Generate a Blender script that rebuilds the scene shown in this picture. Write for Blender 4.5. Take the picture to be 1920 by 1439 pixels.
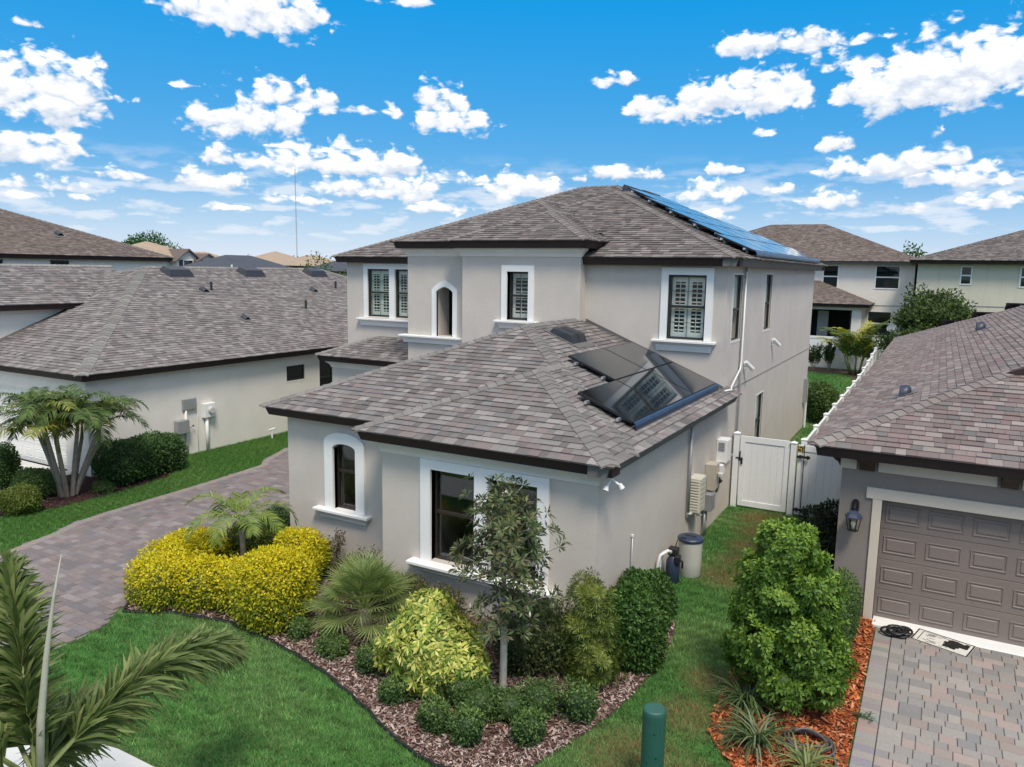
import bpy, bmesh, math, random
import numpy as np
from mathutils import Vector, Matrix

for _o in list(bpy.data.objects):
    bpy.data.objects.remove(_o, do_unlink=True)
SC = bpy.context.scene
COL = SC.collection
R = math.radians

# ------------------------------------------------------------------ camera
CAMZ = 5.7
YAW, PITCH, ROLL, FPX = R(-29.02), R(8.43), R(0.933), 1437.0
cam_d = bpy.data.cameras.new('camera')
cam = bpy.data.objects.new('camera', cam_d)
COL.objects.link(cam)
_w = Vector((math.sin(YAW) * math.cos(PITCH), math.cos(YAW) * math.cos(PITCH), -math.sin(PITCH)))
_r0 = Vector((math.cos(YAW), -math.sin(YAW), 0))
_u0 = _r0.cross(_w)
_r = _r0 * math.cos(ROLL) + _u0 * math.sin(ROLL)
_u = -_r0 * math.sin(ROLL) + _u0 * math.cos(ROLL)
_m = Matrix((( _r.x, _u.x, -_w.x, 0), (_r.y, _u.y, -_w.y, 0), (_r.z, _u.z, -_w.z, CAMZ), (0, 0, 0, 1)))
cam.matrix_world = _m
cam_d.sensor_fit = 'HORIZONTAL'
cam_d.sensor_width = 36.0
cam_d.lens = 36.0 * FPX / 1920.0
cam_d.clip_start = 0.1
cam_d.clip_end = 6000
SC.camera = cam

# ------------------------------------------------------------------ light
SUN_EL, SUN_AZ = R(58), R(137)        # azimuth clockwise from +Y
sd = Vector((math.sin(SUN_AZ) * math.cos(SUN_EL), math.cos(SUN_AZ) * math.cos(SUN_EL), math.sin(SUN_EL)))
sun_d = bpy.data.lights.new('sun', 'SUN')
sun_d.energy = 1.55
sun_d.angle = R(14.0)
sun_d.color = (1.0, 0.90, 0.76)
sun = bpy.data.objects.new('sun', sun_d)
sun.rotation_euler = (-sd).to_track_quat('-Z', 'Y').to_euler()
sun.location = (0, 0, 40)
COL.objects.link(sun)

SC.view_settings.view_transform = 'Standard'
SC.view_settings.look = 'None'
SC.view_settings.gamma = 1.0
SC.view_settings.use_curve_mapping = False
SC.view_settings.exposure = 1.1
SC.render.engine = 'CYCLES'
try:
    SC.cycles.max_bounces = 5
    SC.cycles.diffuse_bounces = 3
    SC.cycles.glossy_bounces = 3
    SC.cycles.transparent_max_bounces = 8
    SC.cycles.use_denoising = True
    SC.cycles.caustics_reflective = False
    SC.cycles.caustics_refractive = False
except Exception:
    pass

# ------------------------------------------------------------------ sky with cumulus
world = bpy.data.worlds.new('World')
SC.world = world
world.use_nodes = True
wn, wl = world.node_tree.nodes, world.node_tree.links
wn.clear()


def wnode(t, **k):
    n = wn.new(t)
    for a, b in k.items():
        setattr(n, a, b)
    return n


def wmath(op, a, b=None, c=None, clamp=False):
    n = wn.new('ShaderNodeMath')
    n.operation = op
    n.use_clamp = clamp
    for i, v in enumerate((a, b, c)):
        if v is None:
            continue
        if isinstance(v, (int, float)):
            n.inputs[i].default_value = v
        else:
            wl.new(v, n.inputs[i])
    return n.outputs[0]


def wvec(op, a, b=None, c=None):
    n = wn.new('ShaderNodeVectorMath')
    n.operation = op
    for i, v in enumerate((a, b, c)):
        if v is None:
            continue
        if isinstance(v, (tuple, list)):
            n.inputs[i].default_value = v
        else:
            wl.new(v, n.inputs[i])
    return n.outputs['Value'] if op == 'LENGTH' else n.outputs[0]


# clouds: azimuth offset from the view heading, elevation, half width, half height (degrees), density
CLOUDS = [(-18.5, 16.72, 5.21, 1.28, 1.00), (-30.3, 11.00, 3.68, 1.57, 1.00), (-31.8, 10.37, 3.14, 1.80, 1.00), (-31.4, 7.12, 3.05, 0.82, 1.00), (-19.1, 10.21, 3.85, 1.27, 0.90), (-16.3, 11.77, 2.13, 1.07, 0.80), (-14.2, 11.24, 1.52, 0.75, 0.75), (-5.3, 12.02, 1.90, 1.04, 0.85), (-4.5, 10.46, 2.87, 0.78, 0.95), (-10.2, 11.02, 2.17, 0.56, 0.70), (-12.2, 7.48, 5.64, 0.86, 1.05), (-19.6, 7.38, 2.44, 0.62, 0.80), (-21.0, 5.97, 2.06, 0.83, 0.75), (-26.6, 5.79, 1.57, 0.47, 0.80), (-30.1, 4.90, 3.61, 0.52, 0.60), (-31.6, 4.25, 3.21, 0.39, 0.50), (-10.2, 5.92, 4.57, 0.81, 0.85), (-8.7, 5.60, 2.68, 0.67, 1.00), (-4.1, 6.66, 2.40, 0.59, 0.70), (15.0, 11.97, 3.84, 1.08, 1.05), (17.7, 12.51, 2.88, 1.12, 1.05), (10.3, 11.42, 2.75, 0.83, 0.95), (29.9, 13.11, 4.08, 1.63, 1.15), (26.5, 12.39, 4.38, 1.48, 1.15), (24.4, 11.77, 2.78, 1.02, 0.90), (17.5, 15.28, 3.85, 0.89, 0.75), (22.6, 14.12, 2.84, 1.25, 0.50), (24.4, 15.18, 1.54, 0.49, 0.50), (6.7, 13.31, 1.57, 0.44, 0.90), (22.0, 8.63, 1.37, 0.44, 0.85), (14.0, 5.85, 2.17, 0.80, 0.90), (14.7, 7.28, 1.22, 0.39, 1.00), (24.7, 7.17, 3.40, 0.67, 0.95), (28.1, 7.61, 1.77, 0.65, 0.90), (29.4, 6.32, 3.12, 0.71, 1.00), (0.9, 6.01, 2.79, 0.75, 1.10), (7.1, 7.09, 1.52, 0.51, 0.80), (4.6, 6.71, 0.62, 0.30, 0.80), (9.0, 6.98, 1.88, 0.51, 0.50), (22.0, 5.03, 1.98, 0.56, 0.85), (30.9, 4.90, 1.68, 0.52, 0.85), (26.5, 4.59, 1.53, 0.41, 0.70), (-5.3, 4.46, 2.13, 0.49, 0.90), (-15.8, 4.80, 2.37, 0.44, 0.75), (-20.0, 4.08, 1.74, 0.36, 0.60), (17.4, 9.60, 0.83, 0.34, 0.80), (18.6, 5.97, 1.11, 0.42, 0.85), (-31.1, 14.08, 0.84, 0.29, 0.70), (27.8, 9.20, 0.42, 0.42, 0.75), (-8.3, 17.88, 2.22, 0.38, 0.70), (-22.4, 11.68, 0.99, 0.26, 0.55), (13.9, 4.21, 2.18, 0.51, 0.60)]
tc = wnode('ShaderNodeTexCoord')
sep = wnode('ShaderNodeSeparateXYZ')
wl.new(tc.outputs['Generated'], sep.inputs[0])
az = wmath('ARCTAN2', sep.outputs[0], sep.outputs[1])
az = wmath('MULTIPLY', wmath('SUBTRACT', az, YAW), 57.29578)
az = wmath('SUBTRACT', wmath('FLOORED_MODULO', wmath('ADD', az, 36.0), 72.0), 36.0)   # the same cloud field goes on all round
el = wmath('MULTIPLY', wmath('ARCSINE', sep.outputs[2]), 57.29578)
cmb = wnode('ShaderNodeCombineXYZ')
wl.new(az, cmb.inputs[0])
wl.new(el, cmb.inputs[1])
P0 = cmb.outputs[0]


# clouds that do not overlap in azimuth share one lookup table (R density, G elevation, B half height)
bands = []
for c in sorted(CLOUDS, key=lambda c: c[0] - 1.6 * c[2]):
    for b_ in bands:
        if len(b_) < 7 and b_[-1][0] + 1.6 * b_[-1][2] + 0.15 < c[0] - 1.6 * c[2]:
            b_.append(c)
            break
    else:
        bands.append([c])
u = wmath('DIVIDE', wmath('ADD', az, 36.0), 72.0)
nz = wnode('ShaderNodeTexNoise')
nz.noise_dimensions = '2D'
wl.new(wvec('MULTIPLY', P0, (0.36, 0.62, 0)), nz.inputs['Vector'])
nz.inputs['Scale'].default_value = 1.0
nz.inputs['Detail'].default_value = 6.0
nz.inputs['Roughness'].default_value = 0.58
nz.inputs['Distortion'].default_value = 0.3
nz2 = wnode('ShaderNodeTexNoise')
nz2.noise_dimensions = '2D'
wl.new(wvec('MULTIPLY', wvec('ADD', P0, (0.12, 0.35, 0)), (0.36, 0.62, 0)), nz2.inputs['Vector'])
nz2.inputs['Scale'].default_value = 1.0
nz2.inputs['Detail'].default_value = 3.0
nz2.inputs['Roughness'].default_value = 0.5
best = None
hgt = None
for b_ in bands:
    rp_ = wnode('ShaderNodeValToRGB')
    els = rp_.color_ramp.elements
    stops = []
    for (a, e, wd, hg, dn) in b_:
        wd = wd * 1.22
        G_, B_ = (e - 0.45 * hg) / 20.0, 1.85 * hg / 3.0
        for (k, amp) in ((-1.35, -0.9), (-0.62, 0.85), (0.62, 0.85), (1.35, -0.9)):
            stops.append((min(1, max(0, (a + k * wd + 36) / 72)), (((amp * dn if amp > 0 else amp) + 1) / 2.2, G_, B_, 1)))
    stops.sort(key=lambda s_: s_[0])
    els[0].position, els[0].color = stops[0]
    els[1].position, els[1].color = stops[-1]
    for s_ in stops[1:-1]:
        x_ = els.new(s_[0])
        x_.color = s_[1]
    wl.new(u, rp_.inputs[0])
    sp = wnode('ShaderNodeSeparateColor')
    wl.new(rp_.outputs[0], sp.inputs[0])
    rel = wmath('DIVIDE', wmath('MULTIPLY_ADD', sp.outputs[1], -20.0, el), wmath('MULTIPLY', sp.outputs[2], 3.0))
    d_ = wmath('SUBTRACT', wmath('MULTIPLY_ADD', sp.outputs[0], 2.2, -1.0), wmath('MAXIMUM', rel, wmath('MULTIPLY', rel, -1.7)))
    if best is None:
        best, hgt = d_, rel
    else:
        gt = wmath('GREATER_THAN', d_, best)
        hgt = wmath('MULTIPLY_ADD', gt, wmath('SUBTRACT', rel, hgt), hgt)
        best = wmath('MAXIMUM', best, d_)


def wsmooth(x, a, b):
    m = wnode('ShaderNodeMapRange')
    m.interpolation_type = 'SMOOTHSTEP'
    m.clamp = True
    wl.new(x, m.inputs[0])
    m.inputs[1].default_value = a
    m.inputs[2].default_value = b
    return m.outputs[0]


vor = wnode('ShaderNodeTexVoronoi')
vor.voronoi_dimensions = '2D'
vor.feature = 'SMOOTH_F1'
wl.new(wvec('ADD', wvec('MULTIPLY', P0, (0.75, 1.15, 0)), wvec('MULTIPLY', nz.outputs['Color'], (1.3, 1.3, 0))), vor.inputs['Vector'])
vor.inputs['Scale'].default_value = 1.0
vor.inputs['Detail'].default_value = 2.0
vor.inputs['Roughness'].default_value = 0.5
vor.inputs['Smoothness'].default_value = 0.35
n0 = nz.outputs['Fac']
puff = wmath('SUBTRACT', 0.62, vor.outputs['Distance'])
f0 = wmath('MULTIPLY_ADD', puff, 0.75, wmath('ADD', best, wmath('MULTIPLY', wmath('SUBTRACT', n0, 0.5), 1.75)))
mask = wsmooth(f0, -0.08, 0.46)
lit = wmath('MULTIPLY_ADD', wmath('SUBTRACT', n0, nz2.outputs['Fac']), 1.3, wmath('MULTIPLY', hgt, 0.75))
lit = wmath('MULTIPLY_ADD', puff, 0.55, lit)
lit = wsmooth(lit, -0.50, 0.55)
# the cumulus field goes on overhead, above what the picture shows
ovp = wnode('ShaderNodeCombineXYZ')
zc_ = wmath('MAXIMUM', sep.outputs[2], 0.12)
wl.new(wmath('DIVIDE', sep.outputs[0], zc_), ovp.inputs[0])
wl.new(wmath('DIVIDE', sep.outputs[1], zc_), ovp.inputs[1])
nov = wnode('ShaderNodeTexNoise')
nov.noise_dimensions = '2D'
wl.new(ovp.outputs[0], nov.inputs['Vector'])
nov.inputs['Scale'].default_value = 1.5
nov.inputs['Detail'].default_value = 4.0
nov.inputs['Roughness'].default_value = 0.55
over = wmath('MULTIPLY', wsmooth(nov.outputs['Fac'], 0.42, 0.54), wsmooth(el, 18.5, 24.0))
mask = wmath('MAXIMUM', mask, over)
# thin veil towards the horizon
nv = wnode('ShaderNodeTexNoise')
nv.noise_dimensions = '2D'
wl.new(wvec('MULTIPLY', P0, (0.26, 1.05, 0)), nv.inputs['Vector'])
nv.inputs['Scale'].default_value = 1.0
nv.inputs['Detail'].default_value = 5.0
nv.inputs['Roughness'].default_value = 0.55
band = wmath('MULTIPLY', wsmooth(el, 0.3, 2.5), wmath('SUBTRACT', 1.0, wsmooth(el, 5.0, 8.5)))
veil = wmath('MULTIPLY', wmath('MULTIPLY', wsmooth(nv.outputs['Fac'], 0.42, 0.68), band), 0.80)
veil = wmath('MAXIMUM', veil, wmath('MULTIPLY', wmath('SUBTRACT', 1.0, wsmooth(el, -1.0, 8.0)), 0.55))
sky = wnode('ShaderNodeTexSky')
sky.sky_type = 'NISHITA'
sky.sun_disc = False
sky.sun_elevation = SUN_EL
sky.sun_rotation = SUN_AZ
sky.altitude = 0
sky.air_density = 0.7
sky.dust_density = 0.0
sky.ozone_density = 4.0
# deep saturated blue aloft, paler blue at the horizon, as this air shows it
spc = wnode('ShaderNodeSeparateColor')
wl.new(sky.outputs[0], spc.inputs[0])
hs = wnode('ShaderNodeCombineColor')
wl.new(wmath('MAXIMUM', wmath('MULTIPLY_ADD', spc.outputs[0], 0.40, -0.38), 0.04), hs.inputs[0])
wl.new(wmath('MULTIPLY_ADD', spc.outputs[1], 0.24, 1.10), hs.inputs[1])
wl.new(wmath('MULTIPLY_ADD', spc.outputs[2], 0.05, 3.55), hs.inputs[2])
ccol = wnode('ShaderNodeMix')
ccol.data_type = 'RGBA'
ccol.inputs[6].default_value = (3.3, 3.6, 4.1, 1)
ccol.inputs[7].default_value = (6.3, 6.15, 5.95, 1)
wl.new(lit, ccol.inputs[0])
mx0 = wnode('ShaderNodeMix')
mx0.data_type = 'RGBA'
wl.new(veil, mx0.inputs[0])
wl.new(hs.outputs[0], mx0.inputs[6])
mx0.inputs[7].default_value = (3.9, 4.2, 4.6, 1)
mx1 = wnode('ShaderNodeMix')
mx1.data_type = 'RGBA'
wl.new(wmath('MULTIPLY', mask, 0.96), mx1.inputs[0])
wl.new(mx0.outputs[2], mx1.inputs[6])
wl.new(ccol.outputs[2], mx1.inputs[7])
bg = wnode('ShaderNodeBackground')
bg.inputs['Strength'].default_value = 0.10
wl.new(mx1.outputs[2], bg.inputs['Color'])
wo = wnode('ShaderNodeOutputWorld')
wl.new(bg.outputs[0], wo.inputs['Surface'])
try:
    world.cycles.sampling_method = 'MANUAL'
    world.cycles.sample_map_resolution = 512
except Exception:
    pass

# ------------------------------------------------------------------ materials
MATS = {}


def nt(name):
    m = bpy.data.materials.new(name)
    m.use_nodes = True
    t = m.node_tree
    b = t.nodes['Principled BSDF']
    return m, t, b


def mix_rgb(t, fac, a, b, mode='MIX'):
    n = t.nodes.new('ShaderNodeMix')
    n.data_type = 'RGBA'
    n.blend_type = mode
    for i, v in ((0, fac), (6, a), (7, b)):
        if isinstance(v, (int, float)):
            n.inputs[i].default_value = v
        elif isinstance(v, tuple):
            n.inputs[i].default_value = v if len(v) == 4 else v + (1,)
        else:
            t.links.new(v, n.inputs[i])
    return n.outputs[2]


def noise(t, scale, detail=4.0, rough=0.55, coord='Object', stretch=None, dist=0.0):
    tcn = t.nodes.new('ShaderNodeTexCoord')
    src = tcn.outputs['Object' if coord == 'World' else coord]
    if coord == 'World':
        src = t.nodes.new('ShaderNodeNewGeometry').outputs['Position']
    if stretch:
        mp = t.nodes.new('ShaderNodeVectorMath')
        mp.operation = 'MULTIPLY'
        t.links.new(src, mp.inputs[0])
        mp.inputs[1].default_value = stretch
        src = mp.outputs[0]
    n = t.nodes.new('ShaderNodeTexNoise')
    n.inputs['Scale'].default_value = scale
    n.inputs['Detail'].default_value = detail
    n.inputs['Roughness'].default_value = rough
    n.inputs['Distortion'].default_value = dist
    t.links.new(src, n.inputs['Vector'])
    return n.outputs['Fac']


def ramp(t, fac, stops):
    n = t.nodes.new('ShaderNodeValToRGB')
    e = n.color_ramp.elements
    while len(e) > 1:
        e.remove(e[-1])
    e[0].position = stops[0][0]
    e[0].color = stops[0][1] + (1,)
    for p, c in stops[1:]:
        x = e.new(p)
        x.color = c + (1,)
    t.links.new(fac, n.inputs[0])
    return n.outputs[0]


def bump(t, b, h, strength=0.3, dist=0.01):
    n = t.nodes.new('ShaderNodeBump')
    n.inputs['Strength'].default_value = strength
    n.inputs['Distance'].default_value = dist
    t.links.new(h, n.inputs['Height'])
    t.links.new(n.outputs[0], b.inputs['Normal'])


def m_surface(name, c, rough=0.6, var=0.10, vscale=2.0, fine=60.0, bstr=0.25, bdist=0.004, metallic=0.0, spec=0.5, streak=0.0):
    """painted or cast surface: base colour, blotchy variation, fine relief"""
    m, t, b = nt(name)
    n1 = noise(t, vscale, 5)
    n2 = noise(t, fine, 3)
    c1 = tuple(x * (1 - var) for x in c)
    c2 = tuple(min(1, x * (1 + var)) for x in c)
    col = ramp(t, n1, [(0.28, c1), (0.72, c2)])
    col = mix_rgb(t, 0.12, col, ramp(t, n2, [(0.3, tuple(x * 0.6 for x in c)), (0.7, tuple(min(1, x * 1.3) for x in c))]))
    if streak:
        ns = noise(t, 1.0, 4, stretch=(3.0, 3.0, 0.35))
        col = mix_rgb(t, ramp(t, ns, [(0.52, (0, 0, 0)), (0.75, (streak,) * 3)]), col, tuple(x * 0.72 for x in (c[0], c[1] * .98, c[2] * .9)))
    t.links.new(col, b.inputs['Base Color'])
    b.inputs['Roughness'].default_value = rough
    b.inputs['Metallic'].default_value = metallic
    b.inputs['Specular IOR Level'].default_value = spec
    if bstr:
        bump(t, b, n2, bstr, bdist)
    MATS[name] = m
    return m


def m_attr(name, rough=0.85, spec=0.3, trans=0.0, bstr=0.0, bscale=80, obj=False, grain=0.0, gscale=120.0, hue=0.0):
    """colour from the 'col' attribute (joined pieces) or from the object's own colour (single pieces)"""
    m, t, b = nt(name)
    if obj:
        a = t.nodes.new('ShaderNodeObjectInfo').outputs['Color']
    else:
        an = t.nodes.new('ShaderNodeAttribute')
        an.attribute_name = 'col'
        a = an.outputs['Color']
    if grain:
        n = noise(t, gscale, 3, 0.7, coord='World')
        g = ramp(t, n, [(0.25, (1 - grain,) * 3), (0.75, (1 + grain,) * 3)])
        a = mix_rgb(t, 1.0, a, g, 'MULTIPLY')
        if bstr:
            bump(t, b, n, bstr, 0.004)
    t.links.new(a, b.inputs['Base Color'])
    b.inputs['Roughness'].default_value = rough
    b.inputs['Specular IOR Level'].default_value = spec
    if trans:
        tr = t.nodes.new('ShaderNodeBsdfTranslucent')
        sat = t.nodes.new('ShaderNodeHueSaturation')
        sat.inputs['Saturation'].default_value = 1.1
        sat.inputs['Value'].default_value = 1.3
        t.links.new(a, sat.inputs['Color'])
        t.links.new(sat.outputs[0], tr.inputs['Color'])
        mx = t.nodes.new('ShaderNodeMixShader')
        mx.inputs[0].default_value = trans
        t.links.new(b.outputs[0], mx.inputs[1])
        t.links.new(tr.outputs[0], mx.inputs[2])
        t.links.new(mx.outputs[0], t.nodes['Material Output'].inputs['Surface'])
    MATS[name] = m
    return m


def m_glass(name, tint=(0.55, 0.68, 0.66), rough=0.01, opaque=0.0, dark=(0.01, 0.016, 0.018)):
    """window pane: clear tinted glass with a mirror-like coat"""
    m, t, b = nt(name)
    b.inputs['Base Color'].default_value = dark + (1,)
    b.inputs['Roughness'].default_value = rough
    tr = t.nodes.new('ShaderNodeBsdfTransparent')
    tr.inputs['Color'].default_value = tint + (1,)
    gl = t.nodes.new('ShaderNodeBsdfGlossy')
    gl.inputs['Roughness'].default_value = rough
    gl.inputs['Color'].default_value = (0.92, 0.97, 1.0, 1)
    lw = t.nodes.new('ShaderNodeFresnel')
    lw.inputs['IOR'].default_value = 1.62
    mx = t.nodes.new('ShaderNodeMixShader')
    ge = t.nodes.new('ShaderNodeNewGeometry')
    mm = t.nodes.new('ShaderNodeMath')
    mm.operation = 'MULTIPLY_ADD'
    t.links.new(ge.outputs['Backfacing'], mm.inputs[0])
    mm.inputs[1].default_value = -1.0
    mm.inputs[2].default_value = 1.0
    m3 = t.nodes.new('ShaderNodeMath')
    m3.operation = 'MULTIPLY'
    t.links.new(mm.outputs[0], m3.inputs[0])
    t.links.new(lw.outputs[0], m3.inputs[1])
    t.links.new(m3.outputs[0], mx.inputs[0])
    t.links.new(tr.outputs[0], mx.inputs[1])
    t.links.new(gl.outputs[0], mx.inputs[2])
    if opaque:
        m2 = t.nodes.new('ShaderNodeMixShader')
        m2.inputs[0].default_value = opaque
        t.links.new(mx.outputs[0], m2.inputs[1])
        t.links.new(b.outputs[0], m2.inputs[2])
        mx = m2
    t.links.new(mx.outputs[0], t.nodes['Material Output'].inputs['Surface'])
    MATS[name] = m
    return m


def m_solar(name, base):
    m, t, b = nt(name)
    n = noise(t, 1.2, 3)
    col = ramp(t, n, [(0.3, tuple(x * 0.8 for x in base)), (0.7, tuple(x * 1.25 for x in base))])
    t.links.new(col, b.inputs['Base Color'])
    b.inputs['Roughness'].default_value = 0.09
    b.inputs['IOR'].default_value = 1.5
    b.inputs['Coat Weight'].default_value = 0.6
    b.inputs['Coat Roughness'].default_value = 0.03
    MATS[name] = m


m_surface('stucco', (0.585, 0.535, 0.485), 0.92, 0.06, 1.6, 70, 0.9, 0.010, streak=0.06)
m_surface('stucco_white', (0.76, 0.725, 0.665), 0.92, 0.05, 1.6, 70, 0.8, 0.010, streak=0.06)
m_surface('stucco_taupe', (0.235, 0.205, 0.185), 0.92, 0.06, 0.7, 55, 0.6, 0.008)
m_surface('stucco_cream', (0.62, 0.58, 0.48), 0.92, 0.05, 0.5, 40, 0.5, 0.008, streak=0.45)
m_surface('trim_white', (0.82, 0.82, 0.81), 0.7, 0.03, 1.5, 70, 0.25, 0.003)
m_surface('cornice', (0.72, 0.70, 0.66), 0.8, 0.05, 1.5, 70, 0.25, 0.003, streak=0.3)
m_surface('trim_cream', (0.60, 0.53, 0.44), 0.8, 0.03, 1.5, 70, 0.25, 0.003)
m_surface('fascia_brown', (0.030, 0.016, 0.014), 0.7, 0.18, 1.3, 30, 0.15, 0.002)
m_surface('grey_and_lit_brown', (0.13, 0.125, 0.12), 0.6, 0.15, 1.3, 30, 0.15, 0.002)  # grey metalwork and trim, also the brown fascia with side light painted in
m_surface('roof_deck', (0.10, 0.09, 0.085), 0.95, 0.15, 3, 90, 0.3, 0.004)
m_surface('sash_dark', (0.018, 0.024, 0.024), 0.4, 0.1, 3, 30, 0.0)
m_surface('sash_brown', (0.03, 0.022, 0.018), 0.4, 0.1, 3, 30, 0.0)
m_surface('shutter_paint', (0.62, 0.66, 0.62), 0.5, 0.04, 3, 40, 0.0)
m_surface('dark_room', (0.012, 0.013, 0.014), 0.9, 0.2, 1, 10, 0.0)
m_surface('room_floor', (0.05, 0.05, 0.05), 0.9, 0.2, 1, 10, 0.0)
m_surface('blind', (0.62, 0.68, 0.64), 0.7, 0.06, 2, 40, 0.0)
m_surface('vinyl_white', (0.84, 0.85, 0.86), 0.35, 0.02, 1.0, 20, 0.05, 0.001)
m_surface('black_metal', (0.015, 0.015, 0.017), 0.45, 0.1, 4, 60, 0.1, 0.001)
m_surface('vent_black', (0.022, 0.024, 0.032), 0.5, 0.2, 6, 60, 0.2, 0.002)
m_surface('vent_blue', (0.020, 0.026, 0.055), 0.45, 0.2, 6, 60, 0.2, 0.002)
m_surface('grey_metal', (0.33, 0.34, 0.35), 0.45, 0.08, 4, 60, 0.1, 0.001, metallic=0.3)
m_surface('galv', (0.42, 0.43, 0.44), 0.5, 0.1, 6, 60, 0.1, 0.001, metallic=0.5)
m_surface('alu', (0.75, 0.76, 0.77), 0.35, 0.05, 6, 60, 0.1, 0.001, metallic=0.8)
m_surface('beige_plastic', (0.60, 0.57, 0.47), 0.5, 0.05, 4, 60, 0.1, 0.001)
m_surface('tan_plastic', (0.48, 0.43, 0.35), 0.5, 0.05, 4, 60, 0.1, 0.001)
m_surface('white_plastic', (0.78, 0.79, 0.78), 0.45, 0.04, 4, 60, 0.1, 0.001)
m_surface('tank_grey', (0.50, 0.49, 0.45), 0.5, 0.05, 3, 60, 0.1, 0.001)
m_surface('tank_lid', (0.030, 0.045, 0.085), 0.4, 0.1, 3, 60, 0.1, 0.001)
m_surface('pedestal_green', (0.018, 0.088, 0.066), 0.5, 0.12, 5, 40, 0.15, 0.002, streak=0.4)
m_surface('concrete', (0.55, 0.55, 0.53), 0.9, 0.07, 1.5, 45, 0.3, 0.003)
m_surface('concrete_white', (0.78, 0.78, 0.77), 0.8, 0.05, 3, 45, 0.2, 0.003)
m_surface('door_taupe', (0.215, 0.175, 0.155), 0.55, 0.05, 1.5, 50, 0.1, 0.002)
m_surface('door_white', (0.76, 0.75, 0.72), 0.5, 0.03, 1.5, 50, 0.1, 0.002)
m_surface('bracket_brown', (0.035, 0.022, 0.014), 0.6, 0.2, 4, 40, 0.2, 0.002)
m_surface('gable_siding', (0.10, 0.075, 0.07), 0.8, 0.08, 2, 40, 0.2, 0.002)
m_surface('trunk_grey', (0.30, 0.28, 0.25), 0.9, 0.25, 9, 60, 0.6, 0.01)
m_surface('trunk_palm', (0.27, 0.235, 0.19), 0.9, 0.25, 7, 50, 0.6, 0.01)
m_surface('trunk_pale', (0.36, 0.35, 0.32), 0.9, 0.25, 10, 60, 0.5, 0.008)
m_surface('rachis', (0.16, 0.20, 0.06), 0.5, 0.15, 4, 40, 0.1, 0.002)
m_surface('spear', (0.40, 0.40, 0.31), 0.6, 0.12, 6, 60, 0.2, 0.002)
m_surface('petal', (0.80, 0.77, 0.64), 0.5, 0.05, 4, 40, 0.0)
m_surface('hose', (0.10, 0.09, 0.085), 0.5, 0.2, 8, 40, 0.1, 0.002)
m_surface('hose_black', (0.012, 0.012, 0.014), 0.4, 0.2, 8, 40, 0.1, 0.002)
m_surface('panel_frame', (0.012, 0.013, 0.016), 0.35, 0.1, 4, 40, 0.0)
m_surface('skirt_blue', (0.020, 0.042, 0.085), 0.32, 0.15, 3, 30, 0.05, 0.002)
m_surface('edging', (0.010, 0.010, 0.011), 0.55, 0.2, 5, 40, 0.1, 0.002)
m_surface('paver_sand', (0.20, 0.18, 0.165), 0.95, 0.2, 4, 60, 0.4, 0.004)
m_surface('screed', (0.30, 0.295, 0.285), 0.8, 0.05, 3, 40, 0.0)
m_surface('far_wall_tan', (0.42, 0.35, 0.27), 0.9, 0.05, 1, 20, 0.0)
m_surface('far_wall_white', (0.62, 0.60, 0.56), 0.9, 0.05, 1, 20, 0.0)
m_surface('roof_tan', (0.34, 0.255, 0.185), 0.95, 0.10, 0.8, 3, 0.3, 0.05)
m_surface('roof_bluegrey', (0.052, 0.060, 0.078), 0.9, 0.15, 0.9, 3, 0.3, 0.05)
m_surface('roof_brown', (0.13, 0.10, 0.088), 0.95, 0.12, 0.9, 3, 0.3, 0.05)
m_surface('lamp_glass', (0.55, 0.54, 0.50), 0.2, 0.05, 3, 30, 0.0)
m_surface('mat_weave', (0.62, 0.60, 0.55), 0.95, 0.15, 25, 90, 0.4, 0.003)
m_surface('sign_black', (0.015, 0.015, 0.012), 0.5, 0.1, 3, 30, 0.0)
m_surface('sign_yellow', (0.60, 0.46, 0.08), 0.5, 0.1, 3, 30, 0.0)
m_surface('mast_steel', (0.30, 0.30, 0.31), 0.6, 0.1, 3, 30, 0.0)
m_attr('shingle_joined', 0.95, 0.2, grain=0.22, gscale=85, bstr=0.35)
m_attr('shingle_single', 0.95, 0.2, obj=True, grain=0.22, gscale=85, bstr=0.35)
m_attr('paver_joined', 0.9, 0.25, grain=0.16, gscale=45, bstr=0.3)
m_attr('paver_single', 0.9, 0.25, obj=True, grain=0.16, gscale=45, bstr=0.3)
m_attr('leaf', 0.55, 0.35, trans=0.25)
m_attr('leaf_gloss', 0.5, 0.25, trans=0.2)
m_attr('grass', 0.7, 0.25, trans=0.3)
m_attr('chips', 0.95, 0.15)
m_glass('glass', (0.975, 0.985, 0.975))
m_glass('glass_dark', (0.25, 0.32, 0.34), opaque=0.35)
m_solar('solar_glass', (0.007, 0.008, 0.011))


def m_ground():
    m, t, b = nt('lawn_soil')
    n1 = noise(t, 0.35, 6, coord='World')
    n2 = noise(t, 22, 5, 0.7, coord='World')
    c = ramp(t, n2, [(0.30, (0.034, 0.085, 0.016)), (0.5, (0.070, 0.165, 0.030)), (0.72, (0.13, 0.21, 0.055))])
    c = mix_rgb(t, ramp(t, n1, [(0.45, (0, 0, 0)), (0.7, (0.5, 0.5, 0.5))]), c, (0.10, 0.125, 0.045))
    t.links.new(c, b.inputs['Base Color'])
    b.inputs['Roughness'].default_value = 0.95
    bump(t, b, n2, 0.7, 0.03)
    MATS['lawn_soil'] = m


def m_mulch(name, stops):
    m, t, b = nt(name)
    n2 = noise(t, 38, 5, 0.75, coord='World', stretch=(1, 1.7, 1))
    c = ramp(t, n2, stops)
    t.links.new(c, b.inputs['Base Color'])
    b.inputs['Roughness'].default_value = 0.95
    bump(t, b, n2, 1.0, 0.03)
    MATS[name] = m


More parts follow.
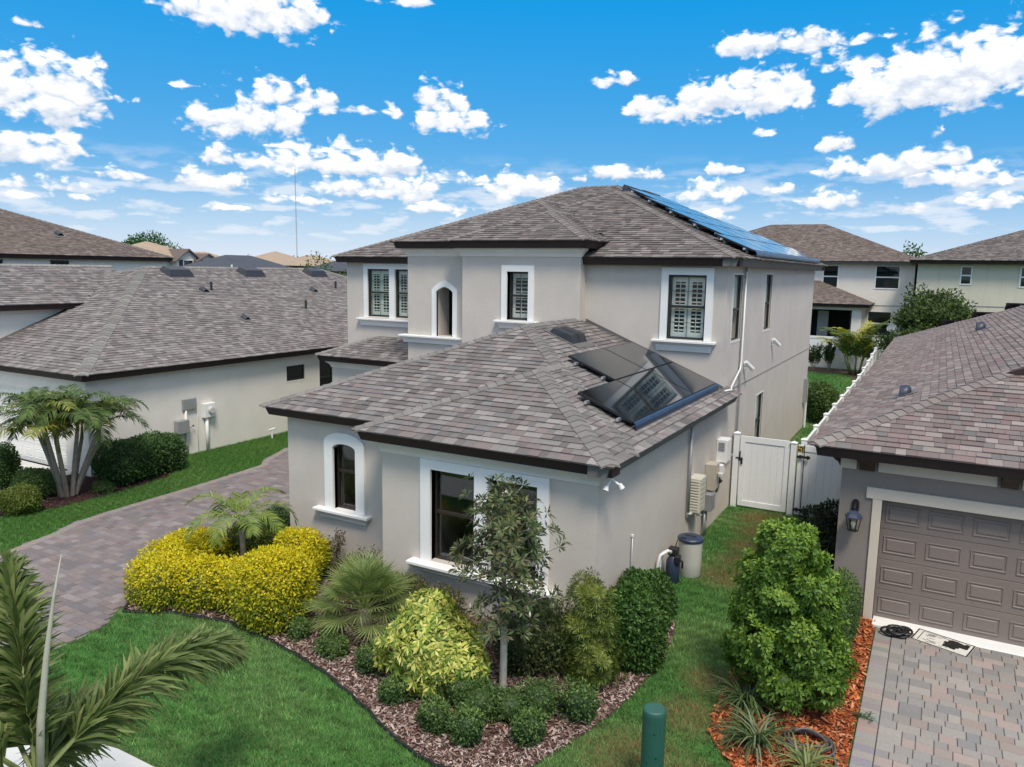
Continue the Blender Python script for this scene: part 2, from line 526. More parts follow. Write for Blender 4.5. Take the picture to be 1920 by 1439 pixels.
m_ground()
m_mulch('mulch_brown', [(0.3, (0.03, 0.014, 0.012)), (0.5, (0.10, 0.05, 0.038)), (0.7, (0.20, 0.13, 0.105))])
m_mulch('mulch_orange', [(0.3, (0.06, 0.014, 0.006)), (0.5, (0.24, 0.055, 0.018)), (0.7, (0.42, 0.13, 0.045))])
m_mulch('mulch_dark', [(0.3, (0.012, 0.006, 0.006)), (0.5, (0.045, 0.018, 0.018)), (0.7, (0.09, 0.045, 0.042))])

# ------------------------------------------------------------------ building blocks


def link(o, parent=None):
    COL.objects.link(o)
    if parent is not None:
        o.parent = parent
        top = parent
        while top.parent is not None:
            top = top.parent
        if parent is top:
            o.matrix_parent_inverse = Matrix.Translation(-Vector(top.location))
    return o


def tag(o, label=None, cat=None, group=None, kind=None):
    if label:
        o['label'] = label
    if cat:
        o['category'] = cat
    if group:
        o['group'] = group
    if kind:
        o['kind'] = kind
    return o


def thing(name, label, cat, loc, group=None):
    o = bpy.data.objects.new(name, None)
    o.empty_display_size = 0.2
    o.location = loc
    COL.objects.link(o)
    return tag(o, label, cat, group)


def np_mesh(name, V, nper, cols=None):
    """V: (n*nper,3) separate polygons of nper corners each"""
    V = np.asarray(V, dtype=np.float32).reshape(-1, 3)
    n = len(V) // nper
    me = bpy.data.meshes.new(name)
    me.vertices.add(len(V))
    me.vertices.foreach_set('co', V.ravel())
    me.loops.add(len(V))
    me.loops.foreach_set('vertex_index', np.arange(len(V), dtype=np.int32))
    me.polygons.add(n)
    me.polygons.foreach_set('loop_start', np.arange(0, len(V), nper, dtype=np.int32))
    me.polygons.foreach_set('loop_total', np.full(n, nper, dtype=np.int32))
    me.update(calc_edges=True)
    if cols is not None:
        c = np.asarray(cols, dtype=np.float32)
        c = np.repeat(np.hstack([c, np.ones((len(c), 1), np.float32)]), nper, axis=0)
        at = me.color_attributes.new('col', 'FLOAT_COLOR', 'POINT')
        at.data.foreach_set('color', c.ravel())
    return me


class MB:
    """collects polygons; build() links them as ONE mesh object"""

    def __init__(self):
        self.v, self.f, self.c = [], [], []

    def poly(self, pts, col=None):
        i = len(self.v)
        self.v.extend([tuple(p) for p in pts])
        self.f.append(tuple(range(i, i + len(pts))))
        if col is not None:
            self.c.extend([col] * len(pts))

    def mesh(self, verts, faces, col=None):
        i = len(self.v)
        self.v.extend([tuple(p) for p in verts])
        self.f.extend([tuple(i + k for k in f) for f in faces])
        if col is not None:
            self.c.extend([col] * len(verts))

    def box(self, x0, x1, y0, y1, z0, z1, bevel=0.0, col=None):
        x0, x1 = min(x0, x1), max(x0, x1)
        y0, y1 = min(y0, y1), max(y0, y1)
        z0, z1 = min(z0, z1), max(z0, z1)
        b = min(bevel, 0.45 * min(x1 - x0, y1 - y0, z1 - z0))
        if b <= 0:
            V = [(x, y, z) for z in (z0, z1) for y in (y0, y1) for x in (x0, x1)]
            F = [(0, 2, 3, 1), (4, 5, 7, 6), (0, 1, 5, 4), (2, 6, 7, 3), (0, 4, 6, 2), (1, 3, 7, 5)]
            self.mesh(V, F, col)
            return
        V, idx = [], {}
        for sx, X in ((0, x0), (1, x1)):
            for sy, Y in ((0, y0), (1, y1)):
                for sz, Z in ((0, z0), (1, z1)):
                    for ax in range(3):
                        p = [X, Y, Z]
                        for a2, s in ((0, sx), (1, sy), (2, sz)):
                            if a2 != ax:
                                p[a2] += b if s == 0 else -b
                        idx[(sx, sy, sz, ax)] = len(V)
                        V.append(p)
        F = []
        for ax in range(3):
            o = [a for a in range(3) if a != ax]
            for s in (0, 1):
                q = []
                for (p, r) in ((0, 0), (1, 0), (1, 1), (0, 1)):
                    k = [0, 0, 0]
                    k[ax] = s
                    k[o[0]] = p
                    k[o[1]] = r
                    q.append(idx[(k[0], k[1], k[2], ax)])
                flip = (s == 0) ^ (ax == 1)
                F.append(tuple(reversed(q)) if flip else tuple(q))
        for ax in range(3):
            o = [a for a in range(3) if a != ax]
            for p in (0, 1):
                for r in (0, 1):
                    k0, k1 = [0, 0, 0], [0, 0, 0]
                    k0[o[0]] = k1[o[0]] = p
                    k0[o[1]] = k1[o[1]] = r
                    k1[ax] = 1
                    F.append((idx[tuple(k0) + (o[0],)], idx[tuple(k1) + (o[0],)], idx[tuple(k1) + (o[1],)], idx[tuple(k0) + (o[1],)]))
        for sx in (0, 1):
            for sy in (0, 1):
                for sz in (0, 1):
                    F.append((idx[(sx, sy, sz, 0)], idx[(sx, sy, sz, 1)], idx[(sx, sy, sz, 2)]))
        self.mesh(V, F, col)

    def obox(self, c, ax, ay, az, col=None):
        """box from a centre and three half-axis vectors"""
        c, ax, ay, az = Vector(c), Vector(ax), Vector(ay), Vector(az)
        V = [c + sx * ax + sy * ay + sz * az for sz in (-1, 1) for sy in (-1, 1) for sx in (-1, 1)]
        self.mesh(V, [(0, 2, 3, 1), (4, 5, 7, 6), (0, 1, 5, 4), (2, 6, 7, 3), (0, 4, 6, 2), (1, 3, 7, 5)], col)

    def tube(self, path, radii, n=8, cap=True, col=None):
        path = [Vector(p) for p in path]
        if isinstance(radii, (int, float)):
            radii = [radii] * len(path)
        base = len(self.v)
        ref = None
        V = []
        for i, p in enumerate(path):
            d = (path[min(i + 1, len(path) - 1)] - path[max(i - 1, 0)])
            if d.length < 1e-9:
                d = Vector((0, 0, 1))
            d.normalize()
            if ref is None:
                ref = Vector((1, 0, 0)) if abs(d.x) < 0.8 else Vector((0, 1, 0))
            s = (ref - d * ref.dot(d))
            if s.length < 1e-6:
                s = d.orthogonal()
            s.normalize()
            ref = s
            q = d.cross(s)
            for k in range(n):
                a = 2 * math.pi * k / n
                V.append(p + (s * math.cos(a) + q * math.sin(a)) * radii[i])
        F = []
        for i in range(len(path) - 1):
            for k in range(n):
                a, b2 = i * n + k, i * n + (k + 1) % n
                F.append((a, b2, b2 + n, a + n))
        if cap:
            F.append(tuple(reversed(range(n))))
            F.append(tuple(range((len(path) - 1) * n, len(path) * n)))
        self.mesh(V, F, col)

    def lathe(self, c, prof, n=20, col=None):
        """prof: (radius, z) from bottom to top about a vertical axis"""
        V, F = [], []
        for (r, z) in prof:
            for k in range(n):
                a = 2 * math.pi * k / n
                V.append((c[0] + r * math.cos(a), c[1] + r * math.sin(a), c[2] + z))
        for i in range(len(prof) - 1):
            for k in range(n):
                a, b2 = i * n + k, i * n + (k + 1) % n
                F.append((a, b2, b2 + n, a + n))
        F.append(tuple(reversed(range(n))))
        F.append(tuple(range((len(prof) - 1) * n, len(prof) * n)))
        self.mesh(V, F, col)

    def sweep(self, path, prof, closed=False, col=None):
        """profile (out, z) swept along a plan polyline (x, y, z); out is to the RIGHT of travel, mitred"""
        n = len(path)
        P = [Vector((p[0], p[1])) for p in path]
        Z = [p[2] for p in path]
        rings = []
        for i in range(n):
            if closed or 0 < i < n - 1:
                d0 = (P[i] - P[i - 1]).normalized()
                d1 = (P[(i + 1) % n] - P[i]).normalized()
            elif i == 0:
                d0 = d1 = (P[1] - P[0]).normalized()
            else:
                d0 = d1 = (P[i] - P[i - 1]).normalized()
            n0 = Vector((d0.y, -d0.x))
            n1 = Vector((d1.y, -d1.x))
            mt = (n0 + n1)
            mt = mt / max(1e-6, mt.length_squared) * 2.0 if mt.length > 1e-3 else n0
            rings.append([(P[i].x + mt.x * o, P[i].y + mt.y * o, Z[i] + z) for (o, z) in prof])
        V = [p for r in rings for p in r]
        m = len(prof)
        F = []
        for i in range(n if closed else n - 1):
            j = (i + 1) % n
            for k in range(m):
                k2 = (k + 1) % m
                F.append((i * m + k, j * m + k, j * m + k2, i * m + k2))
        if not closed:
            F.append(tuple(range(m)))
            F.append(tuple(reversed(range((n - 1) * m, n * m))))
        self.mesh(V, F, col)

    def build(self, name, mat, parent=None, smooth=False, fix=True):
        me = bpy.data.meshes.new(name)
        me.from_pydata(self.v, [], self.f)
        if self.c:
            at = me.color_attributes.new('col', 'FLOAT_COLOR', 'POINT')
            c = np.hstack([np.array(self.c, np.float32), np.ones((len(self.c), 1), np.float32)])
            at.data.foreach_set('color', c.ravel())
        if fix and len(self.f) < 4000:
            bm = bmesh.new()
            bm.from_mesh(me)
            bmesh.ops.recalc_face_normals(bm, faces=bm.faces)
            bm.to_mesh(me)
            bm.free()
        if smooth:
            me.polygons.foreach_set('use_smooth', [True] * len(me.polygons))
        me.materials.append(MATS[mat])
        o = bpy.data.objects.new(name, me)
        return link(o, parent)


def one(name, mat, parent, fn, *a, **k):
    m = MB()
    getattr(m, fn)(*a, **k)
    return m.build(name, mat, parent)


def gz(x, y):
    """the lots behind the houses lie a little higher"""
    t = min(1.0, max(0.0, (y - 31.0) / 14.0))
    return 0.6 * t * t * (3 - 2 * t)

# ------------------------------------------------------------------ roofs
SH_GARAGE = [(0.150, 0.132, 0.128), (0.175, 0.158, 0.152), (0.205, 0.188, 0.182), (0.235, 0.216, 0.208), (0.185, 0.150, 0.142), (0.130, 0.112, 0.110), (0.265, 0.245, 0.235), (0.165, 0.158, 0.160)]
SH_MAIN = [(0.130, 0.108, 0.102), (0.155, 0.132, 0.124), (0.180, 0.156, 0.148), (0.205, 0.182, 0.172), (0.150, 0.118, 0.110), (0.110, 0.092, 0.088), (0.225, 0.198, 0.186)]
SH_LEFT = [(0.165, 0.145, 0.142), (0.19, 0.17, 0.166), (0.215, 0.196, 0.19), (0.24, 0.22, 0.212), (0.18, 0.145, 0.14), (0.14, 0.122, 0.12), (0.27, 0.245, 0.236)]
SH_RIGHT = [(0.20, 0.160, 0.152), (0.235, 0.192, 0.182), (0.27, 0.232, 0.220), (0.185, 0.135, 0.128), (0.215, 0.150, 0.145), (0.165, 0.148, 0.145), (0.31, 0.27, 0.25), (0.25, 0.185, 0.175)]
SH_BROWN = [(0.150, 0.118, 0.104), (0.175, 0.140, 0.122), (0.135, 0.104, 0.092), (0.195, 0.160, 0.142)]


def _warm(pal, k=(0.99, 0.955, 0.925)):
    return [tuple(a * b for a, b in zip(c, k)) for c in pal]


def _calm(pal, k, k2=1.0):
    """draw a palette towards its mean grey"""
    m_ = np.mean(np.array(pal), 0)
    g_ = m_.mean()
    return [tuple(np.clip((m_ * .45 + g_ * .55 + (np.array(c) - m_) * k) * k2, .02, 1)) for c in pal]


SH_GARAGE, SH_MAIN, SH_LEFT, SH_RIGHT = _warm(_calm(SH_GARAGE, .85), (1.03, .975, .95)), _warm(_calm(SH_MAIN, .8), (1.04, .97, .94)), _warm(_calm(SH_LEFT, .8), (1.03, .975, .96)), _warm(_calm(SH_RIGHT, .85, .88), (1.06, .965, .94))


class Hip:
    def __init__(s, x0, x1, y0, y1, z, sl, front=True, rear=True, left=True, right=True):
        s.x0, s.x1, s.y0, s.y1, s.z, s.sl = x0, x1, y0, y1, z, sl
        s.front, s.rear, s.left, s.right = front, rear, left, right

    def h(s, x, y):
        if not (s.x0 <= x <= s.x1 and s.y0 <= y <= s.y1):
            return -1e9
        d = []
        if s.left:
            d.append(x - s.x0)
        if s.right:
            d.append(s.x1 - x)
        if s.front:
            d.append(y - s.y0)
        if s.rear:
            d.append(s.y1 - y)
        return s.z + s.sl * min(d)

    def planes(s):
        """(name, polygon in plan with the eave first, up-slope plan direction)"""
        big = 1e6
        out = []
        rect = [(s.x0, s.y0), (s.x1, s.y0), (s.x1, s.y1), (s.x0, s.y1)]
        F = {'front': (s.front, lambda p: p[1] - s.y0), 'right': (s.right, lambda p: s.x1 - p[0]), 'rear': (s.rear, lambda p: s.y1 - p[1]), 'left': (s.left, lambda p: p[0] - s.x0)}
        eave = {'front': (0, 1), 'right': (1, 2), 'rear': (2, 3), 'left': (3, 0)}
        up = {'front': (0, 1), 'right': (-1, 0), 'rear': (0, -1), 'left': (1, 0)}
        for k in ('front', 'right', 'rear', 'left'):
            if not F[k][0]:
                continue
            i = eave[k][0]
            poly = rect[i:] + rect[:i]
            for k2 in F:
                if k2 != k and F[k2][0]:
                    g = lambda p, a=F[k][1], b2=F[k2][1]: b2(p) - a(p)
                    poly = clip_half(poly, g)
            if len(poly) >= 3:
                out.append((k, poly, up[k], F[k][1]))
        return out

    def hip_lines(s):
        """hip and ridge lines as pairs of 3-D points"""
        pl = s.planes()
        seen = {}
        for (k, poly, u, g) in pl:
            n = len(poly)
            for i in range(n):
                a, b2 = poly[i], poly[(i + 1) % n]
                if math.hypot(a[0] - b2[0], a[1] - b2[1]) < 0.05:
                    continue
                key = tuple(sorted([(round(a[0], 2), round(a[1], 2)), (round(b2[0], 2), round(b2[1], 2))]))
                seen.setdefault(key, []).append((a, b2, g))
        L = []
        for key, v in seen.items():
            if len(v) == 2:
                a, b2, g = v[0]
                pa, pb = (a[0], a[1], s.z + s.sl * g(a)), (b2[0], b2[1], s.z + s.sl * g(b2))
                if pa[2] > pb[2]:
                    pa, pb = pb, pa
                L.append((pa, pb))
        return L


def clip_half(poly, g):
    out = []
    n = len(poly)
    for i in range(n):
        a, b2 = poly[i], poly[(i + 1) % n]
        ga, gb = g(a), g(b2)
        if ga >= -1e-9:
            out.append(a)
        if (ga > 1e-9 and gb < -1e-9) or (ga < -1e-9 and gb > 1e-9):
            t = ga / (ga - gb)
            out.append((a[0] + (b2[0] - a[0]) * t, a[1] + (b2[1] - a[1]) * t))
    r = []
    for p in out:
        if not r or math.hypot(p[0] - r[-1][0], p[1] - r[-1][1]) > 1e-6:
            r.append(p)
    if len(r) > 1 and math.hypot(r[0][0] - r[-1][0], r[0][1] - r[-1][1]) < 1e-6:
        r.pop()
    return r


def shingles(hip, others, pal, rng, course=0.145, want=('front', 'right', 'left', 'rear'), keep=None, wset=(0.12, 0.15, 0.17, 0.2, 0.24, 0.3)):
    out = []
    sl = hip.sl
    L = math.sqrt(1 + sl * sl)
    for (k, poly, up, g) in hip.planes():
        if k not in want:
            continue
        U = Vector((up[1], -up[0], 0))                      # along the eave
        V = Vector((up[0], up[1], sl)) / L
        N = U.cross(V)
        if N.z < 0:
            U = -U
            N = -N
        i0 = poly[0]
        O = Vector((i0[0], i0[1], hip.z + sl * g(i0)))
        P2 = []
        for p in poly:
            q = Vector((p[0], p[1], hip.z + sl * g(p))) - O
            P2.append((q.dot(U), q.dot(V)))
        ar = sum(P2[i][0] * P2[(i + 1) % len(P2)][1] - P2[(i + 1) % len(P2)][0] * P2[i][1] for i in range(len(P2)))
        if ar < 0:
            P2.reverse()
        u0, u1 = min(p[0] for p in P2), max(p[0] for p in P2)
        v0, v1 = min(p[1] for p in P2), max(p[1] for p in P2)
        edges = []
        for i in range(len(P2)):
            a, b2 = P2[i], P2[(i + 1) % len(P2)]
            dx, dy = b2[0] - a[0], b2[1] - a[1]
            l = math.hypot(dx, dy)
            if l > 1e-6:
                edges.append((a, (-dy / l, dx / l)))
        v = v0 - 0.02
        while v < v1:
            u = u0 - rng.random() * 0.4
            last = None
            while u < u1:
                wd = rng.choice(wset)
                ri = rng.randrange(len(pal))
                if ri == last and rng.random() < 0.6:
                    ri = rng.randrange(len(pal))
                last = ri
                ov = -0.035 if v < v0 else 0.0
                q = [(u + 0.002, v + ov), (u + wd - 0.002, v + ov), (u + wd - 0.002, v + course + 0.004), (u + 0.002, v + course + 0.004)]
                full = True
                for (a, nn) in edges:
                    if v < v0 + 1e-6 and abs(nn[1] - 1) < 1e-6:
                        continue
                    if min((p[0] - a[0]) * nn[0] + (p[1] - a[1]) * nn[1] for p in q) < 0:
                        full = False
                        q = clip_half(q, lambda p, a=a, nn=nn: (p[0] - a[0]) * nn[0] + (p[1] - a[1]) * nn[1])
                        if len(q) < 3:
                            break
                if len(q) >= 3:
                    cu, cv = sum(p[0] for p in q) / len(q), sum(p[1] for p in q) / len(q)
                    c = O + U * cu + V * cv
                    bad = any(o.h(c.x, c.y) > c.z + 0.02 for o in others)
                    if not bad and (keep is None or keep(c.x, c.y, c.z)):
                        th = rng.choice((0.010, 0.011, 0.018, 0.020)) + rng.random() * 0.003
                        top, bot = [], []
                        for p in q:
                            f = min(1, max(0, (p[1] - v) / course))
                            bb = O + U * p[0] + V * p[1]
                            top.append(bb + N * (th * (1 - f) + 0.004))
                            bot.append(bb - N * 0.006)
                        m = len(q)
                        F = [tuple(range(m))] + [(i, i + m, (i + 1) % m + m, (i + 1) % m) for i in range(m)]
                        b2 = pal[ri]
                        j = 0.88 + 0.24 * rng.random()
                        col = tuple(min(1, x * j) for x in b2)
                        area = abs(sum(q[i][0] * q[(i + 1) % m][1] - q[(i + 1) % m][0] * q[i][1] for i in range(m))) / 2
                        d = Vector((0, 0, CAMZ)) - c
                        vis = area * max(0.0, d.normalized().dot(N)) / d.length_squared
                        out.append((vis, top + bot, F, col))
                u += wd
            v += course
    return out


def caps(lines, others, rng, pal, step=0.17, half=0.15, keep=None):
    """bent cap shingles laid up each hip and ridge"""
    out = []
    for (a, b2) in lines:
        A, B = Vector(a), Vector(b2)
        d = B - A
        n = max(1, int(d.length / step))
        dn = d.normalized()
        s = Vector((dn.y, -dn.x, 0)).normalized()
        sl = 0.30 if abs(dn.z) > 0.05 else 0.40
        for i in range(n):
            p0 = A + d * (i / n)
            p1 = A + d * ((i + 1.12) / n)
            mid = (p0 + p1) / 2
            if any(o.h(mid.x, mid.y) > mid.z + 0.03 for o in others):
                continue
            if keep is not None and not keep(mid.x, mid.y, mid.z):
                continue
            lo, hi = 0.038, 0.020
            V = []
            for (p, hh) in ((p0, lo), (p1, hi)):
                for (k, dz) in ((-1, -1), (-0.45, -0.40), (0, 0), (0.45, -0.40), (1, -1)):
                    V.append(p + s * half * k + Vector((0, 0, hh + dz * half * sl)))
            for (p, hh) in ((p0, lo), (p1, hi)):
                for (k, dz) in ((-1, -1), (-0.45, -0.40), (0, 0), (0.45, -0.40), (1, -1)):
                    V.append(p + s * half * k + Vector((0, 0, hh - 0.03 + dz * half * sl)))
            F = []
            for q in range(4):
                F.append((q, q + 1, q + 6, q + 5))
                F.append((q, q + 10, q + 11, q + 1))
            F += [(0, 5, 15, 10), (4, 14, 19, 9)]
            c = rng.choice(pal)
            j = 0.9 + 0.25 * rng.random()
            col = tuple(x * j for x in c)
            dd = Vector((0, 0, CAMZ)) - mid
            out.append((0.05 / dd.length_squared, V, F, col))
    return out


def lay(pieces, roof, name, nsingle, mj='shingle_joined', ms='shingle_single', stuffname=None):
    """the pieces that show largest as objects of their own, the rest joined"""
    pieces.sort(key=lambda p: -p[0])
    for (vis, V, F, col) in pieces[:nsingle]:
        me = bpy.data.meshes.new(name)
        me.from_pydata([tuple(v) for v in V], [], F)
        me.materials.append(MATS[ms])
        o = bpy.data.objects.new(name, me)
        o.color = col + (1,)
        link(o, roof)
    rest = pieces[nsingle:]
    if rest:
        m = MB()
        for (vis, V, F, col) in rest:
            m.mesh(V, F, col)
        o = m.build(stuffname or name + '_courses', mj, roof, fix=False)
        o['kind'] = 'stuff'


def deck(hips, parent, name='roof', mat='roof_deck', cuts=None):
    m = MB()
    for h in hips:
        pls = h.planes()
        if cuts and h in cuts:
            pls = [(k, clip_half(clip_half(poly, c0), c1), up, g) for (k, poly, up, g) in pls for (c0, c1) in cuts[h]]
            pls = [q for q in pls if len(q[1]) >= 3]
        for (k, poly, up, g) in pls:
            m.poly([(p[0], p[1], h.z + h.sl * g(p) - 0.012) for p in poly])
            m.poly([(p[0], p[1], h.z - 0.03) for p in poly])
    return m.build(name, mat, parent, fix=False)


FASCIA = [(0.0, -0.004), (-0.012, -0.055), (-0.030, -0.060), (-0.075, -0.195), (-0.36, -0.195), (-0.36, -0.03)]


def fascia(path, parent, mat='fascia_brown', prof=FASCIA, name='fascia'):
    """path walks round the eave with the outside on its right"""
    m = MB()
    m.sweep(path, prof)
    return m.build(name, mat, parent)


# ------------------------------------------------------------------ walls and windows
# a wall frame: origin o, u along the wall (outside to the right of u when seen from above), n outward
class Face:
    def __init__(s, ax, c, sign):
        """ax 'y': wall in plane Y=c, u = X; ax 'x': wall in plane X=c, u = Y; sign = outward direction"""
        s.ax, s.c, s.sign = ax, c, sign

    def p(s, u, z, out=0.0):
        if s.ax == 'y':
            return (u, s.c + s.sign * out, z)
        return (s.c + s.sign * out, u, z)

    def box(s, m, u0, u1, z0, z1, o0, o1, bevel=0.0):
        a, b2 = s.p(u0, z0, o0), s.p(u1, z1, o1)
        m.box(a[0], b2[0], a[1], b2[1], a[2], b2[2], bevel)

    def prism(s, m, poly, o0, o1):
        n = len(poly)
        V = [s.p(u, z, o0) for (u, z) in poly] + [s.p(u, z, o1) for (u, z) in poly]
        F = [tuple(range(n)), tuple(reversed(range(n, 2 * n)))] + [(i, (i + 1) % n, (i + 1) % n + n, i + n) for i in range(n)]
        m.mesh(V, F)

    def ring(s, m, outer, inner, o0, o1):
        n = len(outer)
        V = [s.p(u, z, o) for o in (o0, o1) for poly in (outer, inner) for (u, z) in poly]
        F = []
        for i in range(n):
            j = (i + 1) % n
            F.append((i, j, n + j, n + i))
            F.append((2 * n + i, 3 * n + i, 3 * n + j, 2 * n + j))
            F.append((i, 2 * n + i, 2 * n + j, j))
            F.append((n + i, n + j, 3 * n + j, 3 * n + i))
        m.mesh(V, F)


def wall(face, u0, u1, z0, z1, holes, parent, mat, depth=0.2, name='wall'):
    us = sorted(set([u0, u1] + [h[0] for h in holes] + [h[1] for h in holes]))
    zs = sorted(set([z0, z1] + [h[2] for h in holes] + [h[3] for h in holes]))
    inside = lambda u, z: any(h[0] < u < h[1] and h[2] < z < h[3] for h in holes)
    m = MB()
    for i in range(len(us) - 1):
        for j in range(len(zs) - 1):
            a, b2, c, d = us[i], us[i + 1], zs[j], zs[j + 1]
            if inside((a + b2) / 2, (c + d) / 2):
                continue
            for o in (0.0, -depth):
                m.poly([face.p(a, c, o), face.p(b2, c, o), face.p(b2, d, o), face.p(a, d, o)])
    for (a, b2, c, d) in list(holes):
        for (p, q) in (((a, c), (b2, c)), ((b2, c), (b2, d)), ((b2, d), (a, d)), ((a, d), (a, c))):
            m.poly([face.p(p[0], p[1], 0), face.p(q[0], q[1], 0), face.p(q[0], q[1], -depth), face.p(p[0], p[1], -depth)])
    return m.build(name, mat, parent, fix=False)


def arch_poly(u0, u1, z0, zs, zt, n=10, pointed=0.0):
    """opening outline: sill z0, spring zs, crown zt"""
    pts = [(u0, z0), (u1, z0), (u1, zs)]
    cx, hw = (u0 + u1) / 2, (u1 - u0) / 2
    for i in range(1, n):
        t = i / n
        x = math.cos(math.pi * t)
        if pointed:
            y = (1 - abs(x) ** (2 - pointed)) ** 0.8
        else:
            y = math.sqrt(max(0, 1 - x * x))
        pts.append((cx + hw * x, zs + (zt - zs) * y))
    pts.append((u0, zs))
    return pts


def sash(face, u0, u1, z0, z1, parent, rail=None, name='window', mat='sash_dark', o=-0.10, fw=0.045, glass='glass', grid=None, arch=None):
    """window frame; panes are its sub-parts"""
    m = MB()
    if arch:
        outer = arch_poly(u0, u1, z0, arch[0], arch[1])
        inner = arch_poly(u0 + fw, u1 - fw, z0 + fw, arch[0], arch[1] - fw)
        face.ring(m, outer, inner, o - 0.03, o + 0.03)
    else:
        face.box(m, u0, u0 + fw, z0, z1, o - 0.03, o + 0.03, 0.006)
        face.box(m, u1 - fw, u1, z0, z1, o - 0.03, o + 0.03, 0.006)
        face.box(m, u0 + fw, u1 - fw, z0, z0 + fw, o - 0.03, o + 0.03, 0.006)
        face.box(m, u0 + fw, u1 - fw, z1 - fw, z1, o - 0.03, o + 0.03, 0.006)
    if rail is not None:
        face.box(m, u0 + fw, u1 - fw, rail - 0.03, rail + 0.03, o - 0.025, o + 0.035, 0.006)
    w = m.build(name, mat, parent)
    zz = [(z0 + fw, (rail - 0.03) if rail is not None else z1 - fw)]
    if rail is not None:
        zz.append((rail + 0.03, z1 - fw))
    for k, (a, b2) in enumerate(zz):
        g = MB()
        if arch and k == len(zz) - 1:
            face.prism(g, arch_poly(u0 + fw - .005, u1 - fw + .005, a, arch[0], arch[1] - fw + .005), o - 0.006, o + 0.0)
        else:
            face.box(g, u0 + fw, u1 - fw, a, b2, o - 0.006, o)
        g.build('pane', glass, w)
    if grid:
        g = MB()
        for (a, b2) in zz:
            for q in range(1, grid[0]):
                u = u0 + fw + (u1 - u0 - 2 * fw) * q / grid[0]
                face.box(g, u - 0.006, u + 0.006, a, b2, o - 0.016, o - 0.010)
            for q in range(1, grid[1]):
                z = a + (b2 - a) * q / grid[1]
                face.box(g, u0 + fw, u1 - fw, z - 0.006, z + 0.006, o - 0.0175, o - 0.0105)
        g.build('muntin', mat, w)
    return w


def shutters(face, u0, u1, z0, z1, w, npan=2, rail=None, o=-0.17):
    """louvred interior shutters behind the glass"""
    n = npan
    for i in range(n):
        a = u0 + (u1 - u0) * i / n + 0.004
        b2 = u0 + (u1 - u0) * (i + 1) / n - 0.004
        m = MB()
        st = min(0.075, (b2 - a) * 0.2)
        face.box(m, a, a + st, z0, z1, o - 0.02, o)
        face.box(m, b2 - st, b2, z0, z1, o - 0.02, o)
        zr = (z0 + z1) / 2 if rail is None else rail
        for (c, d) in ((z0, z0 + 0.11), (zr - 0.05, zr + 0.05), (z1 - 0.11, z1)):
            face.box(m, a + st, b2 - st, c, d, o - 0.02, o - 0.001)
        sp = m.build('shutter', 'shutter_paint', w)
        lv = MB()
        for (c, d) in ((z0 + 0.11, zr - 0.05), (zr + 0.05, z1 - 0.11)):
            k = max(2, int((d - c) / 0.085))
            for j in range(k):
                zc = c + (d - c) * (j + 0.5) / k
                ua, ub = a + st + 0.003, b2 - st - 0.003
                V = [face.p(ua, zc - 0.012, o - 0.004), face.p(ub, zc - 0.012, o - 0.004), face.p(ub, zc + 0.012, o - 0.055), face.p(ua, zc + 0.012, o - 0.055),
                     face.p(ua, zc - 0.002, o - 0.002), face.p(ub, zc - 0.002, o - 0.002), face.p(ub, zc + 0.022, o - 0.053), face.p(ua, zc + 0.022, o - 0.053)]
                lv.mesh(V, [(0, 3, 2, 1), (4, 5, 6, 7), (0, 1, 5, 4), (1, 2, 6, 5), (2, 3, 7, 6), (3, 0, 4, 7)])
            uc = (a + b2) / 2
            face.box(lv, uc - 0.008, uc + 0.008, c, d, o + 0.002, o + 0.012)
        l = lv.build('louvers', 'shutter_paint', w)
        l['kind'] = 'stuff'


def room(face, u0, u1, z0, z1, parent, depth=0.9, mat='dark_room', o=-0.215, name='room'):
    """dark interior behind an opening"""
    m = MB()
    a, b2 = o, o - depth
    P = face.p
    m.poly([P(u0, z0, b2), P(u1, z0, b2), P(u1, z1, b2), P(u0, z1, b2)])
    m.poly([P(u0, z0, a), P(u1, z0, a), P(u1, z0, b2), P(u0, z0, b2)])
    m.poly([P(u0, z1, a), P(u1, z1, a), P(u1, z1, b2), P(u0, z1, b2)])
    m.poly([P(u0, z0, a), P(u0, z1, a), P(u0, z1, b2), P(u0, z0, b2)])
    m.poly([P(u1, z0, a), P(u1, z1, a), P(u1, z1, b2), P(u1, z0, b2)])
    return m.build(name, mat, parent, fix=False)


def casing(face, u0, u1, z0, z1, w, wd=0.16, proud=0.05, back=-0.13, mid=None, arch=None, mat='trim_white', bottom=True, hw=None):
    """white surround; (u0..z1) is the clear opening"""
    m = MB()
    hw = wd if hw is None else hw
    if arch:
        if len(arch) > 2:
            outer = arch_poly(u0 - wd, u1 + wd, z0, arch[0] + .02, arch[1] + wd, 10, arch[2])
            inner = arch_poly(u0, u1, z0 + 0.001, arch[0], arch[1], 10, arch[2])
        else:
            outer = arch_poly(u0 - wd, u1 + wd, z0, arch[0] + wd * .45, arch[1] + wd)
            inner = arch_poly(u0, u1, z0 + 0.001, arch[0], arch[1])
        face.ring(m, outer, inner, back, proud)
    else:
        outer = [(u0 - wd, z0), (u1 + wd, z0), (u1 + wd, z1 + hw), (u0 - wd, z1 + hw)]
        inner = [(u0, z0 + 0.001), (u1, z0 + 0.001), (u1, z1), (u0, z1)]
        face.ring(m, outer, inner, back, proud)
        if mid:
            face.box(m, mid[0], mid[1], z0 + 0.002, z1 - 0.0005, back + 0.002, proud - 0.002)
    return m.build('casing', mat, w)


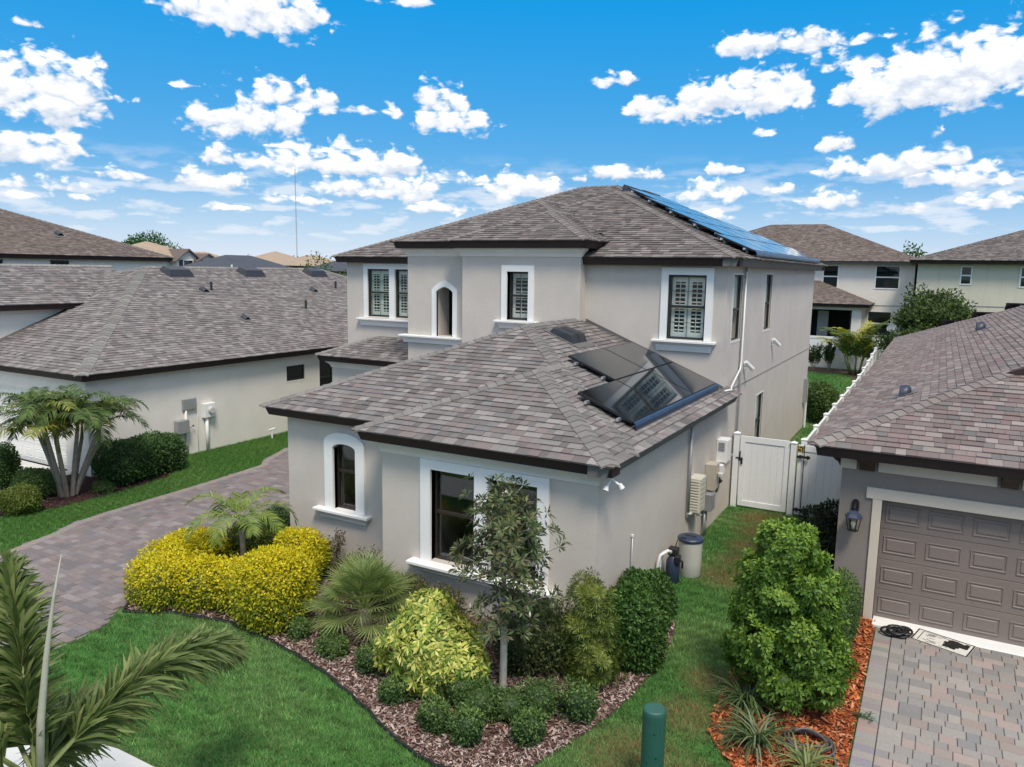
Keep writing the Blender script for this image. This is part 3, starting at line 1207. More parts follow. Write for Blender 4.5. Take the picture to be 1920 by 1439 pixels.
def sill(face, u0, u1, z, w, drop=0.24, proj=0.15, mat='trim_white', ret=0.10):
    """moulded sill: flat top board over a coved apron"""
    m = MB()
    face.box(m, u0, u1, z - 0.055, z, -0.12, proj, 0.008)
    prof = [(proj - 0.02, z - 0.056), (proj - 0.045, z - 0.085), (proj - 0.085, z - 0.12), (proj - 0.11, z - drop + 0.03), (proj - 0.115, z - drop)]
    ua, ub = u0 + 0.02, u1 - 0.02
    V, F = [], []
    n = len(prof)
    for (o, zz) in prof:
        ins = (prof[0][0] - o) * ret / 0.1
        V += [face.p(ua + ins, zz, o), face.p(ub - ins, zz, o), face.p(ub - ins, zz, -0.002), face.p(ua + ins, zz, -0.002)]
    for i in range(n - 1):
        for k in range(4):
            F.append((i * 4 + k, i * 4 + (k + 1) % 4, i * 4 + 4 + (k + 1) % 4, i * 4 + 4 + k))
    F += [(0, 1, 2, 3), tuple(reversed(range(4 * n - 4, 4 * n)))]
    m.mesh(V, F)
    return m.build('sill', mat, w)


CORNICE = [(0.0, 0.0), (0.025, 0.0), (0.030, 0.03), (0.045, 0.07), (0.085, 0.12), (0.135, 0.155), (0.145, 0.16), (0.145, 0.21), (0.0, 0.21)]


def cornice(path, parent, mat='cornice', prof=CORNICE):
    m = MB()
    m.sweep(path, prof)
    return m.build('cornice', mat, parent)

# ------------------------------------------------------------------ the two-storey house in the middle
rng = random.Random(7)
H = thing('house', 'pale grey two-storey stucco house with front wing and dark brown fascia, in the middle', 'house', (-8.5, 18.0, 0))
GE, UE, TE = 2.98, 6.05, 6.43
fy = lambda c: Face('y', c, -1)       # faces the street
fx = lambda c: Face('x', c, 1)        # faces right
fxl = lambda c: Face('x', c, -1)      # faces left
ST = 'stucco'
wall(fy(10.2), -8.2, -4.18, 0, 2.93, [(-7.16, -5.16, 0.83, 2.41)], H, ST)
wall(fxl(-8.2), 10.2, 10.97, 0, 2.93, [], H, ST)
wall(fy(10.97), -11.2, -8.2, 0, 2.93, [(-9.99, -9.43, 1.03, 2.36)], H, ST)
wall(fxl(-11.2), 10.97, 17.3, 0, 2.93, [], H, ST)
W1, W2, W3 = (17.93, 18.83, 4.14, 5.67), (21.60, 22.47, 4.18, 5.69), (21.28, 22.19, 0.9, 2.41)
wall(fx(-4.18), 10.2, 17.3, 0, 2.93, [], H, ST)
wall(fx(-4.18), 17.3, 30.5, 0, 5.9, [W1, W2, W3], H, ST)
wall(fy(17.3), -7.58, -4.18, 2.0, 5.9, [(-5.51, -4.63, 4.18, 5.65)], H, ST)
wall(fx(-7.58), 16.95, 17.3, 2.0, 6.28, [], H, ST, 0.15)
wall(fy(16.95), -10.93, -7.58, 2.0, 6.28, [(-9.58, -8.97, 4.45, 5.66)], H, ST)
wall(fxl(-10.93), 16.95, 17.3, 2.0, 6.28, [], H, ST, 0.15)
wall(fy(17.3), -12.95, -10.93, 2.0, 6.28, [(-11.98, -11.44, 3.88, 5.22)], H, ST)
wall(fxl(-12.95), 17.3, 19.2, 0.0, 6.28, [], H, ST)
wall(fy(19.2), -16.8, -12.95, 2.5, 5.9, [(-15.92, -14.0, 4.17, 5.66)], H, ST)
wall(fxl(-16.8), 19.2, 30.5, 0, 5.9, [], H, ST)
wall(Face('y', 30.5, 1), -16.8, -4.18, 0, 5.9, [], H, ST)
wall(fy(18.1), -16.5, -12.95, 0, 2.95, [], H, ST)
wall(fxl(-16.5), 18.1, 19.2, 0, 2.95, [], H, ST)
# expansion joint strip and its drip edge
one('joint_strip', 'screed', H, 'box', -4.186, -4.168, 17.31, 30.5, 2.975, 3.0)

# --- roofs
hb = Hip(-11.55, -3.87, 10.67, 17.3, GE, 0.405, rear=False)
hbump = Hip(-8.55, -3.876, 9.9, 13.4, GE + 0.004, 0.405, rear=False)
hstrip = Hip(-4.6, -3.87, 17.3, 17.8, GE, 0.405, front=False, rear=False, left=False)
hM = Hip(-17.1, -3.87, 18.9, 30.8, UE, 0.42)
hB = Hip(-13.25, -3.874, 17.0, 23.9, UE + 0.004, 0.42, rear=False)
hT = Hip(-13.26, -7.27, 17.0, 22.3, TE, 0.42, rear=False)
hC = Hip(-11.23, -7.276, 16.65, 19.8, TE + 0.004, 0.42, rear=False)
hS = Hip(-16.9, -12.9, 17.8, 19.3, 3.0, 0.40, rear=False, right=False)
roof = deck([hb, hbump, hstrip, hS], H, 'roof')
roof['label'] = 'grey shingled hip roof of the front wing'
yes = lambda p: 1.0
croof = deck([hM, hB, hT, hC], H, 'roof', cuts={hB: [(lambda p: p[0] + 7.59, yes), (lambda p: -7.59 - p[0], lambda p: p[1] - 18.5)]})
croof['label'] = 'brown grey shingled hip roof of the upper storey'
wingkeep = lambda x, y, z: not (y > 17.35 and x < -4.2) and not (y > 16.98 and -10.9 < x < -7.6)
pc = []
pc += shingles(hb, [hbump], SH_GARAGE, rng, keep=lambda x, y, z: wingkeep(x, y, z) and not (y > 17.25))
pc += shingles(hbump, [Hip(-11.55, -3.87, 10.67, 17.3, GE + 0.02, 0.405, rear=False)], SH_GARAGE, rng)
pc += shingles(hstrip, [], SH_GARAGE, rng)
pc += shingles(hS, [], SH_GARAGE, rng, want=('front', 'left'), keep=lambda x, y, z: y < 19.15)
lay(pc, roof, 'shingle', 300)
cp = caps(hb.hip_lines(), [hbump], rng, [(0.175, 0.166, 0.156), (0.19, 0.18, 0.168), (0.16, 0.150, 0.143)], keep=lambda x, y, z: y < 17.2)
cp += caps(hbump.hip_lines(), [hb], rng, [(0.175, 0.166, 0.156), (0.19, 0.18, 0.168), (0.16, 0.150, 0.143)])
cp += caps(hS.hip_lines(), [], rng, [(0.20, 0.19, 0.18)], keep=lambda x, y, z: y < 19.1)
lay(cp, roof, 'ridge_cap', 160)
pc = []
pc += shingles(hM, [hB, hT, hC], SH_MAIN, rng)
pc += shingles(hB, [Hip(-17.1, -3.87, 18.9, 30.8, UE + 0.02, 0.42), hT, hC], SH_MAIN, rng, keep=lambda x, y, z: x > -7.6 or y > 18.6)
pc += shingles(hT, [hM, hB, hC], SH_MAIN, rng)
pc += shingles(hC, [Hip(-13.26, -7.27, 17.0, 22.3, TE + 0.02, 0.42, rear=False), hM, hB], SH_MAIN, rng)
lay(pc, croof, 'shingle', 0)
capc = [(0.17, 0.152, 0.142), (0.19, 0.17, 0.16), (0.155, 0.135, 0.125)]
cp = caps(hM.hip_lines(), [hB, hT, hC], rng, capc) + caps(hB.hip_lines(), [hM, hT, hC], rng, capc) + caps(hT.hip_lines(), [hM, hB, hC], rng, capc) + caps(hC.hip_lines(), [hM, hB, hT], rng, capc)
lay(cp, croof, 'ridge_cap', 0, stuffname='ridge_caps')

fascia([(-11.55, 17.2, GE), (-11.55, 10.67, GE), (-8.55, 10.67, GE), (-8.55, 9.9, GE), (-3.87, 9.9, GE)], H)
fascia([(-3.87, 9.9, GE - 0.001), (-3.87, 17.8, GE - 0.001), (-4.17, 17.8, GE - 0.001)], H, 'grey_and_lit_brown')  # right eave: same brown boards, painted lighter as if lit
fascia([(-7.575, 17.0, UE), (-3.87, 17.0, UE)], H)
fascia([(-3.87, 17.0, UE - 0.001), (-3.87, 30.8, UE - 0.001)], H, 'grey_and_lit_brown')  # upper right eave: light on the brown fascia put into its colour
fascia([(-3.88, 30.8, UE), (-17.1, 30.8, UE), (-17.1, 18.9, UE), (-12.96, 18.9, UE)], H)
fascia([(-13.26, 19.9, TE), (-13.26, 17.0, TE), (-11.23, 17.0, TE), (-11.23, 16.65, TE), (-7.27, 16.65, TE), (-7.27, 17.95, TE)], H)
fascia([(-16.9, 19.2, 3.0), (-16.9, 17.8, 3.0), (-12.94, 17.8, 3.0)], H)
cornice([(-8.2, 10.96, 2.575), (-8.2, 10.2, 2.575), (-4.18, 10.2, 2.575), (-4.18, 10.22, 2.575)], H)
cornice([(-12.95, 19.0, 6.03), (-12.95, 17.3, 6.03), (-10.93, 17.3, 6.03), (-10.93, 16.95, 6.03), (-7.58, 16.95, 6.03), (-7.58, 17.05, 6.03)], H)
cornice([(-16.5, 19.1, 2.60), (-16.5, 18.1, 2.60), (-12.96, 18.1, 2.60)], H)
# step flashing where the wing roof meets the upper wall
fl = MB()
for i in range(26):
    x0, x1 = -7.55 + i * 0.131, -7.55 + (i + 1) * 0.131
    za, zb = GE + .405 * (-3.87 - x0), GE + .405 * (-3.87 - x1)
    za, zb = min(za, GE + .405 * 3.84), min(zb, GE + .405 * 3.84)
    fl.mesh([(x0, 17.297, za + .02), (x1, 17.297, zb + .02), (x1, 17.297, zb + .085), (x0, 17.297, za + .085), (x0, 17.286, za + .02), (x1, 17.286, zb + .02), (x1, 17.286, zb + .085), (x0, 17.286, za + .085)],
            [(0, 1, 2, 3), (4, 5, 6, 7), (2, 3, 7, 6), (0, 1, 5, 4)])
fl.build('flashing', 'grey_and_lit_brown', H)

# --- windows
F = fy(10.2)
for (a, b) in ((-7.16, -6.30), (-6.05, -5.16)):
    w = sash(F, a, b, 0.83, 2.41, H, rail=1.66, mat='sash_brown', o=-0.12)
    room(F, a, b, 0.83, 2.41, w, 0.8)
casing(F, -7.16, -5.16, 0.802, 2.41, w, 0.20, 0.05, mid=(-6.30, -6.05), hw=0.16)
sill(F, -7.56, -4.80, 0.80, w, 0.16, 0.20)
F = fy(10.97)
w = sash(F, -9.99, -9.43, 1.05, 2.36, H, rail=1.80, arch=(2.27, 2.36), mat='sash_brown', o=-0.11)
room(F, -9.99, -9.43, 1.03, 2.36, w, 0.8)
casing(F, -9.99, -9.43, 1.04, 2.36, w, 0.215, 0.05, arch=(2.26, 2.36))
sill(F, -10.44, -9.08, 1.035, w, 0.19, 0.16)
F = fy(16.95)
w = sash(F, -9.58, -8.97, 4.45, 5.66, H, rail=5.06, grid=(2, 2), o=-0.13)
room(F, -9.58, -8.97, 4.45, 5.66, w, 0.7)
shutters(F, -9.53, -9.02, 4.50, 5.61, w, 1, 5.06, o=-0.20)
casing(F, -9.58, -8.97, 4.44, 5.66, w, 0.155, 0.05, back=-0.16)
sill(F, -9.90, -8.66, 4.435, w, 0.20, 0.15)
F = fy(17.3)
w = sash(F, -5.51, -4.63, 4.18, 5.65, H, rail=4.93, grid=(2, 2), o=-0.05)
room(F, -5.51, -4.63, 4.18, 5.65, w, 0.7)
shutters(F, -5.46, -4.68, 4.23, 5.60, w, 2, 4.93, o=-0.12)
casing(F, -5.51, -4.63, 4.165, 5.65, w, 0.165, 0.045, back=-0.07)
sill(F, -5.84, -4.35, 4.16, w, 0.25, 0.16)
F = fy(19.2)
for (a, b) in ((-15.92, -15.07), (-14.85, -14.0)):
    w = sash(F, a, b, 4.17, 5.66, H, rail=4.93, grid=(2, 2), o=-0.05)
    room(F, a, b, 4.17, 5.66, w, 0.7)
    shutters(F, a + .05, b - .05, 4.22, 5.61, w, 2, 4.93, o=-0.12)
casing(F, -15.92, -14.0, 4.12, 5.66, w, 0.17, 0.045, back=-0.07, mid=(-15.07, -14.85))
sill(F, -16.32, -13.6, 4.11, w, 0.23, 0.16)
# arched niche in the turret
F = fy(17.3)
nm = MB()
F.ring(nm, arch_poly(-12.12, -11.30, 3.88, 5.12, 5.385, 10, 0.6), arch_poly(-11.98, -11.44, 3.881, 5.08, 5.225, 10, 0.6), -0.06, 0.045)
niche = nm.build('niche_surround', 'trim_white', H)
nr = MB()
P = F.p
nr.poly([P(-11.99, 3.875, -.06), P(-11.99, 5.3, -.06), P(-11.99, 5.3, -.62), P(-11.99, 3.875, -.62)])
nr.poly([P(-11.43, 3.875, -.06), P(-11.43, 5.3, -.06), P(-11.43, 5.3, -.62), P(-11.43, 3.875, -.62)])
nr.poly([P(-11.99, 3.878, -.06), P(-11.43, 3.878, -.06), P(-11.43, 3.878, -.62), P(-11.99, 3.878, -.62)])
nr.poly([P(-11.99, 5.3, -.06), P(-11.43, 5.3, -.06), P(-11.43, 5.3, -.62), P(-11.99, 5.3, -.62)])
nr.build('niche_lining', ST, niche, fix=False)
room(F, -11.985, -11.435, 3.88, 5.29, niche, 1.2, o=-0.621)
sill(F, -13.17, -10.94, 3.875, niche, 0.21, 0.17)
# windows in the right-hand wall
F = fx(-4.18)
for (a, b, c, d), rl, nmx in ((W1, 4.86, 1), (W2, 4.90, 1), (W3, 1.65, 0)):
    w = sash(F, a, b, c, d, H, rail=rl, mat='sash_dark', o=-0.07, fw=0.035)
    room(F, a, b, c, d, w, 0.6)
    bl = MB()
    F.box(bl, a + .035, b - .035, rl, d - .04 - (0.25 if a > 20 and nmx else 0), -0.13, -0.12)
    if not nmx:
        F.box(bl, a + .035, b - .3, c + .5, d - .04, -0.145, -0.14)
    bl.build('blind', 'blind', w)
    so = MB()
    F.ring(so, [(a - .05, c - .05), (b + .05, c - .05), (b + .05, d + .04), (a - .05, d + .04)], [(a, c), (b, c), (b, d), (a, d)], -0.012, 0.008)
    so.build('casing', 'stucco_white', w)
# off-ridge vents
vm = MB()
for (y0, y1) in ((14.76, 15.12), (15.14, 15.52)):
    z = GE + .405 * (-3.87 + 7.0)
    vm.mesh([(-7.30, y0, z + .14), (-6.72, y0, z - .10), (-6.72, y1, z - .10), (-7.30, y1, z + .14), (-7.22, y0 + .03, z + .235), (-6.80, y0 + .03, z + .10), (-6.80, y1 - .03, z + .10), (-7.22, y1 - .03, z + .235)],
            [(0, 1, 5, 4), (1, 2, 6, 5), (2, 3, 7, 6), (3, 0, 4, 7), (4, 5, 6, 7), (0, 3, 2, 1)])
vm.build('roof_vent', 'vent_black', roof)
vf = MB()
z = GE + .405 * (-3.87 + 7.0)
vf.obox((-6.98, 15.14, z + .018), (.42, 0, -.170), (0, .44, 0), (.002, 0, .005))
vf.build('vent_flange', 'grey_and_lit_brown', roof)
vm = MB()
for (y0, y1) in ((24.2, 24.9), (26.0, 26.7)):
    x = -9.2
    z = UE + .42 * (-3.87 - x)
    vm.mesh([(x - .25, y0, z + .10), (x + .35, y0, z - .14), (x + .35, y1, z - .14), (x - .25, y1, z + .10), (x - .18, y0 + .04, z + .24), (x + .25, y0 + .04, z + .09), (x + .25, y1 - .04, z + .09), (x - .18, y1 - .04, z + .24)],
            [(0, 1, 5, 4), (1, 2, 6, 5), (2, 3, 7, 6), (3, 0, 4, 7), (4, 5, 6, 7), (0, 3, 2, 1)])
    vm.build('roof_vent', 'vent_blue', croof)
    vm = MB()
# weather bird-stop at the left eave tip
one('gutter_spike', 'galv', H, 'tube', [(-17.05, 18.95, 6.06), (-17.22, 18.9, 6.20)], [.02, .008], 6)


# ------------------------------------------------------------------ solar panels
def panel(x0, x1, y0, y1, hz, sl, off, label, rowname, group):
    """landscape module on a plane falling to the right; x1 is the low edge"""
    zl = hz + sl * (-3.87 - x1) + off
    zh = hz + sl * (-3.87 - x0) + off
    L = math.hypot(x1 - x0, zh - zl)
    n = Vector((sl, 0, 1)).normalized()
    v = Vector((x0 - x1, 0, zh - zl)) / L
    o = Vector((x1, y0, zl))
    W = y1 - y0
    root = thing('solar_panel', label, 'solar panel', (x1, y0, zl), group)
    g = MB()
    c = o + v * (L / 2) + Vector((0, W / 2, 0))
    g.obox(c + n * 0.001, v * (L / 2 - .012), Vector((0, W / 2 - .012, 0)), n * 0.012)
    g.build('cell_glass', 'solar_glass', root)
    m = MB()
    for (cc, a, b2) in ((o + Vector((0, W / 2, 0)) + v * .006, v * .006, Vector((0, W / 2, 0))), (o + Vector((0, W / 2, 0)) + v * (L - .006), v * .006, Vector((0, W / 2, 0))),
                        (o + v * (L / 2) + Vector((0, .006, 0)), v * (L / 2 - .012), Vector((0, .006, 0))), (o + v * (L / 2) + Vector((0, W - .006, 0)), v * (L / 2 - .012), Vector((0, .006, 0)))):
        m.obox(cc - n * .006, a, b2, n * .021)
    m.build('frame', 'panel_frame', root)
    return root


ordw = ['first', 'second', 'third', 'fourth', 'fifth', 'sixth', 'seventh']
GR = 'solar panels on the front wing roof'
S1 = ((-5.235, -4.245, 11.73, 3), (-6.235, -5.255, 13.47, 2))
for r, (xa, xb, ys, n) in enumerate(S1):
    for i in range(n):
        panel(xa, xb, ys + i * 1.77 + .01, ys + (i + 1) * 1.77 - .01, GE, .405, 0.13,
              'black solar panel on the front wing roof, %s row, %s from the front hip' % (('lower', 'upper')[r], ordw[i]), '', GR)
GR2 = 'solar panels on the upper roof'
rows = [(-4.90, -3.95, 18.75, 6), (-5.88, -4.93, 19.85, 5), (-6.86, -5.91, 20.9, 4), (-7.84, -6.89, 21.9, 3), (-8.82, -7.87, 23.1, 2)]
for r, (xa, xb, ys, n) in enumerate(rows):
    for i in range(n):
        panel(xa, xb, ys + i * 1.77 + .01, ys + (i + 1) * 1.77 - .01, UE, .42, 0.16,
              'solar panel on the upper roof, %s row above the eave, %s from the front' % (ordw[r], ordw[i]), '', GR2)


def rail_set(name, rows_, hz, sl, off, label, skirt_y, skirt_x, skirtmat):
    root = thing(name, label, 'panel rails', (rows_[0][1], rows_[0][2], hz + sl * (-3.87 - rows_[0][1])))
    pl = lambda x, h: hz + sl * (-3.87 - x) + h
    for (xa, xb, ys, n) in rows_:
        for f in (0.22, 0.8):
            x = xb + (xa - xb) * f
            one('rail', 'alu', root, 'box', x - .02, x + .02, ys - .12, ys + n * 1.77 + .08, pl(x, off - .075), pl(x, off - .028))
            y = ys + .25
            while y < ys + n * 1.77:
                one('mount_foot', 'galv', root, 'box', x - .03, x + .03, y - .03, y + .03, pl(x, -.02), pl(x, off - .0755))
                y += 1.4
    m = MB()
    y0, y1 = skirt_y
    prof = [(0.012, off + .012), (0.045, off + .002), (0.065, off - .03), (0.07, off - .075), (0.06, off - .115), (0.045, off - .115), (0.055, off - .075), (0.05, off - .035), (0.035, off - .012), (0.012, off - .004)]
    segs = int(round((y1 - y0) / 0.9))
    for i in range(segs):
        a, b2 = y0 + (y1 - y0) * i / segs + .006, y0 + (y1 - y0) * (i + 1) / segs - .006
        q = MB()
        n = len(prof)
        V = [(skirt_x + o, yy, pl(skirt_x, zz) - sl * o) for yy in (a, b2) for (o, zz) in prof]
        q.mesh(V, [(k, (k + 1) % n, n + (k + 1) % n, n + k) for k in range(n)] + [tuple(range(n)), tuple(reversed(range(n, 2 * n)))])
        q.build('skirt', skirtmat, root)
    return root


rail_set('panel_rack', S1, GE, .405, 0.13, 'aluminium rails and blue skirt under the front wing solar panels', (11.73, 17.04), -4.24, 'skirt_blue')
rail_set('panel_rack', rows, UE, .42, 0.16, 'rails and skirt under the solar panels of the upper roof', (18.75, 29.37), -3.945, 'skirt_blue')

# ------------------------------------------------------------------ left neighbour, single storey
LN = thing('house', 'single-storey white stucco house with large grey hip roof at left', 'house', (-26, 22, 0))
lb = Hip(-33.0, -19.2, 11.7, 34.7, 2.84, 0.40)
lt = Hip(-31.0, -25.0, 10.6, 18.5, 4.40, 0.40, rear=False)
wall(fx(-19.53), 12.0, 34.4, 0, 2.8, [(19.14, 20.0, 1.76, 2.28), (20.75, 21.45, 1.3, 2.42)], LN, 'stucco_white')
wall(fy(12.0), -32.7, -19.53, 0, 2.8, [(-25.4, -20.6, 0, 2.2)], LN, 'stucco_white')
wall(Face('y', 34.4, 1), -32.7, -19.53, 0, 2.8, [], LN, 'stucco_white')
wall(fx(-25.35), 10.95, 16.5, 2.5, 4.3, [], LN, 'stucco_white')
wall(fy(10.95), -30.7, -25.35, 0, 4.3, [], LN, 'stucco_white')
lr = deck([lb, lt], LN, 'roof')
pc = shingles(lb, [lt], SH_LEFT, rng, want=('front', 'right'), keep=lambda x, y, z: not (x < -25.35 and y < 15.4 and x > -30.8))
pc += shingles(lt, [lb], SH_LEFT, rng, want=('right', 'front'))
lay(pc, lr, 'shingle', 0)
cp = caps(lb.hip_lines(), [lt], rng, [(0.19, 0.185, 0.17), (0.215, 0.205, 0.19), (0.175, 0.165, 0.155)], half=0.17, step=.2) + caps(lt.hip_lines(), [lb], rng, [(0.22, 0.21, 0.2)])
lay(cp, lr, 'ridge_cap', 0, stuffname='ridge_caps')
FS = [(0.0, -0.004), (-0.012, -0.055), (-0.030, -0.060), (-0.06, -0.20), (-0.34, -0.20), (-0.34, -0.03)]
fascia([(-33.0, 11.7, 2.84), (-19.2, 11.7, 2.84), (-19.2, 34.7, 2.84)], LN, prof=FS)
fascia([(-31.0, 16, 4.40), (-31.0, 10.6, 4.40), (-25.0, 10.6, 4.40), (-25.0, 15.9, 4.40)], LN, prof=FS)
F = fx(-19.53)
for (a, b, c, d) in ((19.14, 20.0, 1.76, 2.28), (20.75, 21.45, 1.3, 2.42)):
    w = sash(F, a, b, c, d, LN, rail=None if d - c < .8 else 1.7, o=-0.05, glass='glass_dark')
    room(F, a, b, c, d, w, 0.5)
    so = MB()
    F.ring(so, [(a - .05, c - .05), (b + .05, c - .05), (b + .05, d + .04), (a - .05, d + .04)], [(a, c), (b, c), (b, d), (a, d)], -0.012, 0.008)
    so.build('casing', 'stucco_white', w)


def garage_door(face, u0, u1, z0, z1, parent, mat, cols, rows_, o=-0.14, pw=0.50, ph=0.29):
    d = MB()
    hgt = (z1 - z0) / rows_
    wid = (u1 - u0) / cols
    for r in range(rows_):
        face.box(d, u0, u1, z0 + r * hgt + .004, z0 + (r + 1) * hgt - .004, o - .045, o, 0.004)
    door = d.build('garage_door', mat, parent)
    for r in range(rows_):
        for c in range(cols):
            uc, zc = u0 + (c + .5) * wid, z0 + (r + .5) * hgt
            m = MB()
            a, b2 = pw / 2, ph / 2
            ring = lambda k: [(uc - a * 1 + k, zc - b2 + k), (uc + a - k, zc - b2 + k), (uc + a - k, zc + b2 - k), (uc - a + k, zc + b2 - k)]
            lv = [(0.0, -0.002), (0.006, 0.012), (0.016, 0.012), (0.036, -0.012), (0.060, 0.012)]
            V = []
            for (k, oo) in lv:
                V += [face.p(u, z, o + oo) for (u, z) in ring(k)]
            Fc = []
            for i in range(len(lv) - 1):
                for k in range(4):
                    Fc.append((i * 4 + k, i * 4 + (k + 1) % 4, i * 4 + 4 + (k + 1) % 4, i * 4 + 4 + k))
            Fc.append(tuple(range(len(lv) * 4 - 4, len(lv) * 4)))
            m.mesh(V, Fc)
            m.build('panel', mat, door)
    return door


garage_door(fy(12.0), -25.4, -20.6, 0.0, 2.2, LN, 'door_white', 8, 4, pw=.46, ph=.3)
# roof vents on the left house: along the ridge, turbine and pipes lower down
rz = lambda x: 2.84 + .40 * (-19.2 - x)
for y in (19.5, 23.1, 26.9):
    m = MB()
    x = -25.45
    m.mesh([(x - .30, y - .55, rz(x - .3) + .01), (x + .32, y - .55, rz(x + .32) + .01), (x + .32, y + .55, rz(x + .32) + .01), (x - .30, y + .55, rz(x - .3) + .01),
            (x - .25, y - .42, rz(x) + .30), (x + .20, y - .42, rz(x) + .17), (x + .20, y + .42, rz(x) + .17), (x - .25, y + .42, rz(x) + .30)],
           [(0, 1, 5, 4), (1, 2, 6, 5), (2, 3, 7, 6), (3, 0, 4, 7), (4, 5, 6, 7), (0, 3, 2, 1)])
    m.build('roof_vent', 'vent_black', lr)


def gooseneck(x, y, rzf, s, parent, mat='vent_black', face=1.0):
    """hooded roof exhaust: half-round hood on a flange, mouth towards the camera side"""
    m = MB()
    n = 9
    V, Fc = [], []
    for k in range(n + 1):
        a = math.pi * k / n
        V += [(x - .02, y - math.cos(a) * s, rzf(x) - .03 + math.sin(a) * s * 1.15), (x + s * 1.3, y - math.cos(a) * s * .8, rzf(x + s * 1.3) - .03 + math.sin(a) * s * .95)]
    for k in range(n):
        Fc.append((2 * k, 2 * k + 1, 2 * k + 3, 2 * k + 2))
    Fc.append(tuple(range(0, 2 * n + 2, 2)))
    m.mesh(V, Fc)
    m.build('exhaust_hood', mat, parent)
    f = MB()
    z = rzf(x)
    sl = rzf(x + 1) - z
    f.obox((x + s * .5, y, rzf(x + s * .5) + .022), (s * 1.3, 0, s * 1.3 * sl), (0, s * 1.35, 0), (0, 0, .004))
    f.build('vent_flange', 'grey_and_lit_brown', parent)


gooseneck(-24.0, 19.45, rz, .17, lr)
gooseneck(-23.8, 24.95, rz, .17, lr)
gooseneck(-21.7, 19.3, rz, .16, lr)
for (x, y) in ((-24.0, 19.85), (-23.95, 26.6), (-22.2, 22.9)):
    one('vent_pipe', 'vent_black', lr, 'tube', [(x, y, rz(x) - .05), (x, y, rz(x) + .33)], .045, 10)

# ------------------------------------------------------------------ right neighbour
RN = thing('house', 'taupe single-storey house with reddish grey roof and garage door at right', 'house', (3, 20, 0))
RE = 2.98
ra = Hip(-1.62, 7.6, 13.1, 16.2, RE, 0.40, rear=False)
rb = Hip(-1.626, 9.6, 15.9, 38.0, RE - 0.004, 0.40, front=False)
wall(fy(13.5), -1.2, 7.2, 0, 2.95, [(-0.56, 4.4, 0, 2.1)], RN, 'stucco_taupe')
wall(fxl(-1.2), 13.5, 37.6, 0, 2.95, [], RN, 'stucco_taupe')
rr = deck([ra, rb], RN, 'roof')
pc = shingles(ra, [], SH_RIGHT, rng, want=('front', 'left'), keep=lambda x, y, z: y < 15.9)
pc += shingles(rb, [], SH_RIGHT, rng, want=('left', 'rear'), keep=lambda x, y, z: x < 5)
lay(pc, rr, 'shingle', 300)
cp = caps([l for l in ra.hip_lines() if l[0][0] < 2], [], rng, [(0.19, 0.165, 0.155), (0.215, 0.19, 0.175), (0.175, 0.15, 0.142)], keep=lambda x, y, z: y < 15.85)
cp += caps(rb.hip_lines(), [], rng, [(0.24, 0.205, 0.19)], keep=lambda x, y, z: x < 5)
lay(cp, rr, 'ridge_cap', 60)
fascia([(-1.62, 38.0, RE - .001), (-1.62, 13.1, RE - .001), (7.6, 13.1, RE - .001)], RN, prof=FS)
# gable above the garage roof
gm = MB()
zg = lambda x: RE + .40 * (x + 1.626)
gm.poly([(.85, 15.93, 3.6), (5.2, 15.93, 3.6), (5.2, 15.93, zg(5.2) - .05), (.85, 15.93, zg(.85) - .05)])
gm.poly([(.85, 15.99, 3.6), (5.2, 15.99, 3.6), (5.2, 15.99, zg(5.2) - .05), (.85, 15.99, zg(.85) - .05)])
gm.build('gable', 'gable_siding', RN, fix=False)
gf = MB()
gf.mesh([(.70, 15.72, zg(.70) - .17), (5.2, 15.72, zg(5.2) - .17), (5.2, 15.72, zg(5.2)), (.70, 15.72, zg(.70)), (.70, 15.925, zg(.70) - .17), (5.2, 15.925, zg(5.2) - .17), (5.2, 15.925, zg(5.2)), (.70, 15.925, zg(.70))],
        [(0, 1, 2, 3), (4, 7, 6, 5), (0, 4, 5, 1), (3, 2, 6, 7), (0, 3, 7, 4)])
gf.build('rake_board', 'fascia_brown', RN)
# frieze boards between brackets
F = fy(13.5)
bx = [-1.2, -0.98, -0.66, 0.98, 1.30, 2.94, 3.26, 4.9, 5.22]
for i in range(0, 8, 2):
    m = MB()
    F.box(m, bx[i] - (0.025 if i == 0 else 0), bx[i + 1], 2.555, 2.79, 0.001, 0.035, 0.004)
    m.build('frieze_board', 'trim_cream', RN)
for i in range(1, 8, 2):
    m = MB()
    u0, u1 = bx[i] + .05, bx[i + 1] - .05
    prof = [(0, 2.555), (.06, 2.56), (.10, 2.60), (.13, 2.66), (.20, 2.69), (.25, 2.74), (.27, 2.79), (0, 2.79)]
    n = len(prof)
    V = [F.p(u0, z, o + .001) for (o, z) in prof] + [F.p(u1, z, o + .001) for (o, z) in prof]
    m.mesh(V, [tuple(range(n)), tuple(reversed(range(n, 2 * n)))] + [(k, (k + 1) % n, n + (k + 1) % n, n + k) for k in range(n)])
    m.build('bracket', 'bracket_brown', RN)
m = MB()
G = fxl(-1.2)
V = [G.p(y, z, o + .001) for y in (13.75, 13.9) for (o, z) in [(0, 2.50), (.06, 2.52), (.09, 2.58), (.15, 2.62), (.20, 2.69), (.26, 2.74), (.28, 2.79), (0, 2.79)]]
m.mesh(V, [tuple(range(8)), tuple(reversed(range(8, 16)))] + [(k, (k + 1) % 8, 8 + (k + 1) % 8, 8 + k) for k in range(8)])
m.build('bracket', 'bracket_brown', RN)
tr = MB()
F.box(tr, -0.80, 4.62, 2.10, 2.285, -0.10, 0.035, 0.004)
tr.build('door_head_trim', 'trim_cream', RN)
for (a, b) in ((-0.70, -0.56), (4.4, 4.54)):
    m = MB()
    F.box(m, a, b, 0.0, 2.099, -0.12, 0.030, 0.004)
    m.build('door_side_trim', 'trim_cream', RN)
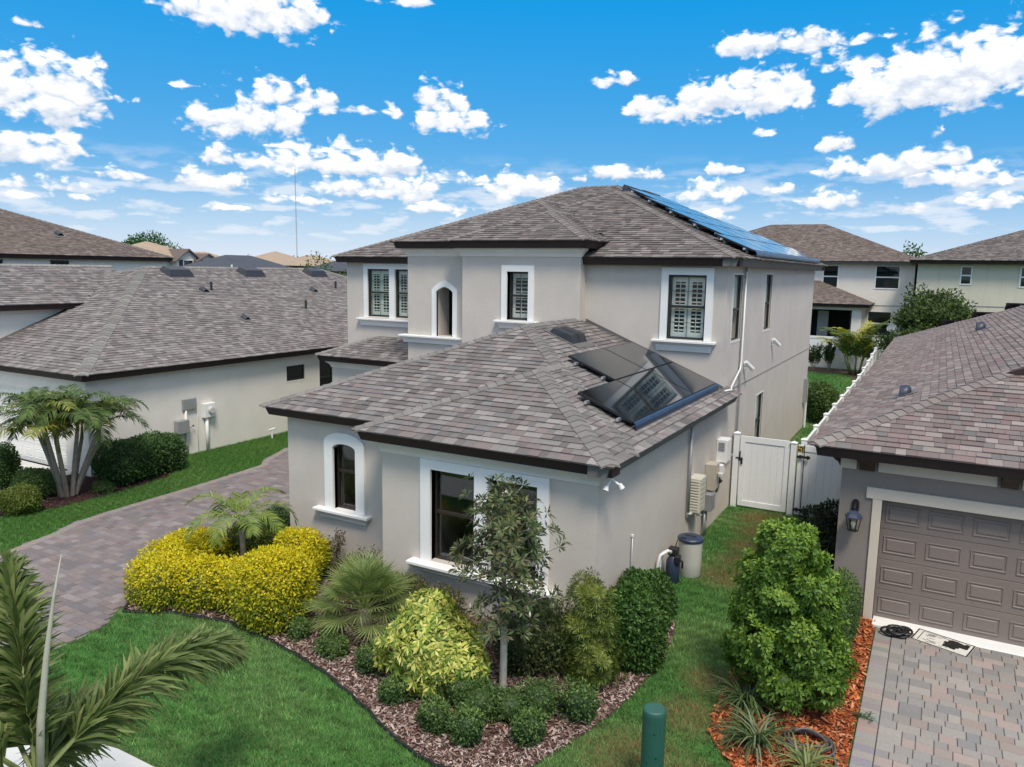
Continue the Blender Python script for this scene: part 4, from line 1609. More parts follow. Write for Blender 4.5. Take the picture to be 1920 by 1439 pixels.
garage_door(F, -0.56, 4.4, 0.02, 2.1, RN, 'door_taupe', 8, 4, o=-0.13)
# exhaust hoods on the left-hand slope
rz2 = lambda x: RE + .40 * (x + 1.62)


def hood_r(x, y, s):
    """quarter-dome exhaust hood with its mouth down the slope"""
    m = MB()
    nu, nv = 12, 5
    V, Fc = [], []
    for j in range(nv + 1):
        t = (math.pi / 2) * j / nv
        for k in range(nu + 1):
            a = math.pi * k / nu
            dx = s * 1.1 * math.sin(t) - s * .55
            rad = s * math.cos(t) ** .6 if j < nv else 0.0
            V.append((x + dx, y - math.cos(a) * rad, rz2(x + dx) - .02 + math.sin(a) * rad * 1.25))
    for j in range(nv):
        for k in range(nu):
            Fc.append((j * (nu + 1) + k, j * (nu + 1) + k + 1, (j + 1) * (nu + 1) + k + 1, (j + 1) * (nu + 1) + k))
    m.mesh(V, Fc)
    m.build('exhaust_hood', 'vent_blue', rr, smooth=True)
    f = MB()
    f.obox((x - s * .1, y, rz2(x - s * .1) + .024), (s * 1.15, 0, s * .46), (0, s * 1.2, 0), (0, 0, .003))
    f.build('vent_flange', 'grey_and_lit_brown', rr)


hood_r(-0.45, 16.4, .19)
hood_r(1.15, 28.0, .24)
for k in range(3):
    x0 = 0.1 + k * 1.02
    m = MB()
    # modules on the rear slope, their edges standing just above the hip
    y = lambda x: 38.0 - (x + 1.62)
    pz_ = lambda yy: RE + .40 * (38.0 - yy) + .34
    ya, yb = y(x0) + 1.75, y(x0) + .12
    root = thing('solar_panel', 'solar panel on the rear slope of the taupe house, %s from the eave' % ordw[k], 'solar panel', (x0, ya, pz_(ya)), 'solar panels on the taupe house')
    m.mesh([(x0, ya, pz_(ya)), (x0 + 1.0, ya, pz_(ya)), (x0 + 1.0, yb, pz_(yb)), (x0, yb, pz_(yb)), (x0, ya, pz_(ya) - .05), (x0 + 1.0, ya, pz_(ya) - .05), (x0 + 1.0, yb, pz_(yb) - .05), (x0, yb, pz_(yb) - .05)],
           [(0, 1, 2, 3), (4, 7, 6, 5), (0, 4, 5, 1), (1, 5, 6, 2), (2, 6, 7, 3), (3, 7, 4, 0)])
    m.build('cell_glass', 'solar_glass', root)
    one('rail', 'alu', root, 'box', x0 + .45, x0 + .55, yb + .1, yb + .2, pz_(yb) - .36, pz_(yb) - .052)


# ------------------------------------------------------------------ two-storey houses behind
def simple_window(face, u0, u1, z0, z1, parent, frame='trim_white', rail=True):
    m = MB()
    fw = 0.06
    face.ring(m, [(u0 - fw, z0 - fw), (u1 + fw, z0 - fw), (u1 + fw, z1 + fw), (u0 - fw, z1 + fw)], [(u0, z0), (u1, z0), (u1, z1), (u0, z1)], -0.02, 0.03)
    if rail:
        zc = (z0 + z1) / 2
        face.box(m, u0, u1, zc - .035, zc + .035, -0.02, 0.025)
    w = m.build('window', frame, parent)
    zc = (z0 + z1) / 2
    for (a, b2) in (((z0, zc - .035), (zc + .035, z1)) if rail else ((z0, z1),)):
        g = MB()
        face.box(g, u0, u1, a, b2, 0.003, 0.010)
        g.build('pane', 'glass_opaque', w)
    return w


m_glass('glass_opaque', (0.2, 0.25, 0.26), opaque=0.8)
B0 = 0.6
R1 = thing('house', 'pale two-storey house with brown roof and dark screened porch behind the white fence', 'house', (-7, 55, B0))
h1 = Hip(-17, -0.95, 49.5, 62, 6.55, 0.40)
wall(fy(50.0), -16.5, -1.45, B0, 6.45, [], R1, 'stucco_white')
wall(fx(-1.45), 50.0, 61.5, B0, 6.45, [], R1, 'stucco_white')
d = deck([h1], R1, 'roof', 'roof_brown')
lay(shingles(h1, [], SH_BROWN, rng, course=0.16, want=('front', 'right')), d, 'shingle', 0)
fascia([(-17, 49.5, 6.55), (-0.95, 49.5, 6.55), (-0.95, 62, 6.55)], R1, 'grey_and_lit_brown', prof=FS)
simple_window(fy(50.0), -6.33, -5.55, 5.0, 6.25, R1)
simple_window(fy(50.0), -3.45, -2.25, 5.0, 6.25, R1)
simple_window(fy(50.0), -3.70, -2.50, 2.25, 3.6, R1)
hp = Hip(-16, -3.45, 46.9, 51, 4.12, 0.40, rear=False)
dp = deck([hp], R1, 'porch_roof', 'roof_brown')
lay(shingles(hp, [], SH_BROWN, rng, course=0.16, want=('front', 'right'), keep=lambda x, y, z: y < 49.95), dp, 'shingle', 0)
fascia([(-16, 46.9, 4.12), (-3.45, 46.9, 4.12), (-3.45, 50, 4.12)], R1, 'fascia_brown', prof=FS)
wall(fy(47.3), -15.6, -3.85, B0, 4.0, [(-15, -4.35, 1.2, 3.75)], R1, 'stucco_white')
wall(fx(-3.85), 47.3, 50, B0, 4.0, [], R1, 'stucco_white')
room(fy(47.3), -15, -4.35, 1.2, 3.75, R1, 2.2, name='porch_interior')
m = MB()
for u in (-15, -12.6, -10.2, -7.3, -4.43):
    fy(47.3).box(m, u, u + .08, 1.2, 3.75, -.1, -.02)
m.build('screen_post', 'black_metal', R1)
m = MB()
fy(48.9).box(m, -6.35, -5.75, 1.2, 3.6, 0, .03)
m.build('curtain', 'grey_metal', R1)
one('joint_strip', 'screed', R1, 'box', -3.44, -1.45, 49.985, 50.0, 3.95, 4.0)
R2 = thing('house', 'cream two-storey house with dark roof at far right, behind the leafy tree', 'house', (6, 52, B0))
h2 = Hip(-1.6, 20, 44.5, 58, 6.55, 0.33)
h2b = Hip(1.8, 20, 44.49, 66, 6.56, 0.33)
wall(fy(45.0), -1.2, 19, B0, 6.45, [], R2, 'stucco_cream')
wall(fxl(-1.2), 45.0, 57.5, B0, 6.45, [], R2, 'stucco_cream')
d = deck([h2, h2b], R2, 'roof', 'roof_brown')
lay(shingles(h2, [h2b], SH_MAIN, rng, course=0.16, want=('front', 'left')) + shingles(h2b, [], SH_MAIN, rng, course=.16, want=('front', 'left'), keep=lambda x, y, z: y > 44.6), d, 'shingle', 0)
fascia([(-1.6, 58, 6.55), (-1.6, 44.5, 6.55), (20, 44.5, 6.55)], R2, 'fascia_brown', prof=FS)
simple_window(fy(45.0), 0.78, 1.18, 5.38, 6.2, R2)
simple_window(fy(45.0), 3.3, 4.2, 5.3, 6.2, R2)
one('joint_strip', 'screed', R2, 'box', -1.2, 19, 44.985, 45.0, 4.25, 4.3)
L2 = thing('house', 'white two-storey house with broad brown grey roof at far left', 'house', (-42, 18, 0))
hl = Hip(-52, -35.7, 3, 27.2, 6.06, 0.40)
wall(fx(-36.0), 3.3, 26.9, 0, 5.95, [], L2, 'stucco_white')
wall(Face('y', 26.9, 1), -51.7, -36.0, 0, 5.95, [], L2, 'stucco_white')
d = deck([hl], L2, 'roof', 'roof_brown')
lay(shingles(hl, [], SH_BROWN, rng, course=0.15, want=('right',)), d, 'shingle', 0)
cp = caps(hl.hip_lines(), [], rng, [(0.17, 0.15, 0.14)], step=.25)
lay(cp, d, 'ridge_cap', 0, stuffname='ridge_caps')
fascia([(-35.7, 3, 6.06), (-35.7, 27.2, 6.06), (-52, 27.2, 6.06)], L2, prof=FS)
for (a, b) in ((20.92, 21.65), (18.0, 18.72)):
    simple_window(fx(-36.0), a, b, 4.3, 5.74, L2, 'sash_dark', False)
gooseneck(-38.2, 22.6, lambda x: 6.06 + .4 * (-35.7 - x), .2, d)


# far roofs beyond
def far_house(x0, x1, y0, y1, ez, sl, rmat, wmat, label, gable=None, windows=()):
    o = thing('house', label, 'house', ((x0 + x1) / 2, (y0 + y1) / 2, 0), None)
    m = MB()
    m.box(x0 + .4, x1 - .4, y0 + .4, y1 - .4, 0, ez - .05)
    m.build('wall', wmat, o)
    h = Hip(x0, x1, y0, y1, ez, sl)
    m = MB()
    for (k, poly, up, g) in h.planes():
        m.poly([(p[0], p[1], ez + sl * g(p)) for p in poly])
    m.poly([(x0, y0, ez - .01), (x1, y0, ez - .01), (x1, y1, ez - .01), (x0, y1, ez - .01)])
    rf = m.build('roof', rmat, o, fix=False)
    fascia([(x0, y1, ez), (x0, y0, ez), (x1, y0, ez), (x1, y1, ez)], o, 'fascia_brown', prof=FS)
    for (f, a, b2, c, d2) in windows:
        simple_window(f, a, b2, c, d2, o, 'sash_dark', False)
    return o, rf

o, rf = far_house(-54.5, -43, 36, 50, 4.2, 0.40, 'roof_bluegrey', 'far_wall_white', 'far house with blue grey roof beyond the left white house')
one('vent_pipe', 'white_plastic', rf, 'tube', [(-45.6, 39.6, 5.0), (-45.6, 39.6, 5.75)], .07, 8)
one('vent_pipe', 'vent_black', rf, 'tube', [(-45.4, 41.2, 4.9), (-45.4, 41.2, 5.55)], .09, 8)
o, rf = far_house(-64.5, -57.3, 40, 47.5, 6.2, 0.40, 'roof_tan', 'far_wall_white', 'far tan-roofed house with twin gables and shuttered windows')
for (ya, yb, xa, za) in ((43.6, 45.9, -56.9, 7.05), (45.5, 47.6, -56.6, 6.70)):
    m = MB()
    ym = (ya + yb) / 2
    m.mesh([(xa, ya, 0), (xa, yb, 0), (xa, yb, 6.1), (xa, ym, za - .08), (xa, ya, 6.1), (xa - 1.5, ya, 0), (xa - 1.5, yb, 0), (xa - 1.5, yb, 6.1), (xa - 1.5, ym, za - .08), (xa - 1.5, ya, 6.1)],
           [(0, 1, 2, 3, 4), (5, 9, 8, 7, 6), (0, 5, 6, 1), (1, 6, 7, 2), (4, 9, 5, 0)])
    m.build('gable_wall', 'far_wall_white', o)
    m = MB()
    for (y0, z0, y1, z1) in ((ya - .25, 6.0, ym, za), (yb + .25, 6.0, ym, za)):
        m.mesh([(xa + .25, y0, z0), (xa + .25, y1, z1), (xa - 3, y1, z1), (xa - 3, y0, z0), (xa + .25, y0, z0 - .12), (xa + .25, y1, z1 - .12), (xa - 3, y1, z1 - .12), (xa - 3, y0, z0 - .12)],
               [(0, 1, 2, 3), (4, 7, 6, 5), (0, 4, 5, 1), (0, 3, 7, 4)])
    m.build('gable_roof', 'roof_brown', o)
    w = simple_window(fx(xa), ym - .45, ym + .45, 5.0, 6.05, o, 'trim_white')
    for s in (-1, 1):
        one('shutter', 'sash_dark', w, 'box', xa + .02, xa + .06, ym + s * .72 - .17, ym + s * .72 + .17, 4.95, 6.1)
far_house(-67, -59.5, 48.3, 53, 6.0, 0.40, 'roof_tan', 'far_wall_tan', 'small tan-roofed far house right of the twin gables')
far_house(-84, -74.5, 71.5, 81, 5.8, 0.40, 'roof_tan', 'far_wall_tan', 'far house with pale tan pyramid roof left of the mast')
far_house(-88, -79, 84, 91, 6.0, 0.40, 'roof_tan', 'far_wall_tan', 'far tan house right of the mast beside leafy shrubs')
far_house(-71, -63.5, 72, 79, 5.2, 0.40, 'roof_bluegrey', 'far_wall_tan', 'far house with slate roof edge beside the left eave of the two-storey house')
far_house(-100, -90, 118, 128, 5.6, 0.40, 'roof_brown', 'far_wall_tan', 'tiny brown far roof on the horizon behind the tan houses')

# the other side of the street, behind the camera: seen only in glass
far_house(-24, -10, -30, -18, 3.0, 0.40, 'roof_tan', 'far_wall_white', 'pale house across the street, mirrored in the front windows')
far_house(-6, 8, -31, -18, 3.0, 0.40, 'roof_brown', 'far_wall_tan', 'tan house across the street, mirrored in the front windows')
far_house(-44, -29, -31, -18, 5.8, 0.40, 'roof_brown', 'far_wall_white', 'two-storey house across the street at left, mirrored in the windows')

# radio mast far off: three legs, lacing and guys
MX, MY = -491.8, 498.1
mast = thing('radio_mast', 'very thin tall radio mast far off on the left horizon', 'mast', (MX, MY, 0))
m = MB()
for k in range(3):
    a = 2 * math.pi * k / 3
    m.tube([(MX + .45 * math.cos(a), MY + .45 * math.sin(a), 0), (MX + .35 * math.cos(a), MY + .35 * math.sin(a), 88)], .09, 5)
m.build('leg', 'mast_steel', mast)
m = MB()
for j in range(44):
    for k in range(3):
        a, b = 2 * math.pi * k / 3, 2 * math.pi * (k + 1) / 3
        m.tube([(MX + .42 * math.cos(a), MY + .42 * math.sin(a), j * 2), (MX + .42 * math.cos(b), MY + .42 * math.sin(b), j * 2 + 2)], .035, 3, False)
m.build('lacing', 'mast_steel', mast)
one('antenna', 'mast_steel', mast, 'tube', [(MX, MY, 88), (MX, MY, 92)], [.09, .04], 5)

# ------------------------------------------------------------------ ground
xs = [-3000, -1200, -500, -220, -120] + list(np.arange(-80, 40.1, 2.5)) + [70, 130, 300, 900, 3000]
ys = [-1500, -500, -150, -60, -20, -8, -2] + list(np.arange(0, 80.1, 2.0)) + [110, 170, 300, 600, 1200, 3500]
V = [(x, y, gz(x, y)) for y in ys for x in xs]
nx = len(xs)
Fq = [(j * nx + i, j * nx + i + 1, (j + 1) * nx + i + 1, (j + 1) * nx + i) for j in range(len(ys) - 1) for i in range(nx - 1)]
m = MB()
m.mesh(V, Fq)
g = m.build('ground', 'lawn_soil', None, fix=False)
g['kind'] = 'structure'

LD = [(-11.2, 17.2), (-17.6, 17.2), (-16.98, 15.7), (-16.62, 15.27), (-16.44, 13.4), (-16.37, 11.75), (-16.31, 10.32), (-16.2, 9.5), (-15.92, 8.88), (-15.76, 8.24), (-15.6, 7.66), (-15.4, 6.5), (-15.3, 5.05),
      (-11.1, 5.05), (-11.06, 5.97), (-11.06, 6.45), (-11.21, 6.98), (-11.6, 7.5), (-12.1, 8.3), (-12.35, 9.2), (-12.2, 10.3), (-11.5, 10.9), (-11.2, 11.0)]


def sheet(name, poly, z, mat, kind='structure', label=None):
    m = MB()
    m.poly([(p[0], p[1], z) for p in poly])
    o = m.build(name, mat, None, fix=False)
    o.data.update()
    if o.data.polygons[0].normal.z < 0:
        o.data.flip_normals()
    o['kind'] = kind
    return o


def inside(px_, py_, poly):
    px_, py_ = np.asarray(px_, float), np.asarray(py_, float)
    r = np.zeros(px_.shape, bool)
    n = len(poly)
    for i in range(n):
        x0, y0 = poly[i]
        x1, y1 = poly[(i + 1) % n]
        c = ((y0 > py_) != (y1 > py_)) & (px_ < (x1 - x0) * (py_ - y0) / ((y1 - y0) if y1 != y0 else 1e-9) + x0)
        r ^= c
    return r


def pavers(region, bounds, pal, rows_h, lens, z0, z1, rng, gap=0.004, ang=0.0, ins=0.007, stag=True):
    """stone blocks in rows; returns pieces for lay()"""
    x0, x1, y0, y1 = bounds
    ca, sa = math.cos(ang), math.sin(ang)
    out = []
    y = y0
    ri = 0
    while y < y1:
        hgt = rows_h[ri % len(rows_h)]
        ri += 1
        x = x0 - (rng.random() * .3 if stag else 0)
        while x < x1:
            l = rng.choice(lens)
            cx, cy = x + l / 2, y + hgt / 2
            wx, wy = cx * ca - cy * sa, cx * sa + cy * ca
            if region(wx, wy):
                dz = rng.uniform(-.002, .002)
                q = []
                for (i2, zz) in ((gap / 2, z0), (gap / 2, z1 - ins + dz), (gap / 2 + ins, z1 + dz)):
                    for (u, v) in ((x + i2, y + i2), (x + l - i2, y + i2), (x + l - i2, y + hgt - i2), (x + i2, y + hgt - i2)):
                        q.append((u * ca - v * sa, u * sa + v * ca, zz))
                F = [(8, 9, 10, 11)] + [(a * 4 + k, a * 4 + (k + 1) % 4, a * 4 + 4 + (k + 1) % 4, a * 4 + 4 + k) for a in (0, 1) for k in range(4)]
                c = rng.choice(pal)
                j = 0.88 + .24 * rng.random()
                d2 = wx * wx + wy * wy + CAMZ * CAMZ
                vis = l * hgt * CAMZ / d2 ** 1.5
                if not ((wx + .48 * 0) > 2.7 or wy < -0.55 * wx + 2.0):
                    vis += 0
                out.append((vis, q, F, tuple(t * j for t in c)))
            x += l
        y += hgt
    return out


prng = random.Random(21)
ld = sheet('driveway', LD, 0.012, 'paver_sand')
ld['label'] = 'weathered mauve grey paver driveway at left'
inLD = lambda x, y: bool(inside(x, y, LD))
PALL = _calm([(0.205, 0.165, 0.158), (0.235, 0.195, 0.190), (0.185, 0.150, 0.150), (0.255, 0.225, 0.220), (0.200, 0.175, 0.185), (0.225, 0.172, 0.160), (0.165, 0.145, 0.150)], .75, .92)
PALL = _warm(PALL, (1.04, .97, .97))
pp = pavers(inLD, (-18.5, -10.5, 4.9, 17.4), PALL, (0.15,), (0.15, 0.22, 0.22, 0.3), 0.0, 0.040, prng)
vis_ok = lambda p: p[1][8][0] < -11.15 and p[1][8][1] > 6.6
pp = [((v if (q[8][1] > 6.9) else v * .01), q, F, c) for (v, q, F, c) in pp]
# header course along the lawn edge
edge = LD[1:13]
for i in range(len(edge) - 1):
    a, b = Vector(edge[i]), Vector(edge[i + 1])
    d = (b - a)
    n = max(1, int(round(d.length / .105)))
    t = d.normalized()
    s = Vector((t.y, -t.x))
    if s.x > 0:
        s = -s
    for k in range(n):
        p0, p1 = a + d * (k / n), a + d * ((k + 1) / n)
        q = []
        for (i2, zz) in ((.003, 0.0), (.003, .036), (.009, .044)):
            for (pp_, sd_, e1, e2) in ((p0, s * .06, i2, -i2), (p1, s * .06, -i2, -i2), (p1, s * -.15, -i2, i2), (p0, s * -.15, i2, i2)):
                w2 = pp_ + sd_ + t * e1 + s * e2
                q.append((w2.x, w2.y, zz))
        pp.append((0, q, [(8, 9, 10, 11)] + [(a2 * 4 + k2, a2 * 4 + (k2 + 1) % 4, a2 * 4 + 4 + (k2 + 1) % 4, a2 * 4 + 4 + k2) for a2 in (0, 1) for k2 in range(4)], tuple(c2 * prng.uniform(.9, 1.1) for c2 in (0.25, 0.215, 0.20))))
lay(pp, ld, 'paver', 300, 'paver_joined', 'paver_single', 'paver_field')

RD = [(-0.48, 5.05), (6.0, 5.05), (6.0, 13.28), (-0.48, 13.28)]
rd = sheet('driveway', RD, 0.012, 'paver_sand')
rd['label'] = 'grey and pink paver driveway in front of the taupe garage door'
PALR = [tuple(q * .80 for q in c) for c in _calm([(0.34, 0.315, 0.295), (0.30, 0.285, 0.275), (0.385, 0.355, 0.325), (0.42, 0.335, 0.300), (0.39, 0.305, 0.275), (0.265, 0.262, 0.268), (0.355, 0.325, 0.305), (0.32, 0.300, 0.290)], .7)]
PALR = _warm(PALR, (1.04, .985, .95))
pp = pavers(lambda x, y: -0.22 < x < 3.6 and 8.3 < y < 13.27, (-0.236, 3.7, 8.2, 13.2), PALR, (0.20, 0.15, 0.20), (0.15, 0.2, 0.2, 0.27), 0.0, 0.042, prng, gap=.006, stag=False)
pp = [((v if q[8][0] < 2.2 + (q[8][1] - 9) * .2 else v * .01), q, F, c) for (v, q, F, c) in pp]
pp = [(v, q, F, c) for (v, q, F, c) in pp if q[8][0] > -.235 and q[9][0] < 3.6]
y = 8.3
while y < 13.1:
    l = .15
    q = []
    for (i2, zz) in ((.003, 0.0), (.003, .035), (.010, .042)):
        q += [(-.48 + i2, y + i2, zz), (-.24 - i2, y + i2, zz), (-.24 - i2, y + l - i2, zz), (-.48 + i2, y + l - i2, zz)]
    pp.append((.01, q, [(8, 9, 10, 11)] + [(a * 4 + k, a * 4 + (k + 1) % 4, a * 4 + 4 + (k + 1) % 4, a * 4 + 4 + k) for a in (0, 1) for k in range(4)], tuple(t * prng.uniform(.9, 1.1) for t in prng.choice(PALR))))
    y += l
lay(pp, rd, 'paver', 300, 'paver_joined', 'paver_single', 'paver_field')
m = MB()
m.box(-0.55, 4.4, 13.285, 13.66, 0.0, 0.055, 0.01)
th = m.build('threshold', 'concrete_white', None)
th['kind'] = 'structure'

# footpath slabs, kerb and street
fp = sheet('footpath', [(-40, 3.5), (30, 3.5), (30, 5.05), (-40, 5.05)], 0.008, 'concrete')
for i in range(12):
    x0 = -13.3 + i * 1.5
    one('slab', 'concrete', fp, 'box', x0 + .006, x0 + 1.494, 3.506, 5.04, -.05, 0.045, 0.008)
m = MB()
m.box(-60, 40, 1.95, 2.15, -.1, 0.06, 0.02)
kb = m.build('kerb', 'concrete', None)
kb['kind'] = 'structure'
m_surface('asphalt', (0.075, 0.075, 0.078), 0.95, 0.12, 1.0, 60, 0.4, 0.006)
sheet('street', [(-200, -7), (200, -7), (200, 1.95), (-200, 1.95)], 0.006, 'asphalt')
for (xa, xb) in ((-21, -15), (-2, 4), (-40, -34)):
    dv = sheet('driveway', [(xa, -17.6), (xb, -17.6), (xb, -7), (xa, -7)], 0.012, 'concrete')
    dv['label'] = 'concrete driveway across the street'
ln = sheet('driveway', [(-25.8, 5.05), (-20.2, 5.05), (-20.2, 12.0), (-25.8, 12.0)], 0.03, 'concrete')
ln['label'] = 'pale concrete driveway of the left white house'

# ------------------------------------------------------------------ planting beds
BEDL = [(-11.9, 8.0), (-11.35, 7.35), (-10.6, 7.75), (-9.55, 7.98), (-8.91, 7.94), (-8.09, 7.80), (-7.29, 7.63), (-6.57, 7.38), (-6.04, 7.18), (-5.48, 6.91), (-5.05, 6.77), (-4.65, 6.69), (-4.2, 6.78), (-3.9, 6.95)]
BEDR = [(-3.67, 7.27), (-3.56, 7.61), (-3.40, 8.20), (-3.27, 8.75), (-3.22, 9.22), (-3.15, 9.98), (-3.15, 10.61), (-3.30, 11.5), (-3.62, 12.2), (-4.15, 12.6)]
BED = BEDL + BEDR + [(-4.15, 10.18), (-8.22, 10.18), (-8.22, 10.95), (-11.22, 10.95), (-11.5, 10.9), (-12.2, 10.3), (-12.35, 9.2)]
bed = sheet('mulch_bed', BED, 0.020, 'mulch_brown')
RBED = [(-2.15, 9.41), (-2.06, 8.93), (-1.89, 8.66), (-1.68, 8.44), (-1.2, 8.1), (-0.5, 7.8), (-0.5, 13.49), (-1.22, 13.49), (-1.22, 17.9), (-1.95, 17.9), (-1.9, 14.5), (-2.2, 11.5)]
rbed = sheet('mulch_bed', RBED, 0.020, 'mulch_orange')
LBED = [(-19.5, 14.35), (-17.9, 13.2), (-17.65, 11.4), (-17.7, 9.92), (-18.1, 8.9), (-18.6, 7.4), (-20.2, 7.0), (-20.2, 11.98), (-19.5, 11.98)]
lbed = sheet('mulch_bed', LBED, 0.020, 'mulch_dark')
BB = [(-4.15, 43.2), (-9, 43.2), (-9, 44.9), (-2.62, 44.9), (-2.62, 41), (-3.3, 41.5)]
m = MB()
m.poly([(p[0], p[1], gz(0, p[1]) + .03) for p in BB])
bb = m.build('mulch_bed', 'mulch_brown', None, fix=False)
bb['kind'] = 'structure'


def chips(poly, n, pal, seed, name, z=.024, smin=.025, smax=.07):
    r = np.random.default_rng(seed)
    P = np.array(poly)
    lo, hi = P.min(0), P.max(0)
    pts = r.uniform(lo, hi, (n * 3, 2))
    pts = pts[inside(pts[:, 0], pts[:, 1], poly)][:n]
    n = len(pts)
    a = r.uniform(0, 2 * np.pi, n)
    l = r.uniform(smin, smax, n)
    w_ = l * r.uniform(.2, .45, n)
    t = r.normal(0, .35, (n, 2))
    u = np.stack([np.cos(a), np.sin(a), t[:, 0]], 1)
    v = np.stack([-np.sin(a), np.cos(a), t[:, 1]], 1)
    c = np.stack([pts[:, 0], pts[:, 1], z + r.uniform(0, .025, n) + .3 * l * np.abs(t[:, 0])], 1)
    V = np.stack([c - u * l[:, None] / 2 - v * w_[:, None] / 2, c + u * l[:, None] / 2 - v * w_[:, None] / 2, c + u * l[:, None] / 2 + v * w_[:, None] / 2, c - u * l[:, None] / 2 + v * w_[:, None] / 2], 1)
    cols = np.array(pal)[r.integers(0, len(pal), n)] * r.uniform(.75, 1.25, (n, 1))
    me = np_mesh(name, V, 4, cols)
    me.materials.append(MATS['chips'])
    o = bpy.data.objects.new(name, me)
    COL.objects.link(o)
    o['kind'] = 'stuff'
    return o


tag(chips(BED, 30000, [(0.30, 0.215, 0.185), (0.40, 0.31, 0.275), (0.20, 0.13, 0.11), (0.12, 0.07, 0.06), (0.47, 0.38, 0.34), (0.25, 0.16, 0.13)], 3, 'mulch_chips'), 'pinkish brown bark mulch in the front bed', 'mulch')
tag(chips(RBED, 9000, [(0.46, 0.120, 0.040), (0.36, 0.085, 0.028), (0.52, 0.17, 0.065), (0.25, 0.06, 0.022), (0.50, 0.22, 0.11)], 4, 'mulch_chips', smin=.03, smax=.09), 'bright orange bark mulch beside the right driveway', 'mulch')
tag(chips(LBED, 5000, [(0.09, 0.04, 0.038), (0.05, 0.022, 0.022), (0.13, 0.07, 0.065)], 5, 'mulch_chips'), 'dark red mulch under the palm clump at left', 'mulch')
m = MB()
pth = []
for i in range(len(BEDL) - 1):
    a, b = BEDL[i], BEDL[i + 1]
    for k in range(4):
        t = k / 4
        pth.append((a[0] + (b[0] - a[0]) * t + .012 * math.sin(9 * (i + t)), a[1] + (b[1] - a[1]) * t + .012 * math.cos(7 * (i + t)), 0.035))
m.tube(pth, 0.022, 6)
tag(m.build('bed_edging', 'edging', None), 'black plastic edging strip between front lawn and mulch bed', 'edging')


# ------------------------------------------------------------------ grass
def grass(name, poly, dens, seed, hmin=.035, hmax=.075, holes=(), brown=None, pal=None, wd=.007):
    r = np.random.default_rng(seed)
    P = np.array(poly)
    lo, hi = P.min(0), P.max(0)
    n = int(dens * np.prod(hi - lo))
    pts = r.uniform(lo, hi, (n, 2))
    k = inside(pts[:, 0], pts[:, 1], poly)
    for h in holes:
        k &= ~inside(pts[:, 0], pts[:, 1], h)
    pts = pts[k]
    n = len(pts)
    z = np.array([gz(0, y) for y in pts[:, 1]]) if hi[1] > 30 else np.zeros(n)
    a = r.uniform(0, 2 * np.pi, n)
    hgt = r.uniform(hmin, hmax, n)
    lean = r.uniform(.2, 1.1, n) * hgt
    la = r.uniform(0, 2 * np.pi, n)
    b = np.stack([pts[:, 0], pts[:, 1], z - .004], 1)
    s = np.stack([np.cos(a), np.sin(a), np.zeros(n)], 1) * wd * .5 * r.uniform(.7, 1.4, (n, 1))
    tip = b + np.stack([np.cos(la) * lean, np.sin(la) * lean, hgt], 1)
    V = np.stack([b - s, b + s, tip], 1)
    pal = np.array(pal if pal is not None else [(0.078, 0.225, 0.055), (0.108, 0.265, 0.072), (0.066, 0.195, 0.046), (0.165, 0.315, 0.10), (0.235, 0.33, 0.13)])
    # tonal drift across the lawn
    x, y = pts[:, 0], pts[:, 1]
    d = .5 + .25 * np.sin(x * 1.3 + 1.7 * np.sin(y * .9)) + .25 * np.sin(y * 1.9 + 1.1 * np.sin(x * 1.1 + 2))
    idx = np.clip((d * (len(pal) - 1) + r.normal(0, 1.0, n)).round().astype(int), 0, len(pal) - 1)
    # small clumps: lighter and darker tufts a hand wide
    cl = np.zeros(n)
    for q in range(7):
        kv = r.normal(0, 1, 2)
        kv *= r.uniform(14, 38) / np.hypot(*kv)
        cl += np.sin(x * kv[0] + y * kv[1] + r.uniform(0, 6.3))
    cols = pal[idx] * r.uniform(.6, 1.4, (n, 1)) * (1 + .11 * cl)[:, None].clip(.55, 1.5)
    if brown is not None:
        f = np.zeros(n)
        for (bx_, by_, br) in brown:
            q = np.hypot((x - bx_), (y - by_)) / br
            f = np.maximum(f, np.clip(1.5 - q, 0, 1))
        f = np.clip(f + r.normal(0, .22, n) * (f > .05), 0, 1)[:, None]
        bc = np.array([(0.27, 0.20, 0.095), (0.21, 0.14, 0.06), (0.33, 0.26, 0.14)])[r.integers(0, 3, n)]
        cols = cols * (1 - f) + bc * f
    me = np_mesh(name, V, 3, cols)
    me.materials.append(MATS['grass'])
    o = bpy.data.objects.new(name, me)
    COL.objects.link(o)
    o['kind'] = 'stuff'
    return o


LAWN = [(-11.06, 5.08), (-11.06, 6.40), (-11.2, 6.95), (-11.38, 7.25)] + BEDL[2:] + BEDR + [(-4.17, 12.6), (-4.17, 18.68), (-1.95, 18.68), (-1.9, 14.5), (-2.2, 11.5)] + RBED[:6] + [(-0.5, 5.08)]
BROWN = [(-3.2, 18.0, .5), (-3.1, 17.0, .45), (-3.05, 16.0, .45), (-3.0, 15.0, .45), (-3.05, 14.1, .5), (-2.35, 9.2, .42), (-2.7, 8.0, .55), (-2.4, 10.2, .35), (-2.0, 8.0, .3), (-2.3, 7.4, .5)]
tag(grass('grass', LAWN, 4200, 11, .025, .085, brown=BROWN, wd=.009), 'short green front lawn running along the right wall of the house', 'grass')
LAWNB = [(-19.5, 34), (-19.5, 14.35)] + LBED[1:6] + [(-20.2, 7.0), (-20.2, 5.1), (-15.3, 5.1)] + list(reversed(LD[2:13])) + [(-17.6, 17.2), (-17.0, 18.2), (-17.0, 34)]
tag(grass('grass', LAWNB, 2600, 12, .04, .08, wd=.010, pal=[(0.075, 0.185, 0.036), (0.092, 0.215, 0.044), (0.060, 0.155, 0.030), (0.13, 0.25, 0.06)]), 'strip of lawn between the left driveway and white house', 'grass')
